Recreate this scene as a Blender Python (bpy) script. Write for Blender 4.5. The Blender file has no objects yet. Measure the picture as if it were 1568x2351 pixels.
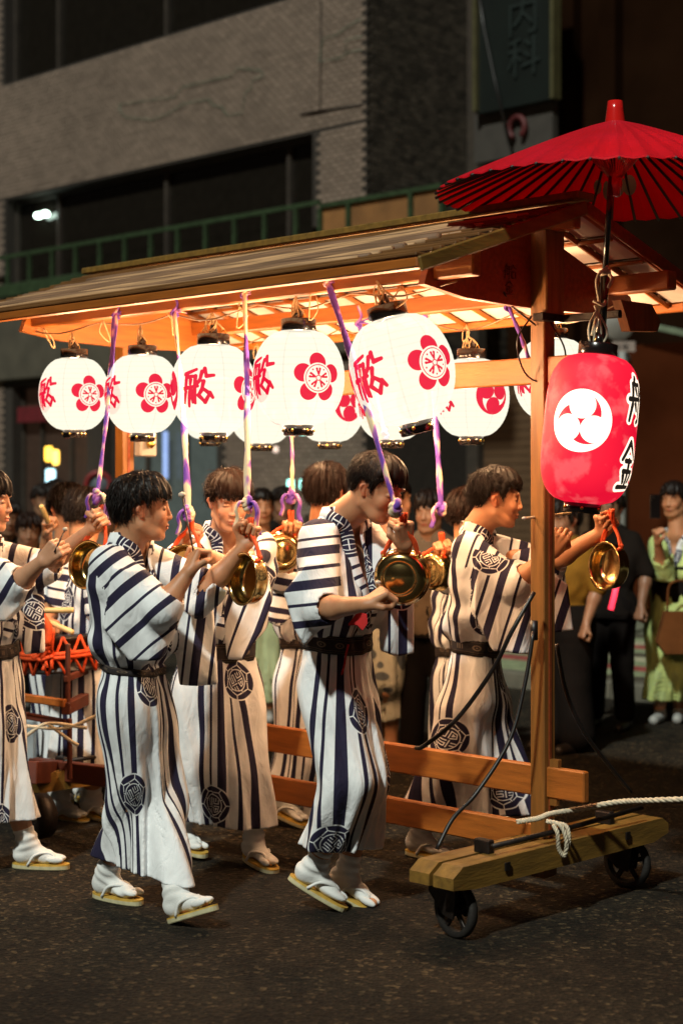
import bpy, math, random
import numpy as np
from mathutils import Vector, Matrix

random.seed(7)
RNG = np.random.default_rng(7)
S = bpy.context.scene
COL = S.collection

# ------------------------------------------------------------------ camera, light, exposure
F = 3800.0; U0 = 784.0; V0 = 1120.0; EYE = 1.57
cam_data = bpy.data.cameras.new('camera')
cam_data.sensor_fit = 'HORIZONTAL'; cam_data.sensor_width = 24.0
cam_data.lens = F / 1568 * 24.0
cam_data.shift_y = -55.5 / 1568
cam_data.clip_start = 0.1; cam_data.clip_end = 300
cam_data.dof.use_dof = True; cam_data.dof.focus_distance = 6.15; cam_data.dof.aperture_fstop = 2.1
cam = bpy.data.objects.new('camera', cam_data); COL.objects.link(cam)
cam.location = (0, 0, EYE); cam.rotation_euler = (math.radians(90), 0, 0)
S.camera = cam

world = bpy.data.worlds.new('World'); S.world = world; world.use_nodes = True
wn = world.node_tree.nodes; wl = world.node_tree.links
bg = wn['Background']
bg.inputs['Color'].default_value = (0.80, 0.62, 0.46, 1)
bg.inputs['Strength'].default_value = 0.015

sun_data = bpy.data.lights.new('street_light_sun', 'SUN')
sun_data.energy = 2.35; sun_data.angle = math.radians(3); sun_data.color = (0.93, 0.97, 0.86)
sun = bpy.data.objects.new('sun', sun_data); COL.objects.link(sun)
sun.rotation_euler = Vector((0.32, 0.66, -0.74)).to_track_quat('-Z', 'Y').to_euler()
sun.location = (-3, -4, 8)

S.view_settings.view_transform = 'Standard'; S.view_settings.look = 'None'
S.view_settings.exposure = 0.38; S.view_settings.gamma = 1.0
S.view_settings.use_curve_mapping = False
S.render.engine = 'CYCLES'
S.cycles.use_denoising = True
S.cycles.max_bounces = 6; S.cycles.diffuse_bounces = 3; S.cycles.glossy_bounces = 3
S.cycles.transmission_bounces = 4; S.cycles.transparent_max_bounces = 6
S.cycles.sample_clamp_indirect = 3.0
S.cycles.use_light_tree = True
LAMP = (1.0, 0.58, 0.28)          # colour of the lantern bulbs

# ------------------------------------------------------------------ coordinates
def at(u, v, Y):
    return Vector(((u - U0) / F * Y, Y, EYE - (v - V0) / F * Y))
R2 = math.sqrt(.5)
AX = Vector((-R2, R2, 0)); CX = Vector((R2, R2, 0)); UP = Vector((0, 0, 1))
P0 = Vector((.745, 6.13, 0))
def cart(l, w, z):
    return P0 + AX * l + CX * w + UP * z

# ------------------------------------------------------------------ materials
MATS = {}
def nodes_of(name):
    m = bpy.data.materials.new(name); m.use_nodes = True
    nt = m.node_tree
    return m, nt, nt.nodes['Principled BSDF']
def mat(name, col, rough=.6, metal=0., var=.25, scale=8., bump=.0, bscale=60., stretch=None, rot=0., coat=0., sheen=0., emit=None, estr=0., spec=None, trans=0.):
    if name in MATS: return MATS[name]
    m, nt, b = nodes_of(name)
    tc = nt.nodes.new('ShaderNodeTexCoord'); mp = nt.nodes.new('ShaderNodeMapping')
    nt.links.new(tc.outputs['Object'], mp.inputs['Vector'])
    mp.vector_type = 'TEXTURE' if False else 'POINT'
    r = nt.nodes.new('ShaderNodeVectorRotate'); r.rotation_type = 'Z_AXIS'; r.inputs['Angle'].default_value = rot
    nt.links.new(tc.outputs['Object'], r.inputs['Vector']); nt.links.new(r.outputs[0], mp.inputs['Vector'])
    if stretch: mp.inputs['Scale'].default_value = stretch
    n = nt.nodes.new('ShaderNodeTexNoise'); n.inputs['Scale'].default_value = scale; n.inputs['Detail'].default_value = 5
    nt.links.new(mp.outputs[0], n.inputs['Vector'])
    cr = nt.nodes.new('ShaderNodeValToRGB')
    cr.color_ramp.elements[0].position = .3; cr.color_ramp.elements[1].position = .72
    c = Vector(col)
    lo = c * (1 - var); hi = Vector([min(x * (1 + var * .6), 1) for x in c])
    cr.color_ramp.elements[0].color = (*lo, 1); cr.color_ramp.elements[1].color = (*hi, 1)
    nt.links.new(n.outputs[0], cr.inputs[0]); nt.links.new(cr.outputs[0], b.inputs['Base Color'])
    b.inputs['Roughness'].default_value = rough; b.inputs['Metallic'].default_value = metal
    b.inputs['Coat Weight'].default_value = coat; b.inputs['Sheen Weight'].default_value = sheen
    b.inputs['Transmission Weight'].default_value = trans
    if spec is not None: b.inputs['Specular IOR Level'].default_value = spec
    if bump > 0:
        n2 = nt.nodes.new('ShaderNodeTexNoise'); n2.inputs['Scale'].default_value = bscale; n2.inputs['Detail'].default_value = 4
        nt.links.new(mp.outputs[0], n2.inputs['Vector'])
        bp = nt.nodes.new('ShaderNodeBump'); bp.inputs['Strength'].default_value = bump; bp.inputs['Distance'].default_value = .004
        nt.links.new(n2.outputs[0], bp.inputs['Height']); nt.links.new(bp.outputs[0], b.inputs['Normal'])
    if emit:
        b.inputs['Emission Color'].default_value = (*emit, 1); b.inputs['Emission Strength'].default_value = estr
    MATS[name] = m
    return m
Q = math.radians(45)
W_LONG = mat('wood_grain_along_cart', (.34, .098, .012), .5, var=.28, scale=6, bump=.25, bscale=30, stretch=(1, 9, 9), rot=Q)
W_CROSS = mat('wood_grain_across_cart', (.33, .095, .012), .5, var=.28, scale=6, bump=.25, bscale=30, stretch=(9, 1, 9), rot=Q)
W_UP = mat('wood_grain_upright', (.22, .085, .015), .5, var=.3, scale=6, bump=.25, bscale=30, stretch=(9, 9, .8), rot=Q)
W_BASE = mat('wood_base_weathered', (.20, .105, .016), .6, var=.4, scale=5, bump=.4, bscale=24, stretch=(6, 1, 6), rot=Q)
W_RED = mat('wood_red_brown', (.24, .045, .010), .5, var=.3, scale=6, bump=.25, bscale=30, stretch=(1, 9, 9), rot=Q)
PAPER = mat('white_paper', (.50, .44, .40), .85, var=.08, scale=20, bump=.15)
BLACK = mat('black_lacquer', (.008, .006, .006), .22, var=.2, coat=.6)
IRON = mat('dark_iron', (.025, .018, .015), .5, metal=.6, var=.4, scale=30, bump=.4)
RUBBER = mat('black_cable', (.010, .008, .008), .42, var=.2)
GOLD = mat('gold_brass', (.75, .48, .12), .28, metal=1, var=.15)
BRASS = mat('polished_brass', (.62, .43, .17), .17, metal=1, var=.35, scale=14, bump=.12, bscale=25)
ORANGE = mat('orange_cord', (.75, .075, .008), .7, var=.25, scale=60, bump=.6, bscale=300)
ROPE = mat('white_rope', (.62, .54, .40), .8, var=.2, scale=50, bump=.5, bscale=200)
CORD = mat('pale_cord', (.62, .42, .22), .8, var=.3, scale=30, bump=.3)
WHITECLOTH = mat('white_cotton', (.74, .75, .74), .85, var=.10, scale=9, bump=.35, bscale=160, sheen=.2)
SANDAL_TOP = mat('straw_sandal', (.52, .32, .05), .7, var=.3, scale=40, bump=.4, bscale=150)
SANDAL_SIDE = mat('pale_sole', (.50, .46, .28), .7, var=.2, scale=40)
RED_LACQ = mat('red_lacquer', (.60, .012, .010), .2, var=.1, coat=.8)

# ------------------------------------------------------------------ mesh helpers
def mesh_np(name, V, Fq, uv=None, smooth=True, matidx=None):
    """V (n,3), Fq (m,4) or (m,3) arrays -> mesh"""
    V = np.asarray(V, dtype=np.float32); Fq = np.asarray(Fq, dtype=np.int32)
    me = bpy.data.meshes.new(name)
    m, k = Fq.shape
    me.vertices.add(len(V)); me.vertices.foreach_set('co', V.ravel())
    me.loops.add(m * k); me.loops.foreach_set('vertex_index', Fq.ravel())
    me.polygons.add(m)
    me.polygons.foreach_set('loop_start', np.arange(0, m * k, k, dtype=np.int32))
    me.polygons.foreach_set('loop_total', np.full(m, k, dtype=np.int32))
    me.polygons.foreach_set('use_smooth', np.full(m, smooth, dtype=bool))
    if matidx is not None: me.polygons.foreach_set('material_index', np.asarray(matidx, dtype=np.int32))
    me.update(calc_edges=True)
    if uv is not None:
        l = me.uv_layers.new(name='UVMap'); l.data.foreach_set('uv', np.asarray(uv, dtype=np.float32).ravel())
    me.validate(clean_customdata=False)
    return me

class MB:
    def __init__(s): s.v = []; s.f = []; s.uv = []; s.m = []; s.cur = 0; s.sm = []
    def add(s, vs, fs, uvs=None, smooth=False):
        n = len(s.v); s.v += [Vector(x) for x in vs]
        for i, f in enumerate(fs):
            s.f.append([n + j for j in f]); s.m.append(s.cur); s.sm.append(smooth)
            s.uv.append(uvs[i] if uvs else [(0, 0)] * len(f))
        return s
    def box(s, c, size, X=Vector((1, 0, 0)), Y=Vector((0, 1, 0)), Z=UP, bev=0.):
        c = Vector(c); hx, hy, hz = [d / 2 for d in size]
        if bev <= 0:
            P = [c + X * (hx * a) + Y * (hy * b) + Z * (hz * d) for a in (-1, 1) for b in (-1, 1) for d in (-1, 1)]
            s.add(P, [(0, 1, 3, 2), (4, 6, 7, 5), (0, 4, 5, 1), (2, 3, 7, 6), (0, 2, 6, 4), (1, 5, 7, 3)])
        else:
            b_ = bev; P = []; fs = []
            for zz, ins in ((-hz, b_), (-hz + b_, 0), (hz - b_, 0), (hz, b_)):
                for (x, y) in ((-hx + b_, -hy), (hx - b_, -hy), (hx, -hy + b_), (hx, hy - b_), (hx - b_, hy), (-hx + b_, hy), (-hx, hy - b_), (-hx, -hy + b_)):
                    x2 = max(-hx + ins, min(hx - ins, x)); y2 = max(-hy + ins, min(hy - ins, y))
                    P.append(c + X * x2 + Y * y2 + Z * zz)
            for r in range(3):
                for i in range(8):
                    j = (i + 1) % 8; fs.append((r * 8 + i, r * 8 + j, r * 8 + 8 + j, r * 8 + 8 + i))
            fs.append(tuple(range(7, -1, -1))); fs.append(tuple(range(24, 32)))
            s.add(P, fs)
        return s
    def beam(s, a, b, w, h, up=UP, bev=.004):
        a = Vector(a); b = Vector(b); d = (b - a); L = d.length; d.normalize()
        side = d.cross(up).normalized(); u2 = side.cross(d).normalized()
        return s.box((a + b) / 2, (L, w, h), d, side, u2, bev)
    def tube(s, pts, r, n=8, caps=True, uvlen=True, flat=1.0, twist=0.):
        pts = [Vector(p) for p in pts]; N = len(pts)
        rr = r if hasattr(r, '__len__') else [r] * N
        t0 = (pts[1] - pts[0]).normalized()
        ref = Vector((0, 0, 1)) if abs(t0.z) < .9 else Vector((1, 0, 0))
        nrm = t0.cross(ref).normalized(); V = []; acc = [0]
        for i in range(N):
            t = (pts[min(i + 1, N - 1)] - pts[max(i - 1, 0)]).normalized()
            nrm = (nrm - t * nrm.dot(t)).normalized(); bn = t.cross(nrm)
            if i: acc.append(acc[-1] + (pts[i] - pts[i - 1]).length)
            tw = twist * acc[-1]
            for k in range(n):
                a = 2 * math.pi * k / n
                x = math.cos(a) * rr[i]; y = math.sin(a) * rr[i] * flat
                x, y = x * math.cos(tw) - y * math.sin(tw), x * math.sin(tw) + y * math.cos(tw)
                V.append(pts[i] + nrm * x + bn * y)
        fs = []; uvs = []
        for i in range(N - 1):
            for k in range(n):
                j = (k + 1) % n
                fs.append((i * n + k, i * n + j, (i + 1) * n + j, (i + 1) * n + k))
                u0 = k / n; u1 = (k + 1) / n
                uvs.append([(u0, acc[i]), (u1, acc[i]), (u1, acc[i + 1]), (u0, acc[i + 1])])
        if caps:
            fs.append(tuple(range(n - 1, -1, -1))); uvs.append([(0, 0)] * n)
            fs.append(tuple(range((N - 1) * n, N * n))); uvs.append([(0, acc[-1])] * n)
        return s.add(V, fs, uvs, True)
    def lathe(s, prof, n=32, c=Vector((0, 0, 0)), X=Vector((1, 0, 0)), Y=Vector((0, 1, 0)), Z=UP, smooth=True, vs=None, wob=None):
        """prof list of (r,z) ; uv u around, v along"""
        V = []; N = len(prof)
        acc = [0]
        for i in range(1, N): acc.append(acc[-1] + math.hypot(prof[i][0] - prof[i - 1][0], prof[i][1] - prof[i - 1][1]))
        T = acc[-1] or 1
        for i, (r, z) in enumerate(prof):
            for k in range(n):
                a = 2 * math.pi * k / n
                q = r * (1 if wob is None else wob(a, z))
                V.append(Vector(c) + X * (q * math.cos(a)) + Y * (q * math.sin(a)) + Z * z)
        fs = []; uvs = []
        for i in range(N - 1):
            for k in range(n):
                j = (k + 1) % n
                fs.append((i * n + k, i * n + j, (i + 1) * n + j, (i + 1) * n + k))
                a0 = acc[i] / T; a1 = acc[i + 1] / T
                if vs: a0, a1 = vs[i], vs[i + 1]
                uvs.append([(k / n, a0), ((k + 1) / n, a0), ((k + 1) / n, a1), (k / n, a1)])
        return s.add(V, fs, uvs, smooth)
    def prism(s, poly, n, t, c=0.):
        """polygon of 3D points extruded along unit normal n by +-t/2"""
        n = Vector(n); a = [Vector(p) - n * (t / 2) for p in poly]; b = [Vector(p) + n * (t / 2) for p in poly]
        k = len(poly)
        fs = [tuple(range(k)), tuple(range(2 * k - 1, k - 1, -1))]
        fs += [(i, i + k, (i + 1) % k + k, (i + 1) % k) for i in range(k)]
        return s.add(a + b, fs)
    def ball(s, c, r, n=10, sq=(1, 1, 1)):
        V = []; fs = []
        for i in range(1, n // 2):
            for k in range(n):
                th = math.pi * i / (n // 2); a = 2 * math.pi * k / n
                V.append(Vector(c) + Vector((math.sin(th) * math.cos(a) * sq[0], math.sin(th) * math.sin(a) * sq[1], math.cos(th) * sq[2])) * r)
        R = n // 2 - 1
        V += [Vector(c) + Vector((0, 0, r * sq[2])), Vector(c) - Vector((0, 0, r * sq[2]))]
        for i in range(R - 1):
            for k in range(n):
                j = (k + 1) % n; fs.append((i * n + k, (i + 1) * n + k, (i + 1) * n + j, i * n + j))
        for k in range(n):
            j = (k + 1) % n
            fs.append((R * n, k, j)); fs.append((R * n + 1, (R - 1) * n + j, (R - 1) * n + k))
        return s.add(V, fs, None, True)
    def mesh(s, name):
        me = bpy.data.meshes.new(name)
        me.from_pydata([tuple(v) for v in s.v], [], s.f)
        me.polygons.foreach_set('use_smooth', s.sm)
        me.polygons.foreach_set('material_index', s.m)
        l = me.uv_layers.new(name='UVMap')
        l.data.foreach_set('uv', [c for f in s.uv for p in f for c in p])
        me.update()
        return me
    def build(s, name, m, parent=None, **kw):
        return link(name, s.mesh(name), m, parent, **kw)

def link(name, me, m, parent=None, label=None, cat=None, group=None, kind=None):
    o = bpy.data.objects.new(name, me); COL.objects.link(o)
    if me is not None and m is not None and len(me.materials) == 0:
        for x in (m if isinstance(m, (list, tuple)) else [m]): me.materials.append(x)
    if parent is not None:
        o.parent = parent
        if parent.type == 'EMPTY': o.matrix_parent_inverse = Matrix.Translation(-parent.location)
    tag(o, label, cat, group, kind)
    return o
def tag(o, label=None, cat=None, group=None, kind=None):
    if label: o['label'] = label
    if cat: o['category'] = cat
    if group: o['group'] = group
    if kind: o['kind'] = kind
def thing(name, label, cat, loc=(0, 0, 0), group=None):
    o = bpy.data.objects.new(name, None); COL.objects.link(o); o.location = loc
    o.empty_display_size = .1
    tag(o, label, cat, group)
    return o
def dup(root, loc=None, rot=None, label=None, scale=None):
    def cp(o, par):
        c = o.copy(); COL.objects.link(c); c.parent = par
        for ch in CH.get(o.name, []): cp(ch, c)
        return c
    CH = {}
    for o in COL.objects:
        if o.parent: CH.setdefault(o.parent.name, []).append(o)
    r = cp(root, None)
    if loc is not None: r.location = loc
    if rot is not None: r.rotation_euler = rot
    if scale is not None: r.scale = scale
    if label: r['label'] = label
    return r
def spline(pts, n=24):
    pts = [Vector(p) for p in pts]; out = []
    P = [pts[0] * 2 - pts[1]] + pts + [pts[-1] * 2 - pts[-2]]
    seg = len(pts) - 1
    for i in range(seg):
        a, b, c, d = P[i:i + 4]
        m = max(2, n // seg)
        for k in range(m):
            t = k / m
            out.append(.5 * ((2 * b) + (c - a) * t + (2 * a - 5 * b + 4 * c - d) * t * t + (3 * b - a - 3 * c + d) * t ** 3))
    out.append(pts[-1]); return out

# ------------------------------------------------------------------ flat print drawn as pixels
class Canvas:
    def __init__(s, w, h, W, H):   # w,h pixels ; W,H size in units
        s.a = np.zeros((h, w), np.float32); s.w, s.h, s.W, s.H = w, h, W, H
        s.x = (np.arange(w) + .5) / w * W; s.y = (np.arange(h) + .5) / h * H
        s.px = W / w
    def _win(s, x0, x1, y0, y1):
        i0 = max(0, int(x0 / s.W * s.w)); i1 = min(s.w, int(x1 / s.W * s.w) + 2)
        j0 = max(0, int(y0 / s.H * s.h)); j1 = min(s.h, int(y1 / s.H * s.h) + 2)
        return i0, i1, j0, j1
    def sd(s, fn, x0, x1, y0, y1, val=1.):
        i0, i1, j0, j1 = s._win(x0, x1, y0, y1)
        if i1 <= i0 or j1 <= j0: return
        X, Y = np.meshgrid(s.x[i0:i1], s.y[j0:j1])
        m = np.clip(.5 - fn(X, Y) / s.px, 0, 1)
        s.a[j0:j1, i0:i1] = s.a[j0:j1, i0:i1] * (1 - m) + val * m
    def disc(s, cx, cy, r, val=1., ax=1., ay=1.):
        s.sd(lambda X, Y: np.hypot((X - cx) / ax, (Y - cy) / ay) - r, cx - r * ax - .01 * s.W, cx + r * ax + .01 * s.W, cy - r * ay - .01 * s.H, cy + r * ay + .01 * s.H, val)
    def ring(s, cx, cy, r, t, val=1.):
        s.sd(lambda X, Y: abs(np.hypot(X - cx, Y - cy) - r) - t / 2, cx - r - t, cx + r + t, cy - r - t, cy + r + t, val)
    def stroke(s, pts, t, val=1., taper=0.):
        for k in range(len(pts) - 1):
            (ax, ay), (bx, by) = pts[k], pts[k + 1]
            def fn(X, Y):
                dx, dy = bx - ax, by - ay; L = dx * dx + dy * dy + 1e-12
                h = np.clip(((X - ax) * dx + (Y - ay) * dy) / L, 0, 1)
                return np.hypot(X - ax - h * dx, Y - ay - h * dy) - t / 2 * (1 - taper * h)
            s.sd(fn, min(ax, bx) - t, max(ax, bx) + t, min(ay, by) - t, max(ay, by) + t, val)
def image(name, chans, w, h, linear=True):
    """channels list of (h,w) arrays"""
    img = bpy.data.images.new(name, w, h, alpha=False, float_buffer=False)
    img.colorspace_settings.name = 'Non-Color' if linear else 'sRGB'
    A = np.ones((h, w, 4), np.float32)
    for i, c in enumerate(chans[:3]): A[:, :, i] = c
    for i in range(len(chans), 3): A[:, :, i] = chans[-1]
    img.pixels.foreach_set(A.ravel()); img.update(); img.pack()
    return img

FUNE = [  # brush strokes of the ship character, unit box, y up
    [(.24, 1.0), (.16, .86)], [(.12, .84), (.12, .40), (.03, .02)], [(.12, .84), (.42, .84)],
    [(.42, .84), (.42, .05), (.34, .0)], [(.0, .50), (.50, .52)], [(.25, .74), (.30, .62)], [(.25, .40), (.30, .26)],
    [(.66, .92), (.60, .74), (.52, .62)], [(.72, .98), (.80, .80), (.99, .74)],
    [(.62, .50), (.92, .52)], [(.62, .50), (.62, .08)], [(.92, .52), (.92, .06)], [(.62, .10), (.92, .10)]]
FUNE_SEAL = [
    [(.02, .86), (.40, .98)], [(.08, .78), (.08, .40), (.0, .10)], [(.08, .78), (.40, .80)], [(.40, .80), (.42, .1)],
    [(.0, .48), (.50, .54)], [(.24, .70), (.24, .60)], [(.24, .40), (.18, .02)], [(.30, .42), (.34, .12)],
    [(.60, .92), (.56, .70), (.50, .62)], [(.68, 1.0), (.76, .80), (.99, .82)],
    [(.68, .66), (.64, .44), (.54, .30)], [(.54, .30), (.76, .12)], [(.76, .12), (.90, .34)], [(.90, .34), (.70, .46)], [(.90, .36), (1.0, .24)]]
KIN = [[(.42, 1.0), (.02, .62)], [(.42, 1.0), (.80, .66)], [(.22, .60), (.62, .60)], [(.14, .38), (.72, .38)],
       [(.42, .62), (.42, .06)], [(.18, .30), (.26, .14)], [(.66, .30), (.58, .16)], [(.04, .03), (.84, .05)]]
MU = [[(.45, 1.0), (.2, .76), (.8, .80)], [(.65, .92), (.88, .70)], [(.3, .62), (.15, .42)], [(.25, .52), (.85, .52)],
      [(.08, .28), (.98, .28)], [(.52, .66), (.52, 0)]]
def glyph(cv, strokes, x, y, w, h, t, val=1., sk=0.):
    for st in strokes:
        cv.stroke([(x + p[0] * w + sk * p[1] * h, y + p[1] * h) for p in st], t, val, taper=.25)
def flower(cv, cx, cy, R):
    for k in range(5):
        a = math.radians(90 + 72 * k)
        cv.disc(cx + math.cos(a) * R * .66, cy + math.sin(a) * R * .66, R * .365, 1.)
    cv.disc(cx, cy, R * .60, 0.)
    cv.ring(cx, cy, R * .52, R * .035, 1.)
    for k in range(5):
        a = math.radians(90 + 72 * k)
        c, s_ = math.cos(a), math.sin(a)
        px, py = cx + c * R * .30, cy + s_ * R * .30
        for d in (-1, 1):
            cv.stroke([(px - c * R * .13, py - s_ * R * .13), (px + c * R * .06 - s_ * d * R * .065, py + s_ * R * .06 + c * d * R * .065)], R * .10, 1.)
        cv.stroke([(px, py), (px + c * R * .13, py + s_ * R * .13)], R * .035, 0.)
        a2 = a + math.radians(36)
        cv.disc(cx + math.cos(a2) * R * .40, cy + math.sin(a2) * R * .40, R * .035, 1.)
    cv.ring(cx, cy, R * .10, R * .04, 1.)
def tomoe(cv, cx, cy, R, val=1., back=0., rot=0.):
    def fn(X, Y):
        dx, dy = X - cx, Y - cy; rho = np.hypot(dx, dy); th = np.arctan2(dy, dx)
        best = np.full(X.shape, 9., np.float32)
        for k in range(3):
            a = rot + k * 2 * math.pi / 3
            hx, hy = cx + math.cos(a) * R * .50, cy + math.sin(a) * R * .50
            head = np.hypot(X - hx, Y - hy) - R * .435
            off = np.mod(th - a + math.pi * 4, 2 * math.pi)           # tail runs counter-clockwise
            w = np.clip(.52 * (1 - off / 2.35), 0, 1) * R
            tail = np.where((off < 2.35), np.maximum(rho - R, (R - w) - rho), 9.)
            best = np.minimum(best, np.minimum(head, tail))
        return best
    if back is not None: cv.disc(cx, cy, R, back)
    cv.sd(fn, cx - R * 1.05, cx + R * 1.05, cy - R * 1.05, cy + R * 1.05, val)
def medallion(cv, cx, cy, R, rot=0.):
    """navy tortoiseshell disc with a white ship crest in it (canvas 1 = navy)"""
    cv.disc(cx, cy, R, 1.)
    t = R * .05
    hexr = R * .80; P = [(cx + math.cos(rot + math.pi / 3 * k) * hexr, cy + math.sin(rot + math.pi / 3 * k) * hexr) for k in range(6)]
    for k in range(6):
        a, b = P[k], P[(k + 1) % 6]
        f = lambda q: (a[0] + (b[0] - a[0]) * q, a[1] + (b[1] - a[1]) * q)
        cv.stroke([f(0.04), f(.40)], t, 0.); cv.stroke([f(.60), f(.96)], t, 0.)
        ang = rot + math.pi / 3 * k
        cv.stroke([(cx + math.cos(ang) * R * .82, cy + math.sin(ang) * R * .82), (cx + math.cos(ang) * R * 1.0, cy + math.sin(ang) * R * 1.0)], t, 0.)
        m_ = rot + math.pi / 3 * (k + .5)
        cv.stroke([(cx + math.cos(m_) * R * .60, cy + math.sin(m_) * R * .60), (cx + math.cos(m_) * R * .70, cy + math.sin(m_) * R * .70)], t, 0.)
    cv.ring(cx, cy, R * .56, t, 0.)
    c, s_ = math.cos(rot), math.sin(rot)
    def T(x, y): return (cx + (x * c - y * s_) * R, cy + (x * s_ + y * c) * R)
    for st in ([(-.36, .30), (-.36, -.05), (-.22, -.05), (-.22, .34), (-.08, .34), (-.08, -.05)], [(.08, .36), (.08, .08), (.38, .08), (.38, .30)],
               [(.22, .36), (.22, .2)], [(-.40, -.16), (-.06, -.16)], [(-.30, -.28), (-.30, -.42)], [(-.16, -.28), (-.16, -.48)],
               [(.06, -.06), (.40, -.06), (.32, -.34), (.10, -.40), (.04, -.14)], [(.16, -.18), (.26, -.18), (.2, -.28), (.16, -.18)]):
        cv.stroke([T(*p) for p in st], t * .95, 0.)

# robe cloth: body panel and sleeve panel (metres)
BW, BH = 1.2, 1.6
cvb = Canvas(900, 1200, BW, BH)
for x, w in ((.025, .028), (.082, .013), (.125, .038), (.200, .013), (.245, .027), (.43, .024), (.482, .013),
             (.530, .040), (.61, .013), (.650, .026), (.87, .026), (.925, .045), (.99, .014), (1.035, .032), (1.10, .014)):
    cvb.a[:, int(x / BW * 900):int((x + w) / BW * 900)] = 1
for k, (x, y) in enumerate(((.10, .42), (.25, .93), (.53, .30), (.66, .78), (.92, .55), (1.04, 1.02), (.36, 1.33), (.80, 1.28))):
    cvb.disc(x, y, .083, 0.); medallion(cvb, x, y, .078, .4 * k)
SW, SH = .62, .8
cvs = Canvas(620, 800, SW, SH)
for x, w in ((.01, .010), (.045, .032), (.112, .013), (.160, .034), (.24, .011), (.30, .026), (.385, .010), (.425, .034), (.50, .012), (.555, .030)):
    cvs.a[:, int(x / SW * 620):int((x + w) / SW * 620)] = 1
for k, (x, y) in enumerate(((.42, .52), (.10, .02))):
    cvs.disc(x, y, .078, 0.); medallion(cvs, x, y, .073, .3 + .5 * k)
IMG_B = image('robe_body_print', [cvb.a], 900, 1200); IMG_S = image('robe_sleeve_print', [cvs.a], 620, 800)

def cloth_mat(name, img, base=(.81, .83, .85), ink=(.010, .007, .034)):
    m, nt, b = nodes_of(name)
    N = nt.nodes; L = nt.links
    uv = N.new('ShaderNodeUVMap'); uv.uv_map = 'UVMap'
    im = N.new('ShaderNodeTexImage'); im.image = img; im.interpolation = 'Linear'; im.extension = 'REPEAT'
    L.new(uv.outputs[0], im.inputs[0])
    tc = N.new('ShaderNodeTexCoord')
    n = N.new('ShaderNodeTexNoise'); n.inputs['Scale'].default_value = 14; n.inputs['Detail'].default_value = 6
    L.new(tc.outputs['Object'], n.inputs['Vector'])
    cr = N.new('ShaderNodeValToRGB'); cr.color_ramp.elements[0].position = .3; cr.color_ramp.elements[1].position = .7
    cr.color_ramp.elements[0].color = (*[c * .90 for c in base], 1); cr.color_ramp.elements[1].color = (*[min(c * 1.05, 1) for c in base], 1)
    L.new(n.outputs[0], cr.inputs[0])
    mx = N.new('ShaderNodeMix'); mx.data_type = 'RGBA'
    L.new(im.outputs[0], mx.inputs[0]); L.new(cr.outputs[0], mx.inputs[6]); mx.inputs[7].default_value = (*ink, 1)
    L.new(mx.outputs[2], b.inputs['Base Color'])
    b.inputs['Roughness'].default_value = .85;     w1 = N.new('ShaderNodeTexNoise'); w1.inputs['Scale'].default_value = 11; w1.inputs['Detail'].default_value = 3; w1.inputs['Distortion'].default_value = 1.6
    mp = N.new('ShaderNodeMapping'); mp.inputs['Scale'].default_value = (1.6, 1.6, .55)
    L.new(tc.outputs['Object'], mp.inputs[0]); L.new(mp.outputs[0], w1.inputs['Vector'])
    w2 = N.new('ShaderNodeTexNoise'); w2.inputs['Scale'].default_value = 260
    L.new(tc.outputs['Object'], w2.inputs['Vector'])
    b1 = N.new('ShaderNodeBump'); b1.inputs['Strength'].default_value = .32; b1.inputs['Distance'].default_value = .03
    b2 = N.new('ShaderNodeBump'); b2.inputs['Strength'].default_value = .35; b2.inputs['Distance'].default_value = .002
    L.new(w1.outputs[0], b1.inputs['Height']); L.new(w2.outputs[0], b2.inputs['Height'])
    L.new(b1.outputs[0], b2.inputs['Normal']); L.new(b2.outputs[0], b.inputs['Normal'])
    return m
ROBE_B = cloth_mat('striped_yukata_cloth', IMG_B); ROBE_S = cloth_mat('striped_yukata_sleeve_cloth', IMG_S)

# collar strip and sash prints
cvc = Canvas(300, 1600, .06, 1.0)
for y in (.05, .09, .16, .20, .52, .56, .60, .84, .88):
    cvc.stroke([(0, y), (.06, y + .015)], .013, 1.)
for y in (.34, .72, .44): cvc.disc(.03, y, .05, 1.); cvc.ring(.03, y, .035, .004, 0.); cvc.ring(.03, y, .022, .003, 0.); cvc.stroke([(.0, y), (.06, y)], .003, 0.); cvc.stroke([(.03, y - .02), (.03, y + .02)], .003, 0.)
IMG_C = image('collar_print', [cvc.a], 300, 1600)
COLLAR = cloth_mat('collar_cloth', IMG_C)
cvo = Canvas(800, 128, .8, .1)
for k in range(13):
    x = .03 + k * .06
    if k % 3 == 0:
        for d in (-.008, 0, .008): cvo.stroke([(x + d, .036), (x + d, .064)], .003, 1.)
    else:
        cvo.ring(x, .05, .013, .006, 1.); cvo.disc(x, .05, .004, 1.)
for y in (.012, .022, .080, .090): cvo.stroke([(0, y), (.8, y)], .0022, .7)
IMG_O = image('sash_print', [cvo.a], 800, 128)
SASH = cloth_mat('dark_sash_cloth', IMG_O, base=(.020, .014, .014), ink=(.17, .12, .08))

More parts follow.
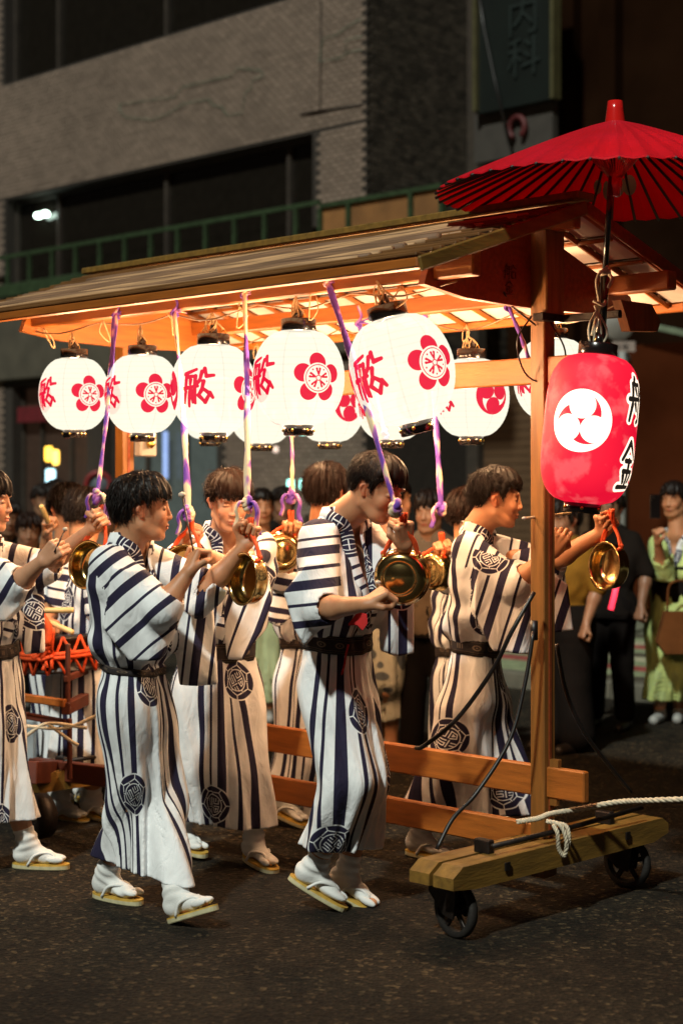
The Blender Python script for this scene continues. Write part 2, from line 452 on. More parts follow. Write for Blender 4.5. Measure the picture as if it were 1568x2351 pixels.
# tie-dyed purple strap
def strap_mat():
    m, nt, b = nodes_of('purple_dyed_strap'); N = nt.nodes; L = nt.links
    tc = N.new('ShaderNodeTexCoord'); n = N.new('ShaderNodeTexNoise'); n.inputs['Scale'].default_value = 5.5; n.inputs['Detail'].default_value = 2
    mp = N.new('ShaderNodeMapping'); mp.inputs['Scale'].default_value = (3, 3, 1.2)
    L.new(tc.outputs['Object'], mp.inputs[0]); L.new(mp.outputs[0], n.inputs['Vector'])
    cr = N.new('ShaderNodeValToRGB'); e = cr.color_ramp.elements
    e[0].position = .41; e[0].color = (.72, .58, .38, 1); e[1].position = .51; e[1].color = (.13, .045, .36, 1)
    e2 = e.new(.46); e2.color = (.42, .14, .42, 1)
    L.new(n.outputs[0], cr.inputs[0]); L.new(cr.outputs[0], b.inputs['Base Color']); b.inputs['Roughness'].default_value = .8
    w = N.new('ShaderNodeTexNoise'); w.inputs['Scale'].default_value = 90; bp = N.new('ShaderNodeBump'); bp.inputs['Strength'].default_value = .6; bp.inputs['Distance'].default_value = .005
    mp2 = N.new('ShaderNodeMapping'); mp2.inputs['Scale'].default_value = (1, 1, .06); L.new(tc.outputs['Object'], mp2.inputs[0]); L.new(mp2.outputs[0], w.inputs['Vector'])
    L.new(w.outputs[0], bp.inputs['Height']); L.new(bp.outputs[0], b.inputs['Normal'])
    return m
STRAP = strap_mat()
# ------------------------------------------------------------------ ground
def fp(u, v, D):
    t = (u - U0) / F
    return at(u, v, D / (R2 * (1 + t)))
def fl(u, D):      # distance along the street of pixel column u on plane D
    p = fp(u, V0, D); return p.dot(AX)
def fq(l, D, z): return AX * l + CX * D + UP * z

def asphalt():
    m, nt, b = nodes_of('worn_asphalt'); N = nt.nodes; L = nt.links
    tc = N.new('ShaderNodeTexCoord')
    big = N.new('ShaderNodeTexNoise'); big.inputs['Scale'].default_value = .9; big.inputs['Detail'].default_value = 6; big.inputs['Roughness'].default_value = .65
    fine = N.new('ShaderNodeTexVoronoi'); fine.inputs['Scale'].default_value = 62
    f2 = N.new('ShaderNodeTexNoise'); f2.inputs['Scale'].default_value = 85; f2.inputs['Detail'].default_value = 6; f2.inputs['Roughness'].default_value = .8
    crk = N.new('ShaderNodeTexVoronoi'); crk.feature = 'DISTANCE_TO_EDGE'; crk.inputs['Scale'].default_value = .55; crk.inputs['Randomness'].default_value = 1
    wob = N.new('ShaderNodeTexNoise'); wob.inputs['Scale'].default_value = 2.5; wob.inputs['Detail'].default_value = 5
    add = N.new('ShaderNodeMix'); add.data_type = 'VECTOR'; add.inputs[0].default_value = .35
    for n in (big, fine, f2, wob): L.new(tc.outputs['Object'], n.inputs['Vector'])
    L.new(tc.outputs['Object'], add.inputs[4]); L.new(wob.outputs['Color'], add.inputs[5]); L.new(add.outputs[1], crk.inputs['Vector'])
    cr = N.new('ShaderNodeValToRGB'); e = cr.color_ramp.elements
    e[0].position = .36; e[0].color = (.010, .0080, .006, 1); e[1].position = .66; e[1].color = (.031, .025, .018, 1)
    L.new(big.outputs[0], cr.inputs[0])
    sp = N.new('ShaderNodeValToRGB'); s = sp.color_ramp.elements
    s[0].position = .42; s[0].color = (.50, .50, .50, 1); s[1].position = .70; s[1].color = (1.7, 1.65, 1.5, 1)
    L.new(f2.outputs[0], sp.inputs[0])
    mul = N.new('ShaderNodeMix'); mul.data_type = 'RGBA'; mul.blend_type = 'MULTIPLY'; mul.inputs[0].default_value = 1
    sc_ = N.new('ShaderNodeSeparateColor'); L.new(fine.outputs['Color'], sc_.inputs[0])
    vr = N.new('ShaderNodeValToRGB'); ve = vr.color_ramp.elements; ve[0].position = .0; ve[0].color = (.42, .40, .38, 1); ve[1].position = 1.; ve[1].color = (4.6, 4.2, 3.3, 1)
    e3 = ve.new(.55); e3.color = (.80, .78, .74, 1); e4 = ve.new(.88); e4.color = (1.4, 1.3, 1.15, 1)
    L.new(sc_.outputs[0], vr.inputs[0])
    m0 = N.new('ShaderNodeMix'); m0.data_type = 'RGBA'; m0.blend_type = 'MULTIPLY'; m0.inputs[0].default_value = 1
    L.new(cr.outputs[0], m0.inputs[6]); L.new(vr.outputs[0], m0.inputs[7])
    L.new(m0.outputs[2], mul.inputs[6]); L.new(sp.outputs[0], mul.inputs[7])
    ck = N.new('ShaderNodeValToRGB'); c = ck.color_ramp.elements
    c[0].position = .0; c[0].color = (.35, .35, .35, 1); c[1].position = .008; c[1].color = (1, 1, 1, 1)
    L.new(crk.outputs[0], ck.inputs[0])
    m2 = N.new('ShaderNodeMix'); m2.data_type = 'RGBA'; m2.blend_type = 'MULTIPLY'; m2.inputs[0].default_value = 1
    L.new(mul.outputs[2], m2.inputs[6]); L.new(ck.outputs[0], m2.inputs[7]); L.new(m2.outputs[2], b.inputs['Base Color'])
    b.inputs['Roughness'].default_value = .85; b.inputs['Specular IOR Level'].default_value = .2
    bp = N.new('ShaderNodeBump'); bp.inputs['Strength'].default_value = 1; bp.inputs['Distance'].default_value = .006
    b2 = N.new('ShaderNodeBump'); b2.inputs['Strength'].default_value = .8; b2.inputs['Distance'].default_value = .004
    L.new(fine.outputs[0], bp.inputs['Height']); L.new(f2.outputs[0], b2.inputs['Height']); L.new(bp.outputs[0], b2.inputs['Normal']); L.new(b2.outputs[0], b.inputs['Normal'])
    return m
ROAD_M = asphalt()
KD = 10.12
g = MB()
g.add([fq(-60, -60, 0), fq(-60, 90, 0), fq(90, 90, 0), fq(90, -60, 0)], [(0, 1, 2, 3)])
g.build('road', ROAD_M, kind='structure')
PAVE = mat('pavement_concrete', (.16, .17, .115), .8, var=.3, scale=3, bump=.4)  # concrete tinted green: the shop's green light is put into the colour
sw = MB(); a, b_ = fq(-8, KD + .16, .06), fq(45, KD + .16, .06)
sw.box((fq(-8, KD + .16, .055) + fq(45, 17, .055)) / 2, (53, 17 - KD - .16, .11), AX, CX, UP)
pavement = sw.build('pavement', PAVE, kind='structure')
SLABS = [mat('paving_slab_%s' % n, c, .75, var=.35, scale=9, bump=.3) for n, c in (('green_lit_grey', (.24, .28, .16)), ('red', (.30, .06, .05)), ('pale', (.42, .40, .27)), ('dark', (.07, .06, .04)))]  # green slabs carry the green light spill in their colour
slab = MB(); slab.box((0, 0, 0), (.585, .285, .02), bev=.004)
slab_me = []
for m_ in SLABS:
    me = slab.mesh('paving_slab'); me.materials.append(m_); slab_me.append(me)
seq = [0, 0, 1, 0, 2, 3, 0, 1, 2, 0, 3]
for j in range(11):
    for i in range(27):
        me = slab_me[seq[j] if random.random() > .1 else random.choice((0, 3))]
        o = bpy.data.objects.new('paving_slab', me); COL.objects.link(o)
        o.location = fq(2.5 + i * .6 + (j % 2) * .3, KD + .16 + .15 + j * .3, .116 + random.uniform(-.001, .001)); o.rotation_euler = (0, 0, math.radians(135))
        o.parent = pavement
KERB = mat('kerb_stone', (.13, .12, .09), .8, var=.3, scale=7, bump=.4)
kb = MB(); kb.box((0, 0, 0), (.592, .155, .15), bev=.012); kme = kb.mesh('kerb_stone'); kme.materials.append(KERB)
for i in range(60):
    o = bpy.data.objects.new('kerb_stone', kme); COL.objects.link(o)
    o.location = fq(-2 + i * .6, KD + .078, .05); o.rotation_euler = (0, 0, math.radians(135)); o.parent = pavement
# sky
SKYM = bpy.data.materials.new('night_sky'); SKYM.use_nodes = True
sb = SKYM.node_tree.nodes['Principled BSDF']; sb.inputs['Base Color'].default_value = (.004, .003, .003, 1); sb.inputs['Roughness'].default_value = 1

# ------------------------------------------------------------------ tiled building across the street
D1 = 13.5
WALL = mat('wall_render_grey', (.15, .125, .095), .85, var=.25, scale=2.5, bump=.3)
MORT = mat('mortar', (.030, .022, .017), .9, var=.3, scale=20)
TILE = mat('wall_tile', (.225, .165, .128), .6, var=.14, scale=1.5, bump=.3)
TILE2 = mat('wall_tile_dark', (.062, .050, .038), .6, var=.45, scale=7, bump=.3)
def per_island(m_, lo, hi):
    nt = m_.node_tree; b = nt.nodes['Principled BSDF']; src = b.inputs['Base Color'].links[0].from_socket
    g_ = nt.nodes.new('ShaderNodeNewGeometry'); oi = nt.nodes.new('ShaderNodeObjectInfo'); ad = nt.nodes.new('ShaderNodeMath'); ad.operation = 'ADD'
    nt.links.new(g_.outputs['Random Per Island'], ad.inputs[0]); nt.links.new(oi.outputs['Random'], ad.inputs[1])
    fr_ = nt.nodes.new('ShaderNodeMath'); fr_.operation = 'FRACT'; nt.links.new(ad.outputs[0], fr_.inputs[0])
    mr = nt.nodes.new('ShaderNodeMapRange'); mr.inputs['To Min'].default_value = lo; mr.inputs['To Max'].default_value = hi; nt.links.new(fr_.outputs[0], mr.inputs['Value'])
    mx = nt.nodes.new('ShaderNodeMix'); mx.data_type = 'RGBA'; mx.blend_type = 'MULTIPLY'; mx.inputs[0].default_value = 1
    nt.links.new(src, mx.inputs[6]); nt.links.new(mr.outputs[0], mx.inputs[7]); nt.links.new(mx.outputs[2], b.inputs['Base Color'])
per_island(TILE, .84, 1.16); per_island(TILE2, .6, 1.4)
GLASS = mat('dark_window_glass', (.010, .008, .006), .08, var=.2, spec=.5)
FRAME = mat('dark_window_frame', (.045, .035, .028), .5, var=.3)
GREEN = mat('green_paint', (.030, .052, .022), .5, var=.4, scale=12)
bld = thing('building', 'grey tiled building with long dark window bands and a green balcony rail across the street', 'building', fq(17, D1, 0))
L0, L1 = 13.1, 24.0
holes = [(13.98, 20.36, 4.43, 5.74), (13.5, 20.4, 7.42, 9.2), (15.7, 18.05, .12, 3.0), (18.4, 20.2, .12, 3.05)]
def wall_mesh(l0, l1, z0, z1, D, holes, depth=.28):
    ls = sorted({l0, l1} | {h[0] for h in holes} | {h[1] for h in holes}); zs = sorted({z0, z1} | {h[2] for h in holes} | {h[3] for h in holes})
    m = MB()
    for i in range(len(ls) - 1):
        for j in range(len(zs) - 1):
            cl, cz = (ls[i] + ls[i + 1]) / 2, (zs[j] + zs[j + 1]) / 2
            if any(h[0] < cl < h[1] and h[2] < cz < h[3] for h in holes): continue
            m.add([fq(ls[i], D, zs[j]), fq(ls[i + 1], D, zs[j]), fq(ls[i + 1], D, zs[j + 1]), fq(ls[i], D, zs[j + 1])], [(3, 2, 1, 0)])
    for h in holes:
        P = [fq(h[0], D, h[2]), fq(h[1], D, h[2]), fq(h[1], D, h[3]), fq(h[0], D, h[3])]; Qd = [p + CX * depth for p in P]
        m.add(P + Qd, [(i, (i + 1) % 4, (i + 1) % 4 + 4, i + 4) for i in range(4)])
    return m
wall = wall_mesh(L0, 46, 0, 9.6, D1, holes)
wall.add([fq(L0, D1, 0), fq(L0, D1 + 9, 0), fq(L0, D1 + 9, 9.6), fq(L0, D1, 9.6)], [(0, 1, 2, 3)])
wallo = wall.build('wall', MORT, bld)
tw, th, gp = .112, .044, .012
regs = [(L0, L1, 5.77, 7.40), (L0, 13.95, 3.1, 5.77), (20.40, L1, .3, 5.77), (20.44, L1, 7.40, 9.5), (L0, 13.46, 7.40, 9.5), (L0, 15.6, .3, 3.05)]
tiles = []
for (l0, l1, z0, z1) in regs:
    nz = int((z1 - z0) / (th + gp)); nl = int((l1 - l0) / (tw + gp))
    for j in range(nz):
        for i in range(nl):
            l = l0 + (i + .5) * (tw + gp) + (.5 * (tw + gp) if j % 2 else 0)
            if l + tw / 2 > l1: continue
            tiles.append((l, z0 + (j + .5) * (th + gp)))
def inview(l, z):
    p = fq(l, D1, z); u = U0 + F * p.x / p.y; v = V0 - F * (p.z - EYE) / p.y
    return -20 < u < 860 and -20 < v < 560
vis = sorted([t for t in tiles if inview(*t)], key=lambda t: t[0])
near = set(vis[:300]); rest = [t for t in tiles if t not in near]
tb = MB(); tb.box((0, 0, 0), (tw, .012, th), bev=.0); tme = tb.mesh('wall_tile'); tme.materials.append(TILE)
for (l, z) in near:
    o = bpy.data.objects.new('wall_tile', tme); COL.objects.link(o)
    o.location = fq(l, D1 - .004 + random.uniform(-.0015, .0015), z); o.rotation_euler = (0, 0, math.radians(135)); o.parent = wallo
LZ = np.array(rest); n = len(LZ)
jit = RNG.uniform(-.0015, .0015, n)
ax, cx = np.array(AX), np.array(CX)
C0 = LZ[:, :1] * ax + (D1 - .010 + jit)[:, None] * cx + np.c_[np.zeros((n, 2)), LZ[:, 1]]
C1 = C0 + cx * .011
dl = ax * tw / 2; dz = np.array([0, 0, th / 2])
V = np.stack([C0 - dl - dz, C0 + dl - dz, C0 + dl + dz, C0 - dl + dz, C1 - dl - dz, C1 + dl - dz, C1 + dl + dz, C1 - dl + dz], 1).reshape(-1, 3)
fb = np.array([(3, 2, 1, 0), (0, 1, 5, 4), (1, 2, 6, 5), (2, 3, 7, 6), (3, 0, 4, 7)])
Fq_ = (np.arange(n)[:, None, None] * 8 + fb).reshape(-1, 4)
link('wall_tiles', mesh_np('wall_tiles', V, Fq_, smooth=False), TILE, wallo, kind='stuff')
# dark tiles on the return wall
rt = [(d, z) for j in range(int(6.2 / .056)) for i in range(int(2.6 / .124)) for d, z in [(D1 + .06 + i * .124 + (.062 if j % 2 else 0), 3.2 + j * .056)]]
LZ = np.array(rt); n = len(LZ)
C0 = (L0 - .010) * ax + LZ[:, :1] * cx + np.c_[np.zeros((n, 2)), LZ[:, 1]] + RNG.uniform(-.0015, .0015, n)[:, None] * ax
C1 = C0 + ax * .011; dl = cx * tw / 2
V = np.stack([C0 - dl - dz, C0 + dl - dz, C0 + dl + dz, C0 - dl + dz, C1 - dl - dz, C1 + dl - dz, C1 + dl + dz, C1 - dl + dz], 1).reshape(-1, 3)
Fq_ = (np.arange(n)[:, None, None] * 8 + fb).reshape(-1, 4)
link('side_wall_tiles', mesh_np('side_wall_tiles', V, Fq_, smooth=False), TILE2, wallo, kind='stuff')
# ground floor band
bnd = MB(); bnd.box(fq((L0 + L1) / 2, D1 - .06, 3.70), (L1 - L0, .12, 1.16), AX, CX, UP, .01); bnd.build('lintel_band', mat('lintel_concrete', (.075, .064, .045), .8, var=.3, scale=3, bump=.3), bld)
# windows
def window(l0, l1, z0, z1, cuts, D=D1 + .2, gm=GLASS):
    fr = MB(); t = .05
    for zz in (z0 + t / 2, z1 - t / 2): fr.box(fq((l0 + l1) / 2, D, zz), (l1 - l0, .08, t), AX, CX, UP)
    for l in [l0 + t / 2, l1 - t / 2]: fr.box(fq(l, D, (z0 + z1) / 2), (t, .078, z1 - z0 - 2 * t), AX, CX, UP)
    w = fr.build('window', FRAME, bld)
    ed = [l0] + list(cuts) + [l1]
    for i in range(len(ed) - 1):
        if i:
            mm = MB(); mm.box(fq(ed[i], D - .002, (z0 + z1) / 2), (.055, .09, z1 - z0 - 2 * t), AX, CX, UP); mm.build('mullion', FRAME, w)
        p = MB(); p.box(fq((ed[i] + ed[i + 1]) / 2, D + .02, (z0 + z1) / 2), (ed[i + 1] - ed[i] - .02, .012, z1 - z0 - .02), AX, CX, UP); p.build('pane', gm, w)
    return w
window(13.98, 20.36, 4.43, 5.74, [14.56, 16.9, 19.3])
window(13.5, 20.4, 7.42, 9.2, [16.9, 19.3])
SHOPG = mat('shop_glass', (.05, .06, .055), .15, var=.3, emit=(.30, .36, .33), estr=.10)
window(15.7, 18.05, .12, 3.0, [16.5, 17.3], gm=SHOPG)
ENTR = mat('entrance_brown', (.035, .02, .014), .5, var=.3, emit=(.2, .1, .06), estr=.05)
window(18.4, 20.2, .12, 3.05, [19.0, 19.7], gm=ENTR)
rb = MB(); rb.box(fq(19.4, D1 + .1, 2.62), (1.5, .1, .22), AX, CX, UP); rb.build('awning', mat('dark_red_awning', (.12, .006, .010), .7), bld)
# balcony rail
bal = thing('balcony_railing', 'green metal railing with square posts along the balcony of the tiled building', 'railing', fq(17, 13.2, 4.3))
DR = 13.25
m = MB(); m.box(fq(17.0, DR, 4.36), (8.6, .14, .18), AX, CX, UP, .01); m.build('base_beam', GREEN, bal)
m = MB(); m.box(fq(17.1, DR, 4.85), (7.0, .05, .05), AX, CX, UP); m.build('top_rail', GREEN, bal)
pm = MB(); pm.box((0, 0, 0), (.045, .045, .375)); pme = pm.mesh('post'); pme.materials.append(GREEN)
for i in range(13):
    o = bpy.data.objects.new('post', pme); COL.objects.link(o); o.parent = bal
    o.matrix_parent_inverse = Matrix.Translation(-bal.location); o.location = fq(14.0 + i * .54, DR, 4.64); o.rotation_euler = (0, 0, Q)
pan = thing('panelled_balcony', 'tan boards in green frames on the balcony right of the dark window band', 'balcony', fq(12.6, DR, 4.3))
TAN = mat('tan_board', (.24, .105, .030), .7, var=.3, scale=3)
la, lb = fl(1016, DR), fl(737, DR)
fr = MB(); fr.box(fq((la + lb) / 2, DR, 4.80), (lb - la, .06, .05), AX, CX, UP); fr.box(fq((la + lb) / 2, DR, 4.35), (lb - la, .06, .05), AX, CX, UP)
cuts = [la, fl(945, DR), fl(802, DR), lb]
for l in cuts: fr.box(fq(l, DR - .003, 4.575), (.05, .07, .40), AX, CX, UP)
fr.build('green_frame', GREEN, pan)
for i in range(3):
    p = MB(); p.box(fq((cuts[i] + cuts[i + 1]) / 2, DR + .02, 4.575), (cuts[i + 1] - cuts[i] - .05, .02, .40), AX, CX, UP); p.build('tan_board', TAN, pan)
# unlit neon outline
NEON = mat('unlit_green_tube', (.06, .16, .10), .4)
pts = [(275, 238), (400, 222), (420, 198), (530, 172), (545, 155), (598, 160), (605, 172), (580, 182), (577, 200), (562, 214), (556, 258), (522, 264), (508, 243), (488, 241), (480, 226), (420, 237), (390, 258), (350, 274), (290, 268), (275, 254), (275, 238)]
m = MB(); m.tube([fp(u, v, D1 - .03) for u, v in pts], .004, 6); m.build('neon_outline', NEON, bld)
m = MB(); m.tube([fp(u, v, D1 - .03) for u, v in [(832, 40), (800, 58), (770, 80), (742, 86), (732, 140), (780, 132), (800, 118), (832, 112)]], .004, 6); m.build('neon_outline', NEON, bld)
m = MB(); m.tube([fp(u, v, D1 - .03) for u, v in [(832, 82), (795, 90), (793, 118)]], .004, 6); m.build('neon_outline', NEON, bld)
m = MB(); m.tube([fp(832, 238, D1 - .02), fp(690, 262, D1 - .02)], .012, 6); m.tube([fp(735, 255, D1 - .02), fp(737, 0, D1 - .02)], .008, 6); m.build('wall_cable', IRON, bld)
# street light reflection in the window, added as two glowing balls
lp = thing('street_light_reflection', 'greenish white twin spots added for a street light reflected in the dark window band', 'lamp', fp(96, 492, D1 + .1))
REFLW = mat('reflected_glow_white', (.8, .9, .8), .5, emit=(.75, 1.0, .85), estr=9)
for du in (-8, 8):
    m = MB(); m.ball(fp(96 + du, 492 - du * .25, D1 + .12), .05, 12, (1.2, 1.2, .8)); m.build('reflection_spot', REFLW, lp)

# ------------------------------------------------------------------ neighbour, signs on the right
D2 = 15.4
DARK = mat('dark_brown_wall', (.014, .006, .003), 1., var=.4, scale=1.2, spec=.0)
nb = thing('building', 'dark brown building standing behind the red parasol at the right', 'building', fq(8, D2, 0))
m = MB(); m.box(fq(3.6, D2 + 2, 6), (18, 4, 12), AX, CX, UP); nbw = m.build('wall', DARK, nb)
GREYST = mat('grey_pilaster', (.035, .024, .016), .85, var=.3)
for u_ in (1012, 1088, 1305, 1400):
    m = MB(); l = fl(u_, D2 - .1); m.box(fq(l, D2 - .08, 6), (.22, .16, 12), AX, CX, UP); m.build('pilaster', GREYST if u_ < 1100 else DARK, nb)
REDW = mat('red_brown_shopfront', (.050, .013, .005), 1., var=.5, scale=1.0, spec=.0, emit=(.20, .045, .012), estr=.035)  # panel wall given a faint glow of its own in place of light
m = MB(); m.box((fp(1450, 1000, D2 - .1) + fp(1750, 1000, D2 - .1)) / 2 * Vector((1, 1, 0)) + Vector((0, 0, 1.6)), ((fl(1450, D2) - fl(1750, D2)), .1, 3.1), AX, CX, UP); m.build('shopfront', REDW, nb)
BRN = mat('brown_shutter', (.085, .045, .018), .7, var=.4, scale=1.5, emit=(.16, .07, .03), estr=.05)  # slats glow faintly by themselves, light put into the material
sl = MB(); sl.box((0, 0, 0), (2.9, .03, .095), bev=.008); sme = sl.mesh('shutter_slat'); sme.materials.append(BRN)
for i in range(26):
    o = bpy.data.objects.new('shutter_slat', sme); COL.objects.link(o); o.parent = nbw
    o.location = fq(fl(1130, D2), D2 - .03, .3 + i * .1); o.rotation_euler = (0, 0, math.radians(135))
m = MB(); m.beam(fp(1470, 742, D2 - .3), fp(1620, 775, D2 - .3), .1, .06); m.build('eave_strip', mat('pale_green_strip', (.16, .20, .13), .6), nb)
SG = mat('dark_green_board', (.003, .006, .0045), .5, var=.3, scale=3)
sg = thing('shop_sign', 'tall dark green signboard with faint characters high on the dark building', 'sign', fp(1185, 120, 14.6))
def board(u0, u1, v0, v1, D, t, m_, name, par):
    a = fp(u0, v0, D); b = fp(u1, v0, D); c = fp(u1, v1, D); d = fp(u0, v1, D)
    z0 = (c.z + d.z) / 2; z1 = (a.z + b.z) / 2
    q = MB(); q.prism([Vector((a.x, a.y, z0)), Vector((b.x, b.y, z0)), Vector((b.x, b.y, z1)), Vector((a.x, a.y, z1))], CX, t); return q.build(name, m_, par)
board(1102, 1270, -80, 246, 14.6, .12, SG, 'board', sg)
OLIVE = mat('olive_frame', (.07, .062, .026), .5)
board(1093, 1101, -80, 256, 14.55, .14, OLIVE, 'frame_side', sg); board(1271, 1279, -80, 226, 14.55, .14, OLIVE, 'frame_side', sg)
FAINT = mat('faint_lettering', (.007, .014, .012), .6)
def kanji(txt, u, v, size, D, m_, par):
    cu = bpy.data.curves.new('lettering', 'FONT'); cu.body = txt; cu.size = size; cu.extrude = .004; cu.align_x = 'CENTER'; cu.align_y = 'CENTER'; cu.resolution_u = 2
    o = bpy.data.objects.new('tmp', cu); COL.objects.link(o)
    dg = bpy.context.evaluated_depsgraph_get(); me = bpy.data.meshes.new_from_object(o.evaluated_get(dg)); bpy.data.objects.remove(o)
    me.name = 'lettering'; me.materials.clear(); me.materials.append(m_)
    p = fp(u, v, D)
    X = -AX; M = Matrix(((X.x, 0, -CX.x, p.x), (X.y, 0, -CX.y, p.y), (0, 1, 0, p.z), (0, 0, 0, 1)))
    me.transform(M); return link('lettering', me, None, par)
kanji('\u5185', 1200, 40, .48, 14.52, FAINT, sg); kanji('\u79d1', 1202, 135, .48, 14.52, FAINT, sg)
ws = thing('shop_sign', 'pale grey signboard with a dark red ring mark below the green signboard', 'sign', fp(1185, 300, 14.7))
board(1095, 1275, 248, 360, 14.7, .1, mat('pale_grey_board', (.045, .038, .032), .7, var=.2), 'board', ws)
m = MB(); c = fp(1187, 292, 14.6)
m.tube([c + (-AX) * (.11 * math.cos(t)) + UP * (.12 * math.sin(t)) for t in np.linspace(-1.0, 4.2, 24)], .035, 8); m.build('ring_mark', mat('dark_red_mark', (.08, .006, .007), .6), ws)
m = MB(); m.tube([fp(1170, 330, 14.5), fp(1135, 180, 14.5), fp(1110, 60, 14.5), fp(1095, -40, 14.5)], .02, 6); m.build('cable', RUBBER, ws)
# round road sign on a pole
rp = thing('road_sign', 'round grey road sign with lettered plate on a pale pole behind the red lantern', 'road sign', at(1428, 1460, 16.3) * Vector((1, 1, 0)) + Vector((0, 0, .11)))
POLE = mat('pale_grey_pole', (.30, .31, .30), .5, var=.15)
pb = at(1428, 1400, 16.3)
m = MB(); m.tube([Vector((pb.x, 16.3, .1)), Vector((pb.x, 16.3, 3.4))], .038, 12); m.build('pole', POLE, rp)
c = at(1420, 745, 16.2)
m = MB(); m.lathe([(0, .0), (.15, 0), (.155, .008), (.15, .016), (0, .016)], 32, c, Vector((1, 0, 0)), UP, Vector((0, 1, 0))); m.build('disc', mat('sign_back_grey', (.19, .18, .16), .6), rp)
c = at(1440, 848, 16.25)
m = MB(); m.lathe([(0, .0), (.15, 0), (.155, .008), (.15, .016), (0, .016)], 32, c, Vector((.35, .94, 0)).normalized(), UP, Vector((.94, -.35, 0))); m.build('disc', mat('sign_back_grey', (.19, .18, .16), .6), rp)
m = MB(); m.box(at(1432, 795, 16.1), (.22, .012, .1)); pl = m.build('plate', mat('sign_plate', (.30, .24, .21), .6), rp)
m = MB()
for du in (-13, 6):
    for st in FUNE: m.tube([at(1432 + du - 8 + p[0] * 13, 802 - p[1] * 13, 16.09) for p in st], .003, 4)
m.build('lettering', mat('plate_ink', (.05, .04, .04), .6), pl)
m = MB(); m.box(at(1432, 1050, 16.15), (.06, .02, .55)); m.build('side_plate', POLE, rp)

# ------------------------------------------------------------------ distant lights
def glow(name, label, cat, u, v, D, size, col, st, sq=(1, 1, 1)):
    m_ = mat('glow_%s_%d' % (name, int(u)), col, .5, emit=col, estr=st)
    p = fp(u, v, D); m = MB()
    m.box(p, size, -AX, CX, UP, min(size) * .3)
    return link(name, m.mesh(name), m_, None, label, cat)
glow('lit_sign', 'upper yellow glowing shop sign in the doorway at the left', 'sign', 112, 1042, 13.2, (.13, .06, .2), (1.0, .55, .06), 3.2)
glow('lit_sign', 'lower yellow glowing shop sign beside another yellow one at the left', 'sign', 128, 1050, 13.15, (.10, .06, .2), (1.0, .58, .10), 3.2)
glow('lit_sign', 'small square cyan glowing sign below the yellow signs', 'sign', 116, 1093, 13.2, (.17, .06, .19), (.50, .85, 1.0), 2.2)
glow('tail_light', 'small round red light below the cyan sign', 'light', 147, 1119, 13.1, (.09, .05, .09), (1.0, .03, .03), 3)
glow('light_strip', 'narrow vertical blue light strip in the shop window behind the left post', 'light', 380, 1045, 13.6, (.09, .04, .62), (.35, .50, 1.0), .40)
glow('light_strip', 'wider vertical blue light strip in the shop window above the brown haired drummer', 'light', 510, 1050, 13.6, (.17, .04, .55), (.35, .48, 1.0), .42)
glow('round_lamp', 'left one of two round cyan lamps in front of the shop wall', 'lamp', 667, 1112, 13.1, (.09, .05, .11), (.35, 1.0, .85), 2.6)
glow('round_lamp', 'right one of two round cyan lamps in front of the shop wall', 'lamp', 696, 1112, 13.1, (.09, .05, .11), (.35, 1.0, .85), 2.6)
glow('hand_lantern', 'small white and red glowing lamp in the crowd behind the hanging gong', 'lamp', 626, 1211, 12.0, (.10, .05, .17), (1.0, .95, .80), 2.6)
glow('ceiling_lamp', 'small pale pink lamp inside the shop window', 'lamp', 633, 1032, 13.0, (.07, .04, .07), (.8, .6, .5), .9)
rs = thing('road_sign', 'round sign with a dark red ring beside the wooden left post', 'road sign', fp(226, 1112, 12.6) * Vector((1, 1, 0)) + Vector((0, 0, .11)))
c = fp(226, 1112, 12.6)
m = MB(); m.lathe([(0, 0), (.17, 0), (.17, .02), (0, .02)], 28, c, Vector((1, 0, 0)), UP, Vector((0, 1, 0))); m.build('disc', mat('sign_face_blue', (.10, .12, .14), .5), rs)
m = MB(); m.tube([c + Vector((math.cos(t) * .15, -.02, math.sin(t) * .15)) for t in np.linspace(0, 2 * math.pi, 28)], .03, 8); m.build('ring', mat('sign_red', (.22, .012, .014), .5), rs)
m = MB(); m.tube([Vector((c.x, c.y + .03, .1)), Vector((c.x, c.y + .03, c.z))], .035, 10); m.build('pole', POLE, rs)

# ------------------------------------------------------------------ the wheeled lantern cart
ct = thing('lantern_cart', 'long wooden wheeled cart with a gabled roof carrying rows of paper lanterns', 'cart', P0)
def bm_(name, a, b, w, h, m_, up=UP, bev=.005, par=ct):
    q = MB(); q.beam(a, b, w, h, up, bev); return q.build(name, m_, par)
LP = 2.52
# posts
for l in (0, LP):
    q = MB(); q.box(cart(l, 0, 1.33), (.066, .066, 2.40), AX, CX, UP, .004)
    po = q.build('post', W_UP, ct)
    q = MB(); q.box(cart(l - .0345, 0, 1.05), (.004, .014, 1.75), AX, CX, UP); q.build('groove', W_RED, po)
# bottom rails, upper rail
bm_('rail', cart(-.20, 0, .484), cart(LP + .2, 0, .484), .034, .114, W_LONG)
bm_('rail', cart(-.02, 0, .27), cart(LP + .1, 0, .27), .034, .105, W_LONG)
bm_('rail', cart(-.16, 0, 2.005), cart(LP + .15, 0, 2.005), .036, .100, W_LONG)
for l in (-.07, LP + .07):
    q = MB(); q.prism([cart(l, 0, .40), cart(l + .03, 0, .40), cart(l + .03, 0, .57), cart(l - .01, 0, .57)], CX, .02); q.build('wedge', W_UP, ct)
for l in (-.105,):
    q = MB(); q.tube([cart(-.05, .0, 1.98), cart(-.1, -.03, 2.0), cart(-.12, -.02, 1.95)], .003, 6); q.build('cord', ORANGE, ct)
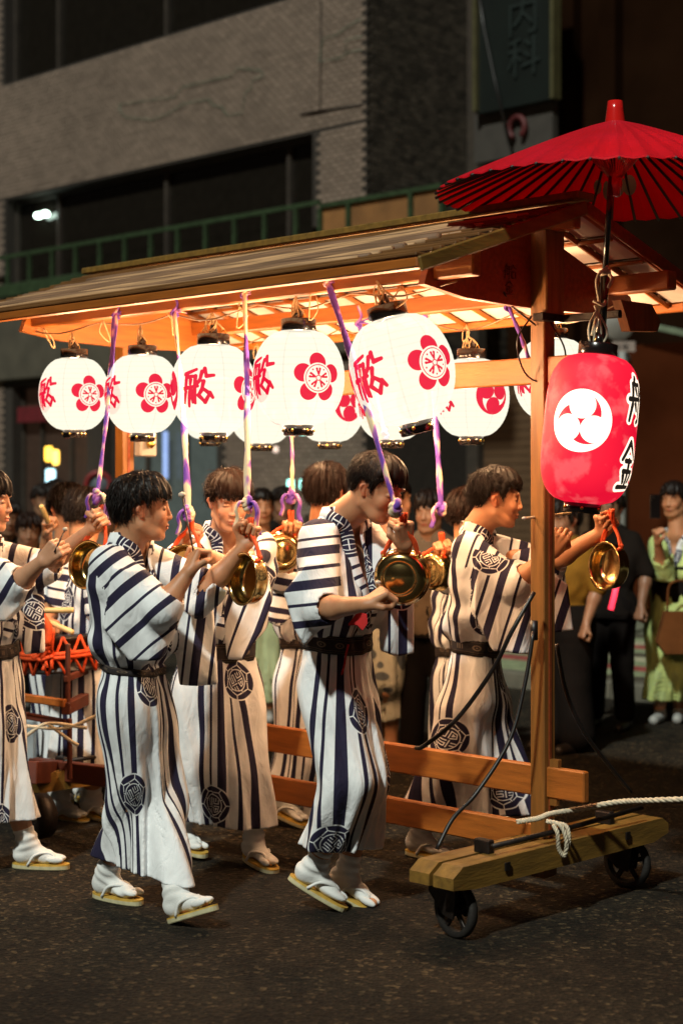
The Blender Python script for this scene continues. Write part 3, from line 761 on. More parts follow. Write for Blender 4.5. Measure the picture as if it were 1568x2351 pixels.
# gable boards
for l in (.045, LP - .045):
    q = MB(); q.prism([cart(l, w, z) for w, z in ((-.62, 2.275), (-.60, 2.33), (-.30, 2.43), (0, 2.535), (.30, 2.43), (.60, 2.33), (.62, 2.275), (.40, 2.245), (0, 2.235), (-.40, 2.245))], AX, .030)
    gb = q.build('gable_board', W_RED if l < 1 else W_CROSS, ct)
INK = mat('faded_ink', (.10, .018, .005), .7)
q = MB()
for (w, z, s_) in ((-.155, 2.36, .07), (-.155, 2.30, .06), (.13, 2.36, .07), (.13, 2.30, .06)):
    for st in (FUNE if z > 2.33 else KIN): q.tube([cart(.027, w + (p[0] - .5) * s_, z + (p[1] - .5) * s_ * .8) for p in st], .0022, 4)
q.build('ink_lettering', INK, ct)
bm_('post_plank', cart(-.05, 0, 2.20), cart(-.05, 0, 2.52), .11, .022, W_UP, up=AX)
# purlins
bm_('purlin', cart(-.15, -.55, 2.345), cart(LP - .01, -.55, 2.345), .045, .100, W_LONG)
bm_('purlin', cart(-.30, .40, 2.350), cart(LP + .2, .40, 2.350), .06, .070, W_LONG)
bm_('ridge_beam', cart(-.16, 0, 2.545), cart(LP + .25, 0, 2.545), .045, .06, W_LONG)
bm_('ridge_cap', cart(-.20, 0, 2.628), cart(LP + .28, 0, 2.628), .10, .030, W_BASE)
q = MB(); q.prism([cart(-.16, .30, 2.16), cart(-.16, .48, 2.17), cart(-.16, .50, 2.21), cart(-.16, .44, 2.272), cart(-.16, .24, 2.272)], AX, .04); q.build('bracket', W_UP, ct)
def slope(w, dz=0.):        # roof surface height at cross position w
    return 2.595 - abs(w) * .322 + dz
RL0, RL1 = -.18, LP + .22
ROOFW = mat('dark_roof_board', (.15, .062, .014), .6, var=.35, scale=6, bump=.3, bscale=30, stretch=(1, 9, 9), rot=Q)
# rafters, battens, paper panels, for both slopes
for s_ in (-1, 1):
    bm_('eave_beam', cart(RL0, s_ * .865, slope(.865) - .012), cart(RL1, s_ * .865, slope(.865) - .012), .045, .035, W_LONG)
    if False: bm_('fascia_board', cart(RL0 + .16, s_ * .80, slope(.80) - .048), cart(RL1 - .04, s_ * .80, slope(.80) - .048), .018, .050, W_LONG)
    nr = 17
    raf = []
    for i in range(nr):
        l = RL0 + .012 + (RL1 - RL0 - .024) * i / (nr - 1)
        bm_('rafter', cart(l, s_ * .02, slope(.02) - .018), cart(l, s_ * .84, slope(.84) - .018), .018, .020, W_CROSS if i else W_RED)
        raf.append(l)
    ws_ = [.03, .23, .43, .63, .84]
    for w in ws_[1:4]:
        bm_('batten', cart(RL0 + .03, s_ * w, slope(w) - .020), cart(RL1 - .03, s_ * w, slope(w) - .020), .016, .016, W_LONG)
    for i in range(nr - 1):
        for j in range(4):
            w0, w1 = ws_[j] + .009, ws_[j + 1] - .009; l0, l1 = raf[i] + .010, raf[i + 1] - .010
            q = MB(); q.prism([cart(l0, s_ * w0, slope(w0) - .004), cart(l1, s_ * w0, slope(w0) - .004), cart(l1, s_ * w1, slope(w1) - .004), cart(l0, s_ * w1, slope(w1) - .004)], UP, .003)
            q.build('paper_panel', PAPER, ct)
    # top boards
    bw = .062; nbr = 14
    for k in range(nbr):
        w0 = .03 + k * .0615; wc = w0 + bw / 2
        dd = random.uniform(-.004, .004)
        q = MB(); q.beam(cart(RL0 - .005 + random.uniform(-.01, .01), s_ * wc, slope(wc) + .012 + dd), cart(RL1 + .005, s_ * wc, slope(wc) + .012 - dd), bw - .003, .014, UP, .004)
        q.build('roof_board', ROOFW, ct)
    # verge board on the gable edge
    for l in (RL0 - .018, RL1 + .018):
        bm_('verge_board', cart(l, s_ * .0, slope(0) - .01), cart(l, s_ * .895, slope(.895) - .01), .016, .05, W_RED if s_ > 0 else W_BASE)
BLIND = [mat('rolled_blind_pale', (.52, .30, .15), .7, var=.5, scale=3, stretch=(1, 30, 30), rot=Q), mat('rolled_blind_grey', (.24, .13, .07), .7, var=.5, scale=3, stretch=(1, 30, 30), rot=Q)]
bl = thing('rolled_blind', 'bundle of long thin pale rolls lying along the near slope of the cart roof', 'blind', cart(1.2, -.6, 2.42))
for k in range(16):
    w = .24 + k * .037; pts = []
    for i in range(26):
        l = RL0 + .06 + k * .02 + (RL1 - RL0 - .40 - .03 * (k % 4)) * i / 25
        ww = w + .005 * math.sin(i * .35 + k * 2.1); r = .004 + .003 * math.sin(i * .4 + k * 1.7)
        pts.append(cart(l, -ww, slope(ww) + .016 + r))
    q = MB(); q.tube(pts, [.011 + .003 * math.sin(i * .5 + k * 1.7) + .003 * ((k * 7) % 3) for i in range(26)], 8); q.build('roll', BLIND[(k * 5 % 3) % 2], bl)

# wheeled cross bases
def caster():
    t = thing('wheel', None, None, (0, 0, 0))
    return t
def wheel_parts(l, w, par, turn):
    X = (AX * math.cos(turn) + CX * math.sin(turn)); Yv = (-AX * math.sin(turn) + CX * math.cos(turn))
    c = cart(l, w, .101)
    q = MB(); q.lathe([(.078, -.016), (.094, -.018), (.101, -.008), (.101, .008), (.094, .018), (.078, .016), (.078, -.016)], 36, c, X, UP, Yv); ty = q.build('wheel', mat('black_tyre', (.014, .011, .009), .7, var=.4, scale=40, bump=.5), par)
    q = MB(); q.lathe([(0, -.024), (.022, -.024), (.026, 0), (.022, .024), (0, .024)], 16, c, X, UP, Yv)
    for k in range(5):
        a = k * math.pi * 2 / 5 + .3
        q.beam(c + (X * math.cos(a) + UP * math.sin(a)) * .02, c + (X * math.cos(a) + UP * math.sin(a)) * .082, .018, .012, Yv, .002)
    q.build('spokes', IRON, ty)
    q = MB()
    for sgn in (-1, 1):
        q.prism([c + Yv * (.032 * sgn) + X * x + UP * z for x, z in ((-.022, -.03), (.03, -.02), (.105, .05), (.105, .090), (-.035, .090), (-.035, .04))], Yv, .007)
    q.box(c + X * .035 + UP * .088, (.16, .10, .014), X, Yv, UP); q.build('fork', IRON, par)
for l in (-.02, LP):
    for k, dl_ in enumerate((-.055, .055)):
        q = MB(); hw = .64
        P_ = [(-hw, .205), (-hw, .245), (-hw + .05, .278), (hw - .04, .278), (hw, .252), (hw, .215), (hw - .10, .192), (-hw + .12, .192)]
        q.prism([cart(l + dl_, w, z) for w, z in P_], AX, .092)
        q.build('base_beam', W_BASE, ct)
    for w in (-.50, .52): wheel_parts(l + .01, w, ct, .12 if w < 0 else -.1)
    q = MB()
    for w in (-.36, .36):
        q.box(cart(l - .107, w, .245), (.006, .03, .03), AX, CX, UP, .002)
        q.box(cart(l, w, .30), (.07, .035, .05), AX, CX, UP, .004)
    q.tube([cart(l - .07, -.40, .315), cart(l - .085, .0, .320), cart(l - .10, .46, .338)], .010, 8)
    q.build('iron_fittings', IRON, ct)
bm_('foot_block', cart(0, 0, .135), cart(0, 0, .20), .08, .075, W_UP, up=AX)
# clamps, box on the rear post
q = MB(); q.box(cart(-.04, -.02, 2.197), (.05, .12, .028), AX, CX, UP, .003); q.box(cart(-.16, .055, 2.197), (.30, .022, .028), AX, CX, UP, .003); q.build('iron_bracket', IRON, ct)
eb = MB(); p = cart(LP - .06, .08, 1.80); eb.box(p, (.05, .10, .16), AX, CX, UP, .006)
ebo = eb.build('junction_box', mat('grey_box', (.30, .27, .24), .5), ct)
m = MB(); m.ball(p - AX * .04 - CX * .0 - UP * .02, .022, 10); m.build('knob', GOLD, ebo)
# hooks and wiring under the eaves
q = MB()
rs_ = random.Random(3)
for (w, z0, n) in ((-.54, 2.285, 6), (.42, 2.285, 6)):
    ls = np.linspace(-.05, LP, n)
    for i in range(n - 1):
        a, b2 = cart(ls[i], w, z0), cart(ls[i + 1], w, z0)
        mid = (a + b2) / 2 - UP * rs_.uniform(.02, .06) + CX * rs_.uniform(-.04, .04)
        q.tube(spline([a, mid, b2], 10), .0036, 5)
    q.build('wiring', mat('tan_wire', (.20, .11, .05), .5, var=.4), ct); q = MB()
for i in range(6):
    l = .2 + i * .44; a = cart(l, -.55, 2.29)
    q.tube(spline([a, a + Vector((rs_.uniform(-.05, .05), 0, -.05)), a + Vector((rs_.uniform(-.06, .06), 0, -.09)), a + Vector((rs_.uniform(-.02, .02), 0, .02))], 12), .0028, 5)
    q.build('tie_cord', CORD, ct); q = MB()
q = MB(); q.tube(spline([cart(-.02, -.09, 2.2), cart(-.0, -.15, 2.1), cart(.02, -.06, 1.98), cart(-.06, .03, 1.96), cart(-.05, .07, 2.08), cart(-.03, .0, 2.19)], 30), .0035, 5)
q.tube(spline([cart(.0, -.04, 2.17), cart(.05, -.12, 2.24), cart(.02, -.2, 2.28)], 10), .004, 5); q.build('wiring', RUBBER, ct)
# black stay cables and the white pulling rope
def cable(label, pts, r, m_, n=30, name='cable', cat='cable'):
    q = MB(); q.tube(spline(pts, n), r, 8); o = q.build(name, m_, None); tag(o, label, cat); return o
cable('black cable curving from the post across the right drummer\'s sleeve down behind the rail', [at(1226, 1360, 5.98), at(1175, 1450, 5.95), at(1130, 1540, 6.0), at(1050, 1650, 6.1), at(975, 1712, 6.15), at(955, 1718, 6.2)], .0085, RUBBER)
cable('long black cable hanging from the post plug to the near end of the base beam', [at(1225, 1450, 6.0), at(1205, 1570, 5.97), at(1170, 1700, 5.93), at(1095, 1820, 5.88), at(1040, 1880, 5.83), at(1003, 1950, 5.78)], .0075, RUBBER)
cable('black cable hanging from the post to the far right end of the base beam', [at(1278, 1480, 6.25), at(1300, 1590, 6.3), at(1340, 1680, 6.35), at(1400, 1760, 6.45), at(1448, 1820, 6.52)], .0085, RUBBER)
q = MB(); q.tube([at(1226, 1425, 6.02), at(1226, 1470, 6.02)], .014, 8); o = q.build('plug', RUBBER); tag(o, 'black cable plug fixed to the face of the right post', 'plug')
rope = thing('pulling_rope', 'white rope lying over the front base beam and leading out to the right', 'rope', at(1300, 1862, 6.05))
def twisted(name, pts, r, par, n=90):
    P = spline(pts, n)
    for k in range(3):
        q = MB(); V_ = []
        for i, p in enumerate(P):
            t = (P[min(i + 1, len(P) - 1)] - P[max(i - 1, 0)]).normalized(); nrm = t.cross(UP).normalized() if abs(t.z) < .95 else t.cross(Vector((1, 0, 0))).normalized(); bn = t.cross(nrm)
            a = i * .9 + k * 2.0944; V_.append(p + (nrm * math.cos(a) + bn * math.sin(a)) * r * .5)
        q.tube(V_, r * .55, 6); q.build(name, ROPE, par)
twisted('strand', [at(1187, 1888, 6.0), at(1235, 1880, 6.0), at(1262, 1870, 6.03), at(1320, 1860, 6.08), at(1420, 1842, 6.1), at(1500, 1838, 6.0), at(1620, 1834, 5.9)], .0105, rope, 110)
twisted('hanging_loop', [at(1255, 1886, 5.98), at(1285, 1895, 5.95), at(1300, 1930, 5.95), at(1296, 1965, 5.97), at(1283, 1950, 5.96), at(1280, 1915, 5.94), at(1270, 1895, 5.95)], .0085, rope, 60)
twisted('hanging_loop', [at(1262, 1890, 6.0), at(1300, 1898, 5.97), at(1305, 1940, 5.97), at(1290, 1968, 6.0)], .008, rope, 50)

# ------------------------------------------------------------------ lanterns
LC = 1.07; LHt = .46
cv = Canvas(1400, 600, LC, LHt)
flower(cv, LC * .5, .225, .092)
glyph(cv, FUNE_SEAL, LC * .5 - .248 - .055, .155, .125, .15, .018, 1., .06)
tomoe(cv, .12, .225, .08, 1., 0., .3)
cvn = Canvas(1400, 600, LC, LHt)
tomoe(cvn, LC * .5, .235, .085, 1., 0., .5)
glyph(cvn, FUNE_SEAL, LC * .5 - .30, .155, .11, .14, .016, 1.)
cvr = Canvas(1400, 700, 1.02, .62)          # red lantern: white marks / black ink
cvr2 = Canvas(1400, 700, 1.02, .62)
tomoe(cvr, .51, .33, .108, 1., None, math.radians(90))
for st, (x, y, w, h) in ((FUNE, (.690, .345, .16, .155)), (KIN, (.680, .11, .105, .165)), (MU, (.785, .11, .07, .165))):
    glyph(cvr, st, x, y, w, h, .040, 1.); glyph(cvr2, st, x, y, w, h, .019, 1.)
I1 = image('crest_print', [cv.a], 1400, 600); I2 = image('comma_print', [cvn.a], 1400, 600); I3 = image('red_lantern_print', [cvr.a, cvr2.a, cvr.a * 0], 1400, 700)
def lantern_mat(name, img, white=5.0, red=False):
    m, nt, b = nodes_of(name); N = nt.nodes; L = nt.links
    uv = N.new('ShaderNodeUVMap'); im = N.new('ShaderNodeTexImage'); im.image = img
    L.new(uv.outputs[0], im.inputs[0])
    tc = N.new('ShaderNodeTexCoord'); n = N.new('ShaderNodeTexNoise'); n.inputs['Scale'].default_value = 9; n.inputs['Detail'].default_value = 4
    L.new(tc.outputs['Object'], n.inputs['Vector'])
    def mixc(f, A, B):
        x = N.new('ShaderNodeMix'); x.data_type = 'RGBA'
        if isinstance(f, float): x.inputs[0].default_value = f
        else: L.new(f, x.inputs[0])
        for k, c in ((6, A), (7, B)):
            if isinstance(c, tuple): x.inputs[k].default_value = (*c, 1)
            else: L.new(c, x.inputs[k])
        return x.outputs[2]
    if not red:
        ramp = N.new('ShaderNodeValToRGB'); ramp.color_ramp.elements[0].color = (.58, .004, .028, 1); ramp.color_ramp.elements[1].color = (.80, .012, .05, 1)
        L.new(n.outputs[0], ramp.inputs[0])
        sx = N.new('ShaderNodeSeparateXYZ'); L.new(uv.outputs[0], sx.inputs[0])
        def band_(out, freq, lo, width):      # thin darker lines: bamboo hoops and paper seams
            a_ = N.new('ShaderNodeMath'); a_.operation = 'MULTIPLY'; a_.inputs[1].default_value = freq; L.new(out, a_.inputs[0])
            f_ = N.new('ShaderNodeMath'); f_.operation = 'FRACT'; L.new(a_.outputs[0], f_.inputs[0])
            g_ = N.new('ShaderNodeMath'); g_.operation = 'LESS_THAN'; g_.inputs[1].default_value = width; L.new(f_.outputs[0], g_.inputs[0])
            m_ = N.new('ShaderNodeMapRange'); m_.inputs['To Min'].default_value = 1; m_.inputs['To Max'].default_value = lo; L.new(g_.outputs[0], m_.inputs['Value']); return m_.outputs[0]
        mm = N.new('ShaderNodeMath'); mm.operation = 'MULTIPLY'; L.new(band_(sx.outputs[1], 17, .93, .22), mm.inputs[0]); L.new(band_(sx.outputs[0], 8, .86, .045), mm.inputs[1])
        pv = N.new('ShaderNodeMix'); pv.data_type = 'RGBA'; pv.blend_type = 'MULTIPLY'; pv.inputs[0].default_value = 1; pv.inputs[6].default_value = (.95, .88, .70, 1); L.new(mm.outputs[0], pv.inputs[7])
        em = mixc(im.outputs[0], pv.outputs[2], ramp.outputs[0])
        base = mixc(im.outputs[0], (.8, .76, .7), (.5, .01, .02))
    else:
        ramp = N.new('ShaderNodeValToRGB'); e = ramp.color_ramp.elements; e[0].position = .5; e[0].color = (.62, .004, .026, 1); e[1].position = .62; e[1].color = (.70, .075, .085, 1)
        n.inputs['Scale'].default_value = 11
        L.new(n.outputs[0], ramp.inputs[0])
        se = N.new('ShaderNodeSeparateColor'); L.new(im.outputs[0], se.inputs[0])
        c1 = mixc(se.outputs[0], ramp.outputs[0], (1.25, 1.02, .78)); em = mixc(se.outputs[1], c1, (.012, .008, .006))
        b1 = mixc(se.outputs[0], (.45, .01, .02), (.8, .75, .7)); base = mixc(se.outputs[1], b1, (.01, .01, .01))
    L.new(base, b.inputs['Base Color']); L.new(em, b.inputs['Emission Color']); b.inputs['Emission Strength'].default_value = 1
    b.inputs['Roughness'].default_value = .6
    if not red:      # thin paper: part of the lamp's light passes straight through, ink blocks it
        e_ = N.new('ShaderNodeEmission'); L.new(em, e_.inputs[0]); tr = N.new('ShaderNodeBsdfTransparent')
        iv = N.new('ShaderNodeMath'); iv.operation = 'MULTIPLY_ADD'; iv.inputs[1].default_value = .28; iv.inputs[2].default_value = .70
        L.new(im.outputs[0], iv.inputs[0]); mxs = N.new('ShaderNodeMixShader'); L.new(iv.outputs[0], mxs.inputs[0])
        L.new(tr.outputs[0], mxs.inputs[1]); L.new(e_.outputs[0], mxs.inputs[2]); L.new(mxs.outputs[0], N['Material Output'].inputs[0])
        return m
    w = N.new('ShaderNodeTexNoise'); w.inputs['Scale'].default_value = 7
    bp = N.new('ShaderNodeBump'); bp.inputs['Strength'].default_value = .4; bp.inputs['Distance'].default_value = .01
    L.new(tc.outputs['Object'], w.inputs['Vector']); L.new(w.outputs[0], bp.inputs['Height']); L.new(bp.outputs[0], b.inputs['Normal'])
    return m
LM1 = lantern_mat('lit_paper_flower_crest', I1, 7.6); LM2 = lantern_mat('lit_paper_comma_crest', I2, 7.6); LM3 = lantern_mat('lit_red_paper', I3, red=True)
def lantern_proto(lm, R=.172, H=.176, rt=.060, rbm=.050, p=2.0, name='paper_lantern', caph=.044, ribs=True):
    """centre at origin; hung from above"""
    t = thing(name, None, None, (0, 0, 0))
    prof = []; n = 40
    zt = H; zb = -H
    for i in range(n + 1):
        z = zb + (zt - zb) * i / n
        rr = rt if z > 0 else rbm
        q = max(0, 1 - abs(z / H) ** p) ** (1 / 1.85)
        prof.append((rr + (R - rr) * q + (.0006 * (i % 2) if ribs else 0), z))
    arc = [0]
    for i in range(n): arc.append(arc[-1] + math.hypot(prof[i + 1][0] - prof[i][0], prof[i + 1][1] - prof[i][1]))
    m = MB(); m.lathe(prof, 64, vs=[a / arc[-1] for a in arc], wob=lambda a, z: 1 - .006 * abs(math.sin(a * 4)) ** 3)
    m.build('paper_shade', lm, t)
    m = MB(); m.lathe([(rt - .012, H - .002), (rt + .004, H - .002), (rt + .006, H + .002), (rt + .006, H + caph - .003), (rt + .003, H + caph), (rt - .008, H + caph), (rt - .012, H + .005), (0, H + .006)], 40); tcp = m.build('top_ring', BLACK, t)
    m = MB(); m.lathe([(0, -H - caph * .85), (rbm, -H - caph * .85), (rbm + .005, -H - caph * .85 + .003), (rbm + .005, -H + .001), (rbm - .008, -H + .002)], 40); bcp = m.build('bottom_ring', BLACK, t)
    for k in range(6):
        a = k * math.pi / 3 + .2
        m = MB(); m.ball((math.cos(a) * (rbm + .006), math.sin(a) * (rbm + .006), -H - caph * .42), .0065, 8); m.build('stud', GOLD, bcp)
    for s_ in (-1, 1):
        m = MB(); m.tube(spline([(rt * s_, 0, H + .01), (rt * s_, 0, H + .045), (rt * .75 * s_, 0, H + .062), (rt * .5 * s_, 0, H + .04), (rt * .45 * s_, 0, H + .02)], 14), .0022, 5); m.build('hook_wire', GOLD, tcp)
    m = MB(); m.lathe([(0, H + .01), (.014, H + .01), (.018, H + .05), (.012, H + .08), (0, H + .08)], 12); m.build('lamp_socket', BLACK, tcp)
    if ribs:
        bd = bpy.data.lights.new('lantern_bulb', 'POINT'); bd.energy = 74; bd.color = LAMP; bd.shadow_soft_size = .05
        bo = bpy.data.objects.new('lantern_bulb', bd); COL.objects.link(bo); bo.parent = t
    return t
protoA = lantern_proto(LM1); protoB = lantern_proto(LM2)
first = {'A': protoA, 'B': protoB}
used = {'A': False, 'B': False}
def put_lantern(kind, pos, rotz, tilt, scale, label, group, hang):
    o = first[kind] if not used[kind] else dup(first[kind])
    used[kind] = True
    M = Matrix.Rotation(tilt, 3, 'Y') @ Matrix.Rotation(rotz, 3, 'Z')
    o.rotation_euler = M.to_euler(); o.location = pos; o.scale = (scale,) * 3
    o['label'] = label; o['category'] = 'lantern'; o['group'] = group
    # hanging cord : a part of the lantern, built in its own frame
    top = o.location + M @ Vector((0, 0, .215 * scale))
    inv = M.inverted()
    m = MB()
    a = (inv @ (Vector(hang) - Vector(pos))) / scale; b3 = Vector((0, 0, .22))
    for d in (-1, 1):
        m.tube(spline([b3 + Vector((.05 * d, 0, .015)), b3 + Vector((.02 * d, .01, .045)), b3 + (a - b3) * .5 + Vector((.008 * d, .006, 0)), a], 14), .0035, 5)
    m.tube(spline([a, a + Vector((.03, 0, -.03)), a + Vector((.012, .01, -.075)), a + Vector((-.02, 0, -.04)), a], 12), .003, 5)
    c = bpy.data.objects.new('hanging_cord', m.mesh('hanging_cord')); COL.objects.link(c); c.data.materials.append(CORD); c.parent = o
    return o
# uv u=.5 is where angle = pi (local -X); camera-facing direction is -Y => rotate
def face(cu, lx, ly, off):   # rotation so that print centre looks at the camera turned by off radians (to picture right)
    d = Vector((-lx, -ly)).normalized(); ang = math.atan2(d.y, d.x)
    return ang - math.pi + off
near_info = [(2.165, 905, .90, .46, 'leftmost white lantern of the near row with a flower crest'),
             (1.682, 905, .93, .36, 'second white lantern from the left, a purple strap between it and the first'),
             (1.227, 893, 1.00, 1.02, 'third white lantern from the left with a large red character facing forward'),
             (.734, 868, 1.02, .44, 'fourth white lantern of the near row, upright with its flower crest beside a purple strap'),
             (.291, 850, 1.10, .66, 'large white lantern swinging tilted at the right end of the near row')]
for i, (l, v, sc, off, lab) in enumerate(near_info):
    p = cart(l, -.55, 0); u = U0 + F * p.x / p.y
    du = 0; tilt = 0.
    if i == 4: du = 43; tilt = -.245
    pos = at(u + du, v, p.y)
    put_lantern('A', pos, face(0, pos.x, pos.y, off), tilt, sc, lab, 'white paper lanterns with red crests along the cart eaves', cart(l, -.56, 2.255))
far_info = [(.30, 870, .92, 'white lantern mostly hidden behind the wooden post and the red lantern'), (.731, 913, .93, 'white lantern with a red comma crest in the far row behind the wooden upper rail'),
            (1.19, 925, .93, 'far white lantern half hidden behind the big tilted lantern'), (1.58, 932, .93, 'far white lantern with part of a comma crest showing beside the fourth near lantern'),
            (2.04, 940, .93, 'far white lantern showing low between the third and fourth near lanterns'), (2.42, 935, .9, 'far white lantern hidden deepest behind the left lanterns')]
for i, (l, v, sc, lab) in enumerate(far_info):
    p = cart(l, .45, 0); u = U0 + F * p.x / p.y
    pos = at(u, v, p.y)
    put_lantern('B', pos, face(0, pos.x, pos.y, .62), 0, sc, lab, 'white paper lanterns with red crests along the cart eaves', cart(l, .42, 2.255))
# the red lantern
rl = lantern_proto(LM3, R=.163, H=.262, rt=.062, rbm=.060, p=4.2, name='red_lantern', caph=.040, ribs=False)
pos = at(1354, 985, 5.80)
Mr = Matrix.Rotation(.10, 3, 'Y') @ Matrix.Rotation(face(0, pos.x, pos.y, -.20), 3, 'Z')
rl.location = pos; rl.rotation_euler = Mr.to_euler(); tag(rl, 'tall red paper lantern with white comma crest and black characters hanging by the right post', 'lantern')
# parasol
PB = at(1378, 790, 5.86)
par = thing('parasol', 'large red oiled paper parasol with dark ribs on a black pole above the cart end', 'parasol', PB)
tip = at(1412, 262, 5.90); axis = (tip - PB).normalized()
cen = at(1412, 300, 5.90)
RR = .635; zr = 2.632; za = 2.875
m = MB(); m.tube([PB + axis * .02, PB + axis * .25], .017, 12); m.build('lower_sleeve', BLACK, par)
m = MB(); m.tube([PB + axis * .25, at(1410, 300, 5.9)], .0105, 12); m.build('pole', BLACK, par)
NR = 44
cxp, cyp = cen.x, cen.y
m = MB(); Vt = []; fs = []
for side in (0, 1):
    for j in range(9):
        r = .035 + (RR - .035) * j / 8; q = j / 8
        z = za + (zr - za) * (q ** 1.12) - (.006 if side else 0)
        for k in range(NR * 2):
            a = 2 * math.pi * k / (NR * 2)
            sag = (-.007 * q) if k % 2 else 0
            rr_ = r * (1 - (.004 * q if k % 2 else 0))
            Vt.append(Vector((cxp + rr_ * math.cos(a), cyp + rr_ * math.sin(a), z + sag)))
n2 = NR * 2
for side in (0, 1):
    o_ = side * 9 * n2
    for j in range(8):
        for k in range(n2):
            a, b4 = o_ + j * n2 + k, o_ + j * n2 + (k + 1) % n2; c, d = b4 + n2, a + n2
            fs.append((a, b4, c, d) if side else (d, c, b4, a))
o1 = 8 * n2
for k in range(n2): fs.append((o1 + k, o1 + (k + 1) % n2, o1 + 9 * n2 + (k + 1) % n2, o1 + 9 * n2 + k))
m.add(Vt, fs)
def canopy_mat():
    m_, nt, b = nodes_of('red_oiled_paper'); N = nt.nodes; L = nt.links
    tc = N.new('ShaderNodeTexCoord'); n = N.new('ShaderNodeTexNoise'); n.inputs['Scale'].default_value = 8; L.new(tc.outputs['Object'], n.inputs['Vector'])
    cr = N.new('ShaderNodeValToRGB'); cr.color_ramp.elements[0].color = (.72, .010, .018, 1); cr.color_ramp.elements[1].color = (.92, .020, .055, 1)
    L.new(n.outputs[0], cr.inputs[0]); L.new(cr.outputs[0], b.inputs['Base Color']); b.inputs['Roughness'].default_value = .5
    tr = N.new('ShaderNodeBsdfTranslucent'); tr.inputs['Color'].default_value = (.95, .012, .03, 1)
    mx = N.new('ShaderNodeMixShader'); mx.inputs[0].default_value = .5
    L.new(b.outputs[0], mx.inputs[1]); L.new(tr.outputs[0], mx.inputs[2]); L.new(mx.outputs[0], N['Material Output'].inputs[0])
    return m_
m.build('canopy', canopy_mat(), par)
RIB = mat('dark_parasol_rib', (.025, .004, .004), .5); rme = None
for k in range(NR):
    a = 2 * math.pi * k / NR; d = Vector((math.cos(a), math.sin(a), 0))
    if rme is None:
        q = MB(); q.tube([Vector((.03, 0, za - .015 - zr)), Vector((RR * .5, 0, (za - zr) * (1 - .5 ** 1.12) - .014)), Vector((RR + .008, 0, -.012))], .0058, 5); rme = q.mesh('rib'); rme.materials.append(RIB)
        q = MB(); q.tube([Vector((.022, 0, .045)), Vector((.135, 0, .175))], .0022, 4); sme2 = q.mesh('strut'); sme2.materials.append(RED_LACQ)
    o = bpy.data.objects.new('rib', rme); COL.objects.link(o); o.parent = par; o.matrix_parent_inverse = Matrix.Translation(-PB); o.location = (cxp, cyp, zr); o.rotation_euler = (0, 0, a)
    o = bpy.data.objects.new('strut', sme2); COL.objects.link(o); o.parent = par; o.matrix_parent_inverse = Matrix.Translation(-PB); o.location = (cxp, cyp, zr); o.rotation_euler = (0, 0, a)
q = MB(); q.lathe([(0, -.02), (.02, -.02), (.026, .02), (.024, .05), (.012, .055)], 20, Vector((cxp, cyp, zr + .0))); q.build('runner', RED_LACQ, par)
q = MB(); q.lathe([(0, -.01), (.036, -.01), (.036, .0), (.030, .045), (.027, .075), (.0, .080)], 24, Vector((cxp, cyp, za - .0)) - Vector((0, 0, .0))); q.build('finial', RED_LACQ, par)
# white crest patches painted on the paper of the far side
CR = mat('cream_paint', (.95, .80, .50), .7)
q = MB()
for (u, v, ru, rv) in ((1372, 428, 9, 17), (1392, 436, 8, 22), (1418, 426, 16, 26), (1445, 424, 16, 24)):
    V5 = []
    for k in range(16):
        a = 2 * math.pi * k / 16; uu, vv = u + ru * math.cos(a), v + rv * math.sin(a)
        d = Vector(((uu - U0) / F, 1, (V0 - vv) / F)); o_ = Vector((0, 0, EYE))
        lo, hi = 6.0, 6.6
        for _ in range(30):
            mid = (lo + hi) / 2; p = o_ + d * mid; r = math.hypot(p.x - cxp, p.y - cyp); zc = za + (zr - za) * (max((r - .035) / (RR - .035), 0) ** 1.12)
            if p.z < zc - .020 and p.y > cyp: lo = mid
            else: hi = mid
        V5.append(o_ + d * (lo - .004))
    q.add(V5, [tuple(range(16))])
q.build('crest_patch', CR, par)
# cords of the red lantern and pole
q = MB(); a = at(1388, 625, 5.84)
q.tube(spline([a + Vector((.008, -.02, .02)), at(1370, 640, 5.82), at(1376, 700, 5.82), at(1366, 740, 5.8), at(1358, 770, 5.8)], 24), .006, 6)
q.tube(spline([at(1398, 628, 5.84), at(1405, 640, 5.82), at(1396, 660, 5.82)], 10), .006, 6)
q.tube(spline([at(1362, 690, 5.8), at(1385, 700, 5.79), at(1390, 690, 5.82)], 10), .006, 6)
for k in range(4):
    q.tube(spline([at(1376 - 4 * k, 700, 5.8), at(1352 + 14 * k, 750 + 4 * k, 5.79), at(1356 + 6 * k, 800, 5.8)], 14), .004, 5)
q.tube([at(1388, 618, 5.84), at(1390, 630, 5.84)], .021, 12)
q.build('tie_cord', ROPE, par)
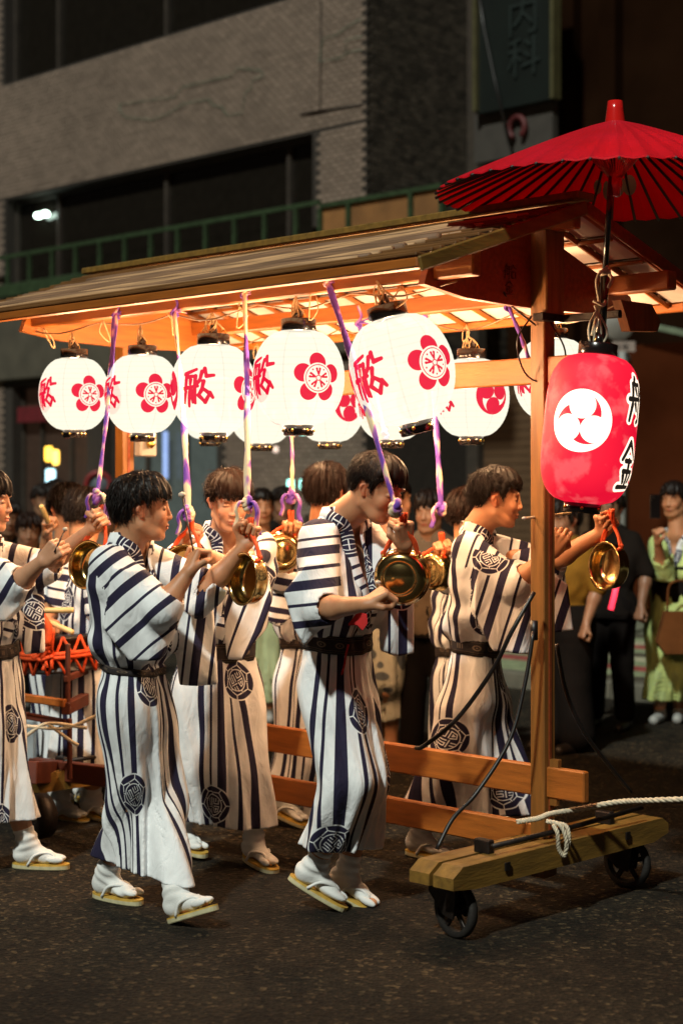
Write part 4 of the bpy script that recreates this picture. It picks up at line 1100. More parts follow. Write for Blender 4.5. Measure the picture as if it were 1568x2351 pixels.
# ------------------------------------------------------------------ implicit surfaces for bodies and cloth
def v3(p): return np.array([p[0], p[1], p[2]], dtype=np.float64)
def smin(a, b, k):
    h = np.clip(.5 + .5 * (b - a) / k, 0, 1)
    return b + (a - b) * h - k * h * (1 - h)
class Field:
    def __init__(s): s.p = []
    def cone(s, a, b, ra, rb, k=.012, sub=False):
        a, b = v3(a), v3(b); R = max(ra, rb) + .05
        d = b - a; L = float(d @ d) + 1e-12
        def fn(X, Y, Z):
            h = np.clip(((X - a[0]) * d[0] + (Y - a[1]) * d[1] + (Z - a[2]) * d[2]) / L, 0, 1)
            return np.sqrt((X - a[0] - h * d[0]) ** 2 + (Y - a[1] - h * d[1]) ** 2 + (Z - a[2] - h * d[2]) ** 2) - (ra + (rb - ra) * h)
        s.p.append((fn, np.minimum(a, b) - R, np.maximum(a, b) + R, k, sub)); return s
    def ell(s, c, r, Rm=None, k=.012, sub=False):
        c = v3(c); r = np.array(r, float); Rm = np.eye(3) if Rm is None else Rm
        R = r.max() + .05
        def fn(X, Y, Z):
            dx, dy, dz = X - c[0], Y - c[1], Z - c[2]
            q = [(dx * Rm[0, i] + dy * Rm[1, i] + dz * Rm[2, i]) for i in range(3)]
            k0 = np.sqrt((q[0] / r[0]) ** 2 + (q[1] / r[1]) ** 2 + (q[2] / r[2]) ** 2)
            k1 = np.sqrt((q[0] / r[0] ** 2) ** 2 + (q[1] / r[1] ** 2) ** 2 + (q[2] / r[2] ** 2) ** 2) + 1e-9
            return k0 * (k0 - 1) / k1
        s.p.append((fn, c - R, c + R, k, sub)); return s
    def fn(s, f, lo, hi, k=.012, sub=False):
        s.p.append((f, np.array(lo, float), np.array(hi, float), k, sub)); return s
    def bounds(s, pad=0.):
        lo = np.min([p[1] for p in s.p if not p[4]], 0) + .05 - pad; hi = np.max([p[2] for p in s.p if not p[4]], 0) - .05 + pad
        return lo, hi
    def grid(s, lo, hi, h):
        lo = np.array(lo, float); n = np.ceil((np.array(hi) - lo) / h).astype(int) + 1
        D = np.full(n, .15, np.float32)
        ax_ = [(lo[i] + np.arange(n[i]) * h) for i in range(3)]
        for (f, a, b, k, sub) in s.p:
            i0 = np.maximum(np.floor((a - lo) / h).astype(int), 0); i1 = np.minimum(np.ceil((b - lo) / h).astype(int) + 1, n)
            if np.any(i1 <= i0): continue
            X = ax_[0][i0[0]:i1[0], None, None]; Y = ax_[1][None, i0[1]:i1[1], None]; Z = ax_[2][None, None, i0[2]:i1[2]]
            d = f(X, Y, Z)
            sl_ = (slice(i0[0], i1[0]), slice(i0[1], i1[1]), slice(i0[2], i1[2]))
            cur = D[sl_]
            D[sl_] = (-smin(-cur, d, k)) if sub else smin(cur, d, k)
        return D, lo
    def at(s, P):
        P = np.asarray(P, float); X, Y, Z = P[:, 0], P[:, 1], P[:, 2]
        D = np.full(len(P), .15)
        for (f, a, b, k, sub) in s.p:
            d = f(X, Y, Z); D = (-smin(-D, d, k)) if sub else smin(D, d, k)
        return D
def nets(D, lo, h):
    s = D < 0
    c = np.zeros(tuple(np.array(D.shape) - 1), np.int8)
    for i in (0, 1):
        for j in (0, 1):
            for k in (0, 1): c += s[i:s.shape[0] - 1 + i, j:s.shape[1] - 1 + j, k:s.shape[2] - 1 + k]
    mx = (c > 0) & (c < 8); cells = np.argwhere(mx); idx = np.full(mx.shape, -1, np.int32); idx[mx] = np.arange(len(cells))
    if len(cells) == 0: return np.zeros((0, 3)), np.zeros((0, 4), int)
    pos = np.zeros((len(cells), 3)); cnt = np.zeros(len(cells))
    for a in range(8):
        for ax_ in range(3):
            if (a >> ax_) & 1: continue
            b = a | (1 << ax_)
            oa = np.array([a & 1, (a >> 1) & 1, (a >> 2) & 1]); ob = np.array([b & 1, (b >> 1) & 1, (b >> 2) & 1])
            pa, pb = cells + oa, cells + ob
            da = D[pa[:, 0], pa[:, 1], pa[:, 2]]; db = D[pb[:, 0], pb[:, 1], pb[:, 2]]
            cr = (da < 0) != (db < 0); t = np.where(cr, da / np.where(cr, da - db, 1), 0)
            pos += np.where(cr[:, None], oa + (ob - oa) * t[:, None], 0); cnt += cr
    pos = pos / np.maximum(cnt, 1)[:, None] + cells
    V = lo + pos * h; Fs = []
    for ax_ in range(3):
        o = [0, 1, 2]; o.remove(ax_)
        sl_ = [slice(None)] * 3; sl_[ax_] = slice(0, -1); s0 = s[tuple(sl_)]
        sl_[ax_] = slice(1, None); s1 = s[tuple(sl_)]
        e = np.argwhere(s0 != s1)
        e = e[(e[:, o[0]] > 0) & (e[:, o[1]] > 0) & (e[:, o[0]] < D.shape[o[0]] - 1) & (e[:, o[1]] < D.shape[o[1]] - 1)]
        if len(e) == 0: continue
        def cell(d0, d1):
            q = e.copy(); q[:, o[0]] -= d0; q[:, o[1]] -= d1; return idx[q[:, 0], q[:, 1], q[:, 2]]
        quad = np.stack([cell(1, 1), cell(0, 1), cell(0, 0), cell(1, 0)], 1)
        inside = s0[e[:, 0], e[:, 1], e[:, 2]]
        flip = inside if ax_ != 1 else ~inside
        quad[~flip] = quad[~flip][:, ::-1]
        Fs.append(quad)
    Fq = np.concatenate(Fs) if Fs else np.zeros((0, 4), int)
    Fq = Fq[(Fq >= 0).all(1)]
    return V, Fq
def frame(fwd, up=(0, 0, 1)):
    f = v3(fwd); f /= np.linalg.norm(f); u = v3(up); r = np.cross(f, u); r /= np.linalg.norm(r); u = np.cross(r, f)
    return np.stack([r, f, u], 1)      # columns right, forward, up
def nrm(a): a = v3(a); return a / (np.linalg.norm(a) + 1e-12)

# skin and hair materials
def skin_mat(name, col):
    m, nt, b = nodes_of(name); N = nt.nodes; L = nt.links
    at_ = N.new('ShaderNodeAttribute'); at_.attribute_name = 'tint'
    tc = N.new('ShaderNodeTexCoord'); n = N.new('ShaderNodeTexNoise'); n.inputs['Scale'].default_value = 22; n.inputs['Detail'].default_value = 5
    L.new(tc.outputs['Object'], n.inputs['Vector'])
    cr = N.new('ShaderNodeValToRGB'); cr.color_ramp.elements[0].position = .3; cr.color_ramp.elements[1].position = .7
    cr.color_ramp.elements[0].color = (col[0] * .92, col[1] * .82, col[2] * .78, 1); cr.color_ramp.elements[1].color = (col[0] * 1.05, col[1] * 1.04, col[2] * 1.05, 1)
    L.new(n.outputs[0], cr.inputs[0])
    mx = N.new('ShaderNodeMix'); mx.data_type = 'RGBA'; mx.blend_type = 'MULTIPLY'; mx.inputs[0].default_value = 1
    L.new(cr.outputs[0], mx.inputs[6]); L.new(at_.outputs['Color'], mx.inputs[7]); L.new(mx.outputs[2], b.inputs['Base Color'])
    b.inputs['Roughness'].default_value = .50; b.inputs['Subsurface Weight'].default_value = .12; b.inputs['Subsurface Radius'].default_value = (.012, .005, .003); b.inputs['Subsurface Scale'].default_value = .6
    n2 = N.new('ShaderNodeTexNoise'); n2.inputs['Scale'].default_value = 400; bp = N.new('ShaderNodeBump'); bp.inputs['Strength'].default_value = .25; bp.inputs['Distance'].default_value = .0012
    L.new(tc.outputs['Object'], n2.inputs['Vector']); L.new(n2.outputs[0], bp.inputs['Height']); L.new(bp.outputs[0], b.inputs['Normal'])
    return m
SKIN = skin_mat('skin', (.50, .245, .125)); SKIN_DIM = skin_mat('skin_dimmed', (.24, .13, .075)); SKIN2 = skin_mat('skin_fair', (.56, .30, .175))  # the darkest skin is for bystanders, their weaker light painted into the colour
HAIRM = mat('dark_brown_hair', (.009, .004, .0025), .55, var=.5, scale=60, stretch=(1, 1, .2), spec=.2)
HAIRB = mat('brown_hair', (.014, .005, .0025), .55, var=.5, scale=60, stretch=(1, 1, .2), spec=.2)
HAIRK = mat('black_hair', (.009, .0045, .003), .5, var=.5, scale=60, stretch=(1, 1, .2), spec=.25)

def head_prims(fl_, c, R, sc=1., neck=None, female=False):
    c = v3(c)
    def P(x, y, z): return c + R @ (np.array([x, y, z]) * sc)
    E = lambda x, y, z, r, k=.012, sub=False, Rm=None: fl_.ell(P(x, y, z), [q * sc for q in r], R if Rm is None else Rm, k, sub)
    E(0, -.016, .030, (.077, .098, .090), .03)
    E(0, .018, -.030, (.062, .070, .085), .03)
    fl_.cone(P(-.030, .050, -.085), P(.030, .050, -.085), .020 * sc, .020 * sc, .025)     # jaw
    fl_.cone(P(-.056, .0, -.062), P(-.020, .062, -.098), .014 * sc, .014 * sc, .022)
    fl_.cone(P(.056, .0, -.062), P(.020, .062, -.098), .014 * sc, .014 * sc, .022)
    E(0, .074, -.098, (.017, .012, .013), .018)
    for s_ in (-1, 1):
        E(.034 * s_, .066, -.028, (.024, .018, .024), .02)            # cheek
        E(.030 * s_, .083, .030, (.024, .008, .007), .012)            # brow
        E(.032 * s_, .094, .008, (.015, .012, .010), .010, True)      # socket
        E(.031 * s_, .0775, .006, (.0135, .0085, .0085), .004)        # eyeball and lids
        fl_.cone(P(.075 * s_, -.004, .012), P(.079 * s_, -.014, -.002), .009 * sc, .012 * sc, .006)   # ear
        fl_.cone(P(.079 * s_, -.014, .002), P(.074 * s_, .0, -.028), .010 * sc, .007 * sc, .006)
        E(.086 * s_, -.002, -.002, (.006, .008, .013), .005, True)
        E(.012 * s_, .094, -.030, (.0085, .010, .007), .006)          # nostril wing
    fl_.cone(P(0, .085, .018), P(0, .100, -.024), .0068 * sc, .0098 * sc, .012)
    E(0, .0995, -.027, (.009, .009, .007), .007)
    E(0, .074, -.055, (.030, .020, .026), .016)
    E(0, .0935, -.0565, (.021, .007, .0052), .004)
    E(0, .0915, -.0670, (.018, .0075, .0056), .004)
    E(0, .101, -.0618, (.024, .006, .0016), .003, True)
    if neck is not None:
        fl_.cone(P(0, -.022, -.045), neck, .058 * sc, .064 * sc, .026)
    return P

def hand_prims(fl_, W, d, n, side, curl=(1.35, 1.65, 1.0), spread=.0, thumb_close=1., sc=1., length=1.):
    """W wrist, d direction of the hand, n palm normal, side: thumb side sign along d x n"""
    d = nrm(d); n = nrm(n); n = nrm(n - d * (n @ d)); s = np.cross(d, n) * side; W = v3(W)
    kn = []
    for i, o in enumerate((.031, .011, -.010, -.029)):
        K = W + d * (.082 - .004 * abs(i - 1)) * sc + s * o * sc
        fl_.cone(W + d * .012 + s * o * .55, K, .0165 * sc, .0115 * sc, .010)
        Ls = [(.043, .026, .020), (.047, .029, .021), (.044, .027, .020), (.034, .020, .018)][i]
        p = K; ang = 0.
        for j in range(3):
            ang += curl[j] + .06 * i * (1 if j == 0 else 0)
            v = d * math.cos(ang) + n * math.sin(ang); v = nrm(v + s * spread * (1.5 - i) * (1 if j == 0 else 0))
            q = p + v * Ls[j] * sc * length
            fl_.cone(p, q, (.0098 - .0010 * j) * sc, (.0090 - .0011 * j) * sc, .0022 if j else .004); p = q
        kn.append(p)
    T0 = W + d * .022 * sc + s * .024 * sc + n * .010 * sc
    T1 = T0 + (d * .62 + s * .55 + n * .45 * thumb_close) * .040 * sc
    T2 = T1 + (d * (.75 - .2 * thumb_close) + s * (.1 - .55 * thumb_close) + n * .60 * thumb_close) * .032 * sc
    T3 = T2 + (d * (.55 - .2 * thumb_close) - s * .70 * thumb_close + n * .35 * thumb_close) * .026 * sc
    fl_.cone(W + s * .012 * sc, T0, .018 * sc, .016 * sc, .012)
    fl_.cone(T0, T1, .0145 * sc, .0115 * sc, .006); fl_.cone(T1, T2, .0112 * sc, .0100 * sc, .003); fl_.cone(T2, T3, .0100 * sc, .0082 * sc, .003)
    return W + d * .085 * sc + n * .025 * sc

def merge(parts):
    Vs, Fs, n = [], [], 0
    for V, Fq in parts: Vs.append(V); Fs.append(Fq + n); n += len(V)
    return np.concatenate(Vs), np.concatenate(Fs)
def drop_inside(V, Fq, boxes, pad):
    c = V[Fq].mean(1); keep = np.ones(len(Fq), bool)
    for lo, hi in boxes: keep &= ~np.all((c > lo + pad) & (c < hi - pad), 1)
    return V, Fq[keep]

def hair_mesh(c, R, sc, style, rs):
    """shell plus tapered locks, head-local coordinates mapped by R,c"""
    H = Field(); c = v3(c); vol = style.get('vol', 1.)
    H.ell((0, -.017, .034), (.087 * vol, .108 * vol, .094 * vol), None, .02)
    H.ell((0, .02, .070), (.070, .070, .058 * vol), None, .03)
    fringe = style.get('fringe', .045); nape = style.get('nape', -.065); side_ = style.get('side', .0)
    ys = [-.2, -.062, -.042, -.024, .004, .014, .026, .036, .052, .075, .2]
    zs = [nape, nape, nape + .034, .026, .034 + side_, .008 + side_, -.006 + side_, .036, fringe + .006, fringe, fringe]
    def cut(X, Y, Z):
        ln = np.interp(Y, ys, zs); wob = .007 * np.sin(X * 190 + 1.3 + fringe * 90) + .010 * np.sin(X * 71 + Y * 90 + nape * 200) + .005 * np.sin(Y * 210 + X * 60)
        return -(ln + wob - Z) * .8
    H.p.append((lambda X, Y, Z: cut(X, Y, Z) , np.array([-.2] * 3), np.array([.2] * 3), .006, True))
    h = style.get('h', .0045)
    lo, hi = np.array([-.12, -.15, -.12]), np.array([.12, .13, .16])
    D, lo = H.grid(lo, hi, h)
    # clump noise
    n = D.shape; X = lo[0] + np.arange(n[0])[:, None, None] * h; Y = lo[1] + np.arange(n[1])[None, :, None] * h; Z = lo[2] + np.arange(n[2])[None, None, :] * h
    ph = rs.uniform(0, 6)
    th = np.arctan2(X, Y + .02)
    D += (.0028 * np.sin(th * 19 + Z * 30 + ph) + .0022 * np.sin(th * 37 - Z * 25 + ph * 2) + .002 * np.sin(X * 150 + Y * 90 + ph)) * style.get('rough', 1.)
    V, Fq = nets(D, lo, h)
    parts = [(V, Fq)]
    # locks
    nl = int(style.get('locks', 700) * 2.6)
    if nl:
        P = []
        while len(P) < nl:
            k = rs.normal(size=3); k /= np.linalg.norm(k)
            p = np.array([0, -.017, .034]) + k * np.array([.087, .108, .094]) * vol
            if k[2] < -.75: continue
            lim = np.interp(p[1], ys, zs)
            if p[2] > lim: P.append((p, k))
        LV, LF = [], []
        whorl = np.array([.01, -.075, .115])
        for i, (p, k) in enumerate(P):
            t = p - whorl; t = t - k * (t @ k); t /= (np.linalg.norm(t) + 1e-6)
            if p[1] > .03: t = nrm(t + np.array([style.get('sweep', .3), .1, -.8])); t = nrm(t - k * (t @ k) * .8)
            elif p[2] < .05: t = nrm(t * .3 + np.array([0, -.15, -1]))
            t = nrm(t + rs.normal(size=3) * .22)
            L_ = rs.uniform(.026, .055) * style.get('len', 1.); L_ = min(L_, max(.012, (p[2] - np.interp(p[1], ys, zs)) * 1.0 + style.get('hang', .018) * rs.uniform(-.2, 1.5) * (1. if p[1] > .035 else .35))); w = rs.uniform(.0008, .0019)
            s_ = nrm(np.cross(t, k)); b0 = p - k * .004
            ring = []
            for j in range(4):
                q = j / 3; cen_ = b0 + t * L_ * q + k * (.006 * math.sin(q * 2.6) + .003 * q * rs.uniform(-1, 1.5)) - k * (L_ * q) ** 2 * 4.5; ww = w * (1 - q ** 1.6) + .0003
                ring += [cen_ - s_ * ww, cen_ + s_ * ww, cen_ + k * ww * .9]
            n0 = len(LV) * 1
            LV += ring
            for j in range(3):
                for m_ in range(3):
                    a = n0 + j * 3 + m_; b = n0 + j * 3 + (m_ + 1) % 3
                    LF.append((a, b, b + 3, a + 3))
        parts.append((np.array(LV), np.array(LF)))
    V, Fq = merge(parts)
    return (c + (V * sc) @ R.T), Fq

def tint_of(V, c, R, sc, female=False, stubble=False):
    q = ((V - v3(c)) @ R) / sc; x, y, z = q[:, 0], q[:, 1], q[:, 2]
    T = np.ones((len(V), 3), np.float32)
    def mixin(w, col):
        w = np.clip(w, 0, 1)[:, None]; T[:] = T * (1 - w) + np.array(col, np.float32) * w
    near = (np.abs(x) < .13) & (np.abs(y) < .16) & (np.abs(z) < .16)
    ax_ = np.abs(x)
    # blush, eye shading creases, lips, brows, lashes
    mixin(near * (y > .03) * np.exp(-((ax_ - .042) ** 2 + (z + .030) ** 2) / .0005) * .40, (1.05, .70, .62))
    mixin(near * (ax_ > .068) * (np.abs(y + .008) < .03) * (np.abs(z) < .04) * .55, (1.1, .58, .48))
    lip = np.exp(-((x / .021) ** 2 + ((z + .0618) / .0095) ** 2) ** 2)
    mixin(near * (y > .07) * lip * .85, (.92, .38, .36))
    mixin(near * (y > .07) * np.exp(-((x / .022) ** 4 + ((z + .0618) / .0022) ** 2)) * .8, (.35, .12, .10))
    bz = .031 + .004 * (ax_ - .03) / .02 - .12 * (ax_ - .034) ** 2 * 20
    mixin(near * (y > .05) * (np.exp(-(((ax_ - .033) / .021) ** 4 + ((z - bz) / .0042) ** 2))) * .88, (.10, .06, .05))
    mixin(near * (y > .05) * np.exp(-(((ax_ - .0315) / .0150) ** 4 + ((z - .0015 + .10 * (ax_ - .0315)) / .0022) ** 2)) * .95, (.06, .03, .03))
    mixin(near * (y > .05) * np.exp(-(((ax_ - .0315) / .0155) ** 4 + ((z - .0130) / .0018) ** 2)) * .35, (.45, .28, .22))
    mixin(near * (y > .08) * np.exp(-(((ax_ - .007) / .0042) ** 2 + ((z + .0345) / .0028) ** 2)) * .8, (.20, .08, .06))
    if stubble: mixin(near * (ax_ > .055) * (z > -.03) * (z < .02) * (y > .01) * (y < .035) * .5, (.25, .2, .18))
    return T

class Pose: pass
def stations(z, tab):
    t = sorted(tab, key=lambda q: q[0]); zz = [q[0] for q in t]
    return [np.interp(z, zz, [q[i] for q in t]) for i in range(1, len(t[0]))]

def torso_field(J, robe=True, off=0., seed=0, hem=None, fold=1., top_only=None):
    """returns function d(X,Y,Z) of the dressed trunk and skirt and its bounding box"""
    nk, sL, sR, ch, wa, pe = [v3(J[k]) for k in ('neck', 'shL', 'shR', 'chest', 'waist', 'pelvis')]
    hw = J.get('hipw', .085); g = J.get('girth', .94)
    fw = nrm(v3(J['hipfwd']) * np.array([1, 1, 0])); rt = np.array([fw[1], -fw[0], 0])
    f2 = nrm(v3(J['fwd']) * np.array([1, 1, 0])); rt2 = np.array([f2[1], -f2[0], 0])
    rc = nrm(rt + rt2); sz = (sL[2] + sR[2]) / 2
    L = [(nk[2] + .045, *nk[:2]), (nk[2] + .004, *(nk + (sL - nk) * .28)[:2]), (sL[2] + .012, *(nk + (sL - nk) * .78)[:2]), (sL[2] - .07, *(nk + (sL - nk) * .74)[:2]),
         (ch[2], *(ch - rt2 * .090)[:2]), (wa[2] + .06, *(wa - rc * .065)[:2]), (wa[2], *(wa - rc * .055)[:2]), (pe[2], *(pe - rt * hw)[:2])]
    Rr = [(nk[2] + .045, *nk[:2]), (nk[2] + .004, *(nk + (sR - nk) * .28)[:2]), (sR[2] + .012, *(nk + (sR - nk) * .78)[:2]), (sR[2] - .07, *(nk + (sR - nk) * .74)[:2]),
          (ch[2], *(ch + rt2 * .090)[:2]), (wa[2] + .06, *(wa + rc * .065)[:2]), (wa[2], *(wa + rc * .055)[:2]), (pe[2], *(pe + rt * hw)[:2])]
    if robe:
        for lst, k, a in ((L, 'knL', 'anL'), (Rr, 'knR', 'anR')):
            kk, aa = v3(J[k]), v3(J[a]); lst += [(kk[2], *kk[:2]), (min(aa[2], kk[2] - .2), *aa[:2])]
    bl_ = J.get('blouse', .028)
    rtab = [(nk[2] + .045, .048), (nk[2] + .008, .058), (sz + .012, .056), (sz - .06, .086), (ch[2], .112 * g), (wa[2] + .13, .108 * g + bl_ * .8), (wa[2] + .055, .100 * g + bl_), (wa[2] + .012, .093 * g), (wa[2] - .04, .096 * g), (pe[2], .116 * g),
            (pe[2] - .12, .118 * g)]
    if robe: rtab += [(J['hem'] + .45, J.get('kneer', .112)), (J['hem'], J.get('hemr', .115)), (J['hem'] - .1, J.get('hemr', .115))]
    # front-back bulge in the fabric folds
    ph = seed * 1.7; ctr_t = [(a[0], (a[1] + b[1]) / 2, (a[2] + b[2]) / 2) for a, b in zip(sorted(L), sorted(Rr))]
    waz = wa[2]; hemz = J['hem'] if robe else 0
    zg = np.arange(-.15, 2.2, .01); tabs = []
    kn_ = np.exp(-.5 * (np.arange(-9, 10) / 3.2) ** 2); kn_ /= kn_.sum(); kr_ = np.exp(-.5 * (np.arange(-9, 10) / 1.6) ** 2); kr_ /= kr_.sum()
    for tb_, kk_ in ((L, kn_), (Rr, kn_), (rtab, kn_)):
        for col in stations(zg, tb_):
            sm = np.convolve(np.pad(col, 9, mode='edge'), kn_, 'valid'); s2 = np.convolve(np.pad(col, 9, mode='edge'), kr_, 'valid')
            w_ = np.clip((zg - (waz - .10)) / .08, 0, 1); tabs.append(sm * (1 - w_) + s2 * w_)
    def fn(X, Y, Z):
        z = np.ravel(Z) if Z.ndim == 3 else Z
        lx, ly, rx, ry, r = [np.interp(z, zg, t_) for t_ in tabs]
        if Z.ndim == 3: lx, ly, rx, ry, r = [q[None, None, :] for q in (lx, ly, rx, ry, r)]; zz = z[None, None, :]
        else: zz = z
        dx, dy = rx - lx, ry - ly; Ls = dx * dx + dy * dy + 1e-9
        h = np.clip(((X - lx) * dx + (Y - ly) * dy) / Ls, 0, 1)
        d = np.sqrt((X - lx - h * dx) ** 2 + (Y - ly - h * dy) ** 2) - r - off
        if fold:
            th = np.arctan2(Y - (ly + ry) / 2, X - (lx + rx) / 2)
            dn = np.clip((waz - zz) / .8, 0, 1); upm = np.clip((zz - waz) / .12, 0, 1)
            A = fold * (.004 + .017 * dn)
            tw = 2.2 * dn
            fl2 = A * (.62 * np.sin(6 * th + ph + 2.5 * zz) + .40 * np.sin(11 * th - 3 * zz + ph * 2.3 + 1.2 * np.sin(5 * zz + ph)) + .25 * np.sin(19 * th + ph * 3 + 4 * zz))
            bw_ = np.exp(-((zz - waz - .08) / .075) ** 2) * .008 + np.exp(-((zz - waz + .03) / .05) ** 2) * .005
            fl2 = fl2 + fold * bw_ * np.sin(9 * th + ph + 1.5 * np.sin(zz * 30)) * 1.0
            fl2 = fl2 + fold * .0045 * np.sin(zz * 52 + 2.4 * np.sin(3 * th + ph) + th * 2) * np.exp(-((zz - waz - .20) / .16) ** 2)
            # lapped front edge of the robe
            ff = np.cos(th - math.atan2(fw[1], fw[0]) - .25)
            fl2 = fl2 + .007 * np.clip((ff - .55) * 10, 0, 1) * (zz < waz)
            d = d - fl2
        d = np.maximum(d * .9, zz - (nk[2] + .045))
        return d
    pts = np.array([[p[1], p[2], p[0]] for p in L + Rr]); lo = pts.min(0) - .22; hi = pts.max(0) + .22
    hi[2] = nk[2] + .08
    return fn, lo, hi

def slab_fn(poly, thick, rnd, wav=.006, wn_=26., ph=0., bulge=0.):
    P = np.array([v3(p) for p in poly]); c = P.mean(0)
    n = np.zeros(3)
    for i in range(len(P)): n += np.cross(P[i] - c, P[(i + 1) % len(P)] - c)
    n = n / np.linalg.norm(n)
    e3 = np.array([0, 0, 1.]) - n * n[2]; e3 /= np.linalg.norm(e3) + 1e-9; e1 = np.cross(e3, n)
    q = np.stack([(P - c) @ e1, (P - c) @ e3], 1)
    def fn(X, Y, Z):
        dx, dy, dz = X - c[0], Y - c[1], Z - c[2]
        u = dx * e1[0] + dy * e1[1] + dz * e1[2]; w = dx * e3[0] + dy * e3[1] + dz * e3[2]; t = dx * n[0] + dy * n[1] + dz * n[2]
        u, w, t = np.broadcast_arrays(u, w, t)
        d2 = np.full(u.shape, 1e9); s = np.ones(u.shape)
        for i in range(len(q)):
            a = q[i]; b = q[i - 1]; ex, ey = b[0] - a[0], b[1] - a[1]; wx, wy = u - a[0], w - a[1]
            h = np.clip((wx * ex + wy * ey) / (ex * ex + ey * ey), 0, 1)
            d2 = np.minimum(d2, (wx - ex * h) ** 2 + (wy - ey * h) ** 2)
            c1 = w >= a[1]; c2 = w < b[1]; c3 = ex * wy > ey * wx
            s = np.where((c1 & c2 & c3) | (~c1 & ~c2 & ~c3), -s, s)
        dp = s * np.sqrt(d2) + rnd
        dep = np.clip(-dp / .08, 0, 1)
        wv = wav * (.7 * np.sin(u * wn_ + ph + 2 * np.sin(w * 7 + ph)) + .4 * np.sin(u * wn_ * 1.9 + w * 9 + ph * 2))
        ct = np.abs(t - wv * 1.6) - thick / 2 - bulge * dep + rnd
        return (np.minimum(np.maximum(dp, ct), 0) + np.sqrt(np.maximum(dp, 0) ** 2 + np.maximum(ct, 0) ** 2) - rnd) * .92
    lo = P.min(0) - thick - .05; hi = P.max(0) + thick + .05
    return fn, lo, hi

def perp_uv(S_, axis):
    a = nrm(axis); e = nrm(np.array([0, 0, -1.]) - a * (-a[2])) if abs(a[2]) < .95 else np.array([0, 1., 0]); e = nrm(e - a * (e @ a)); return a, e

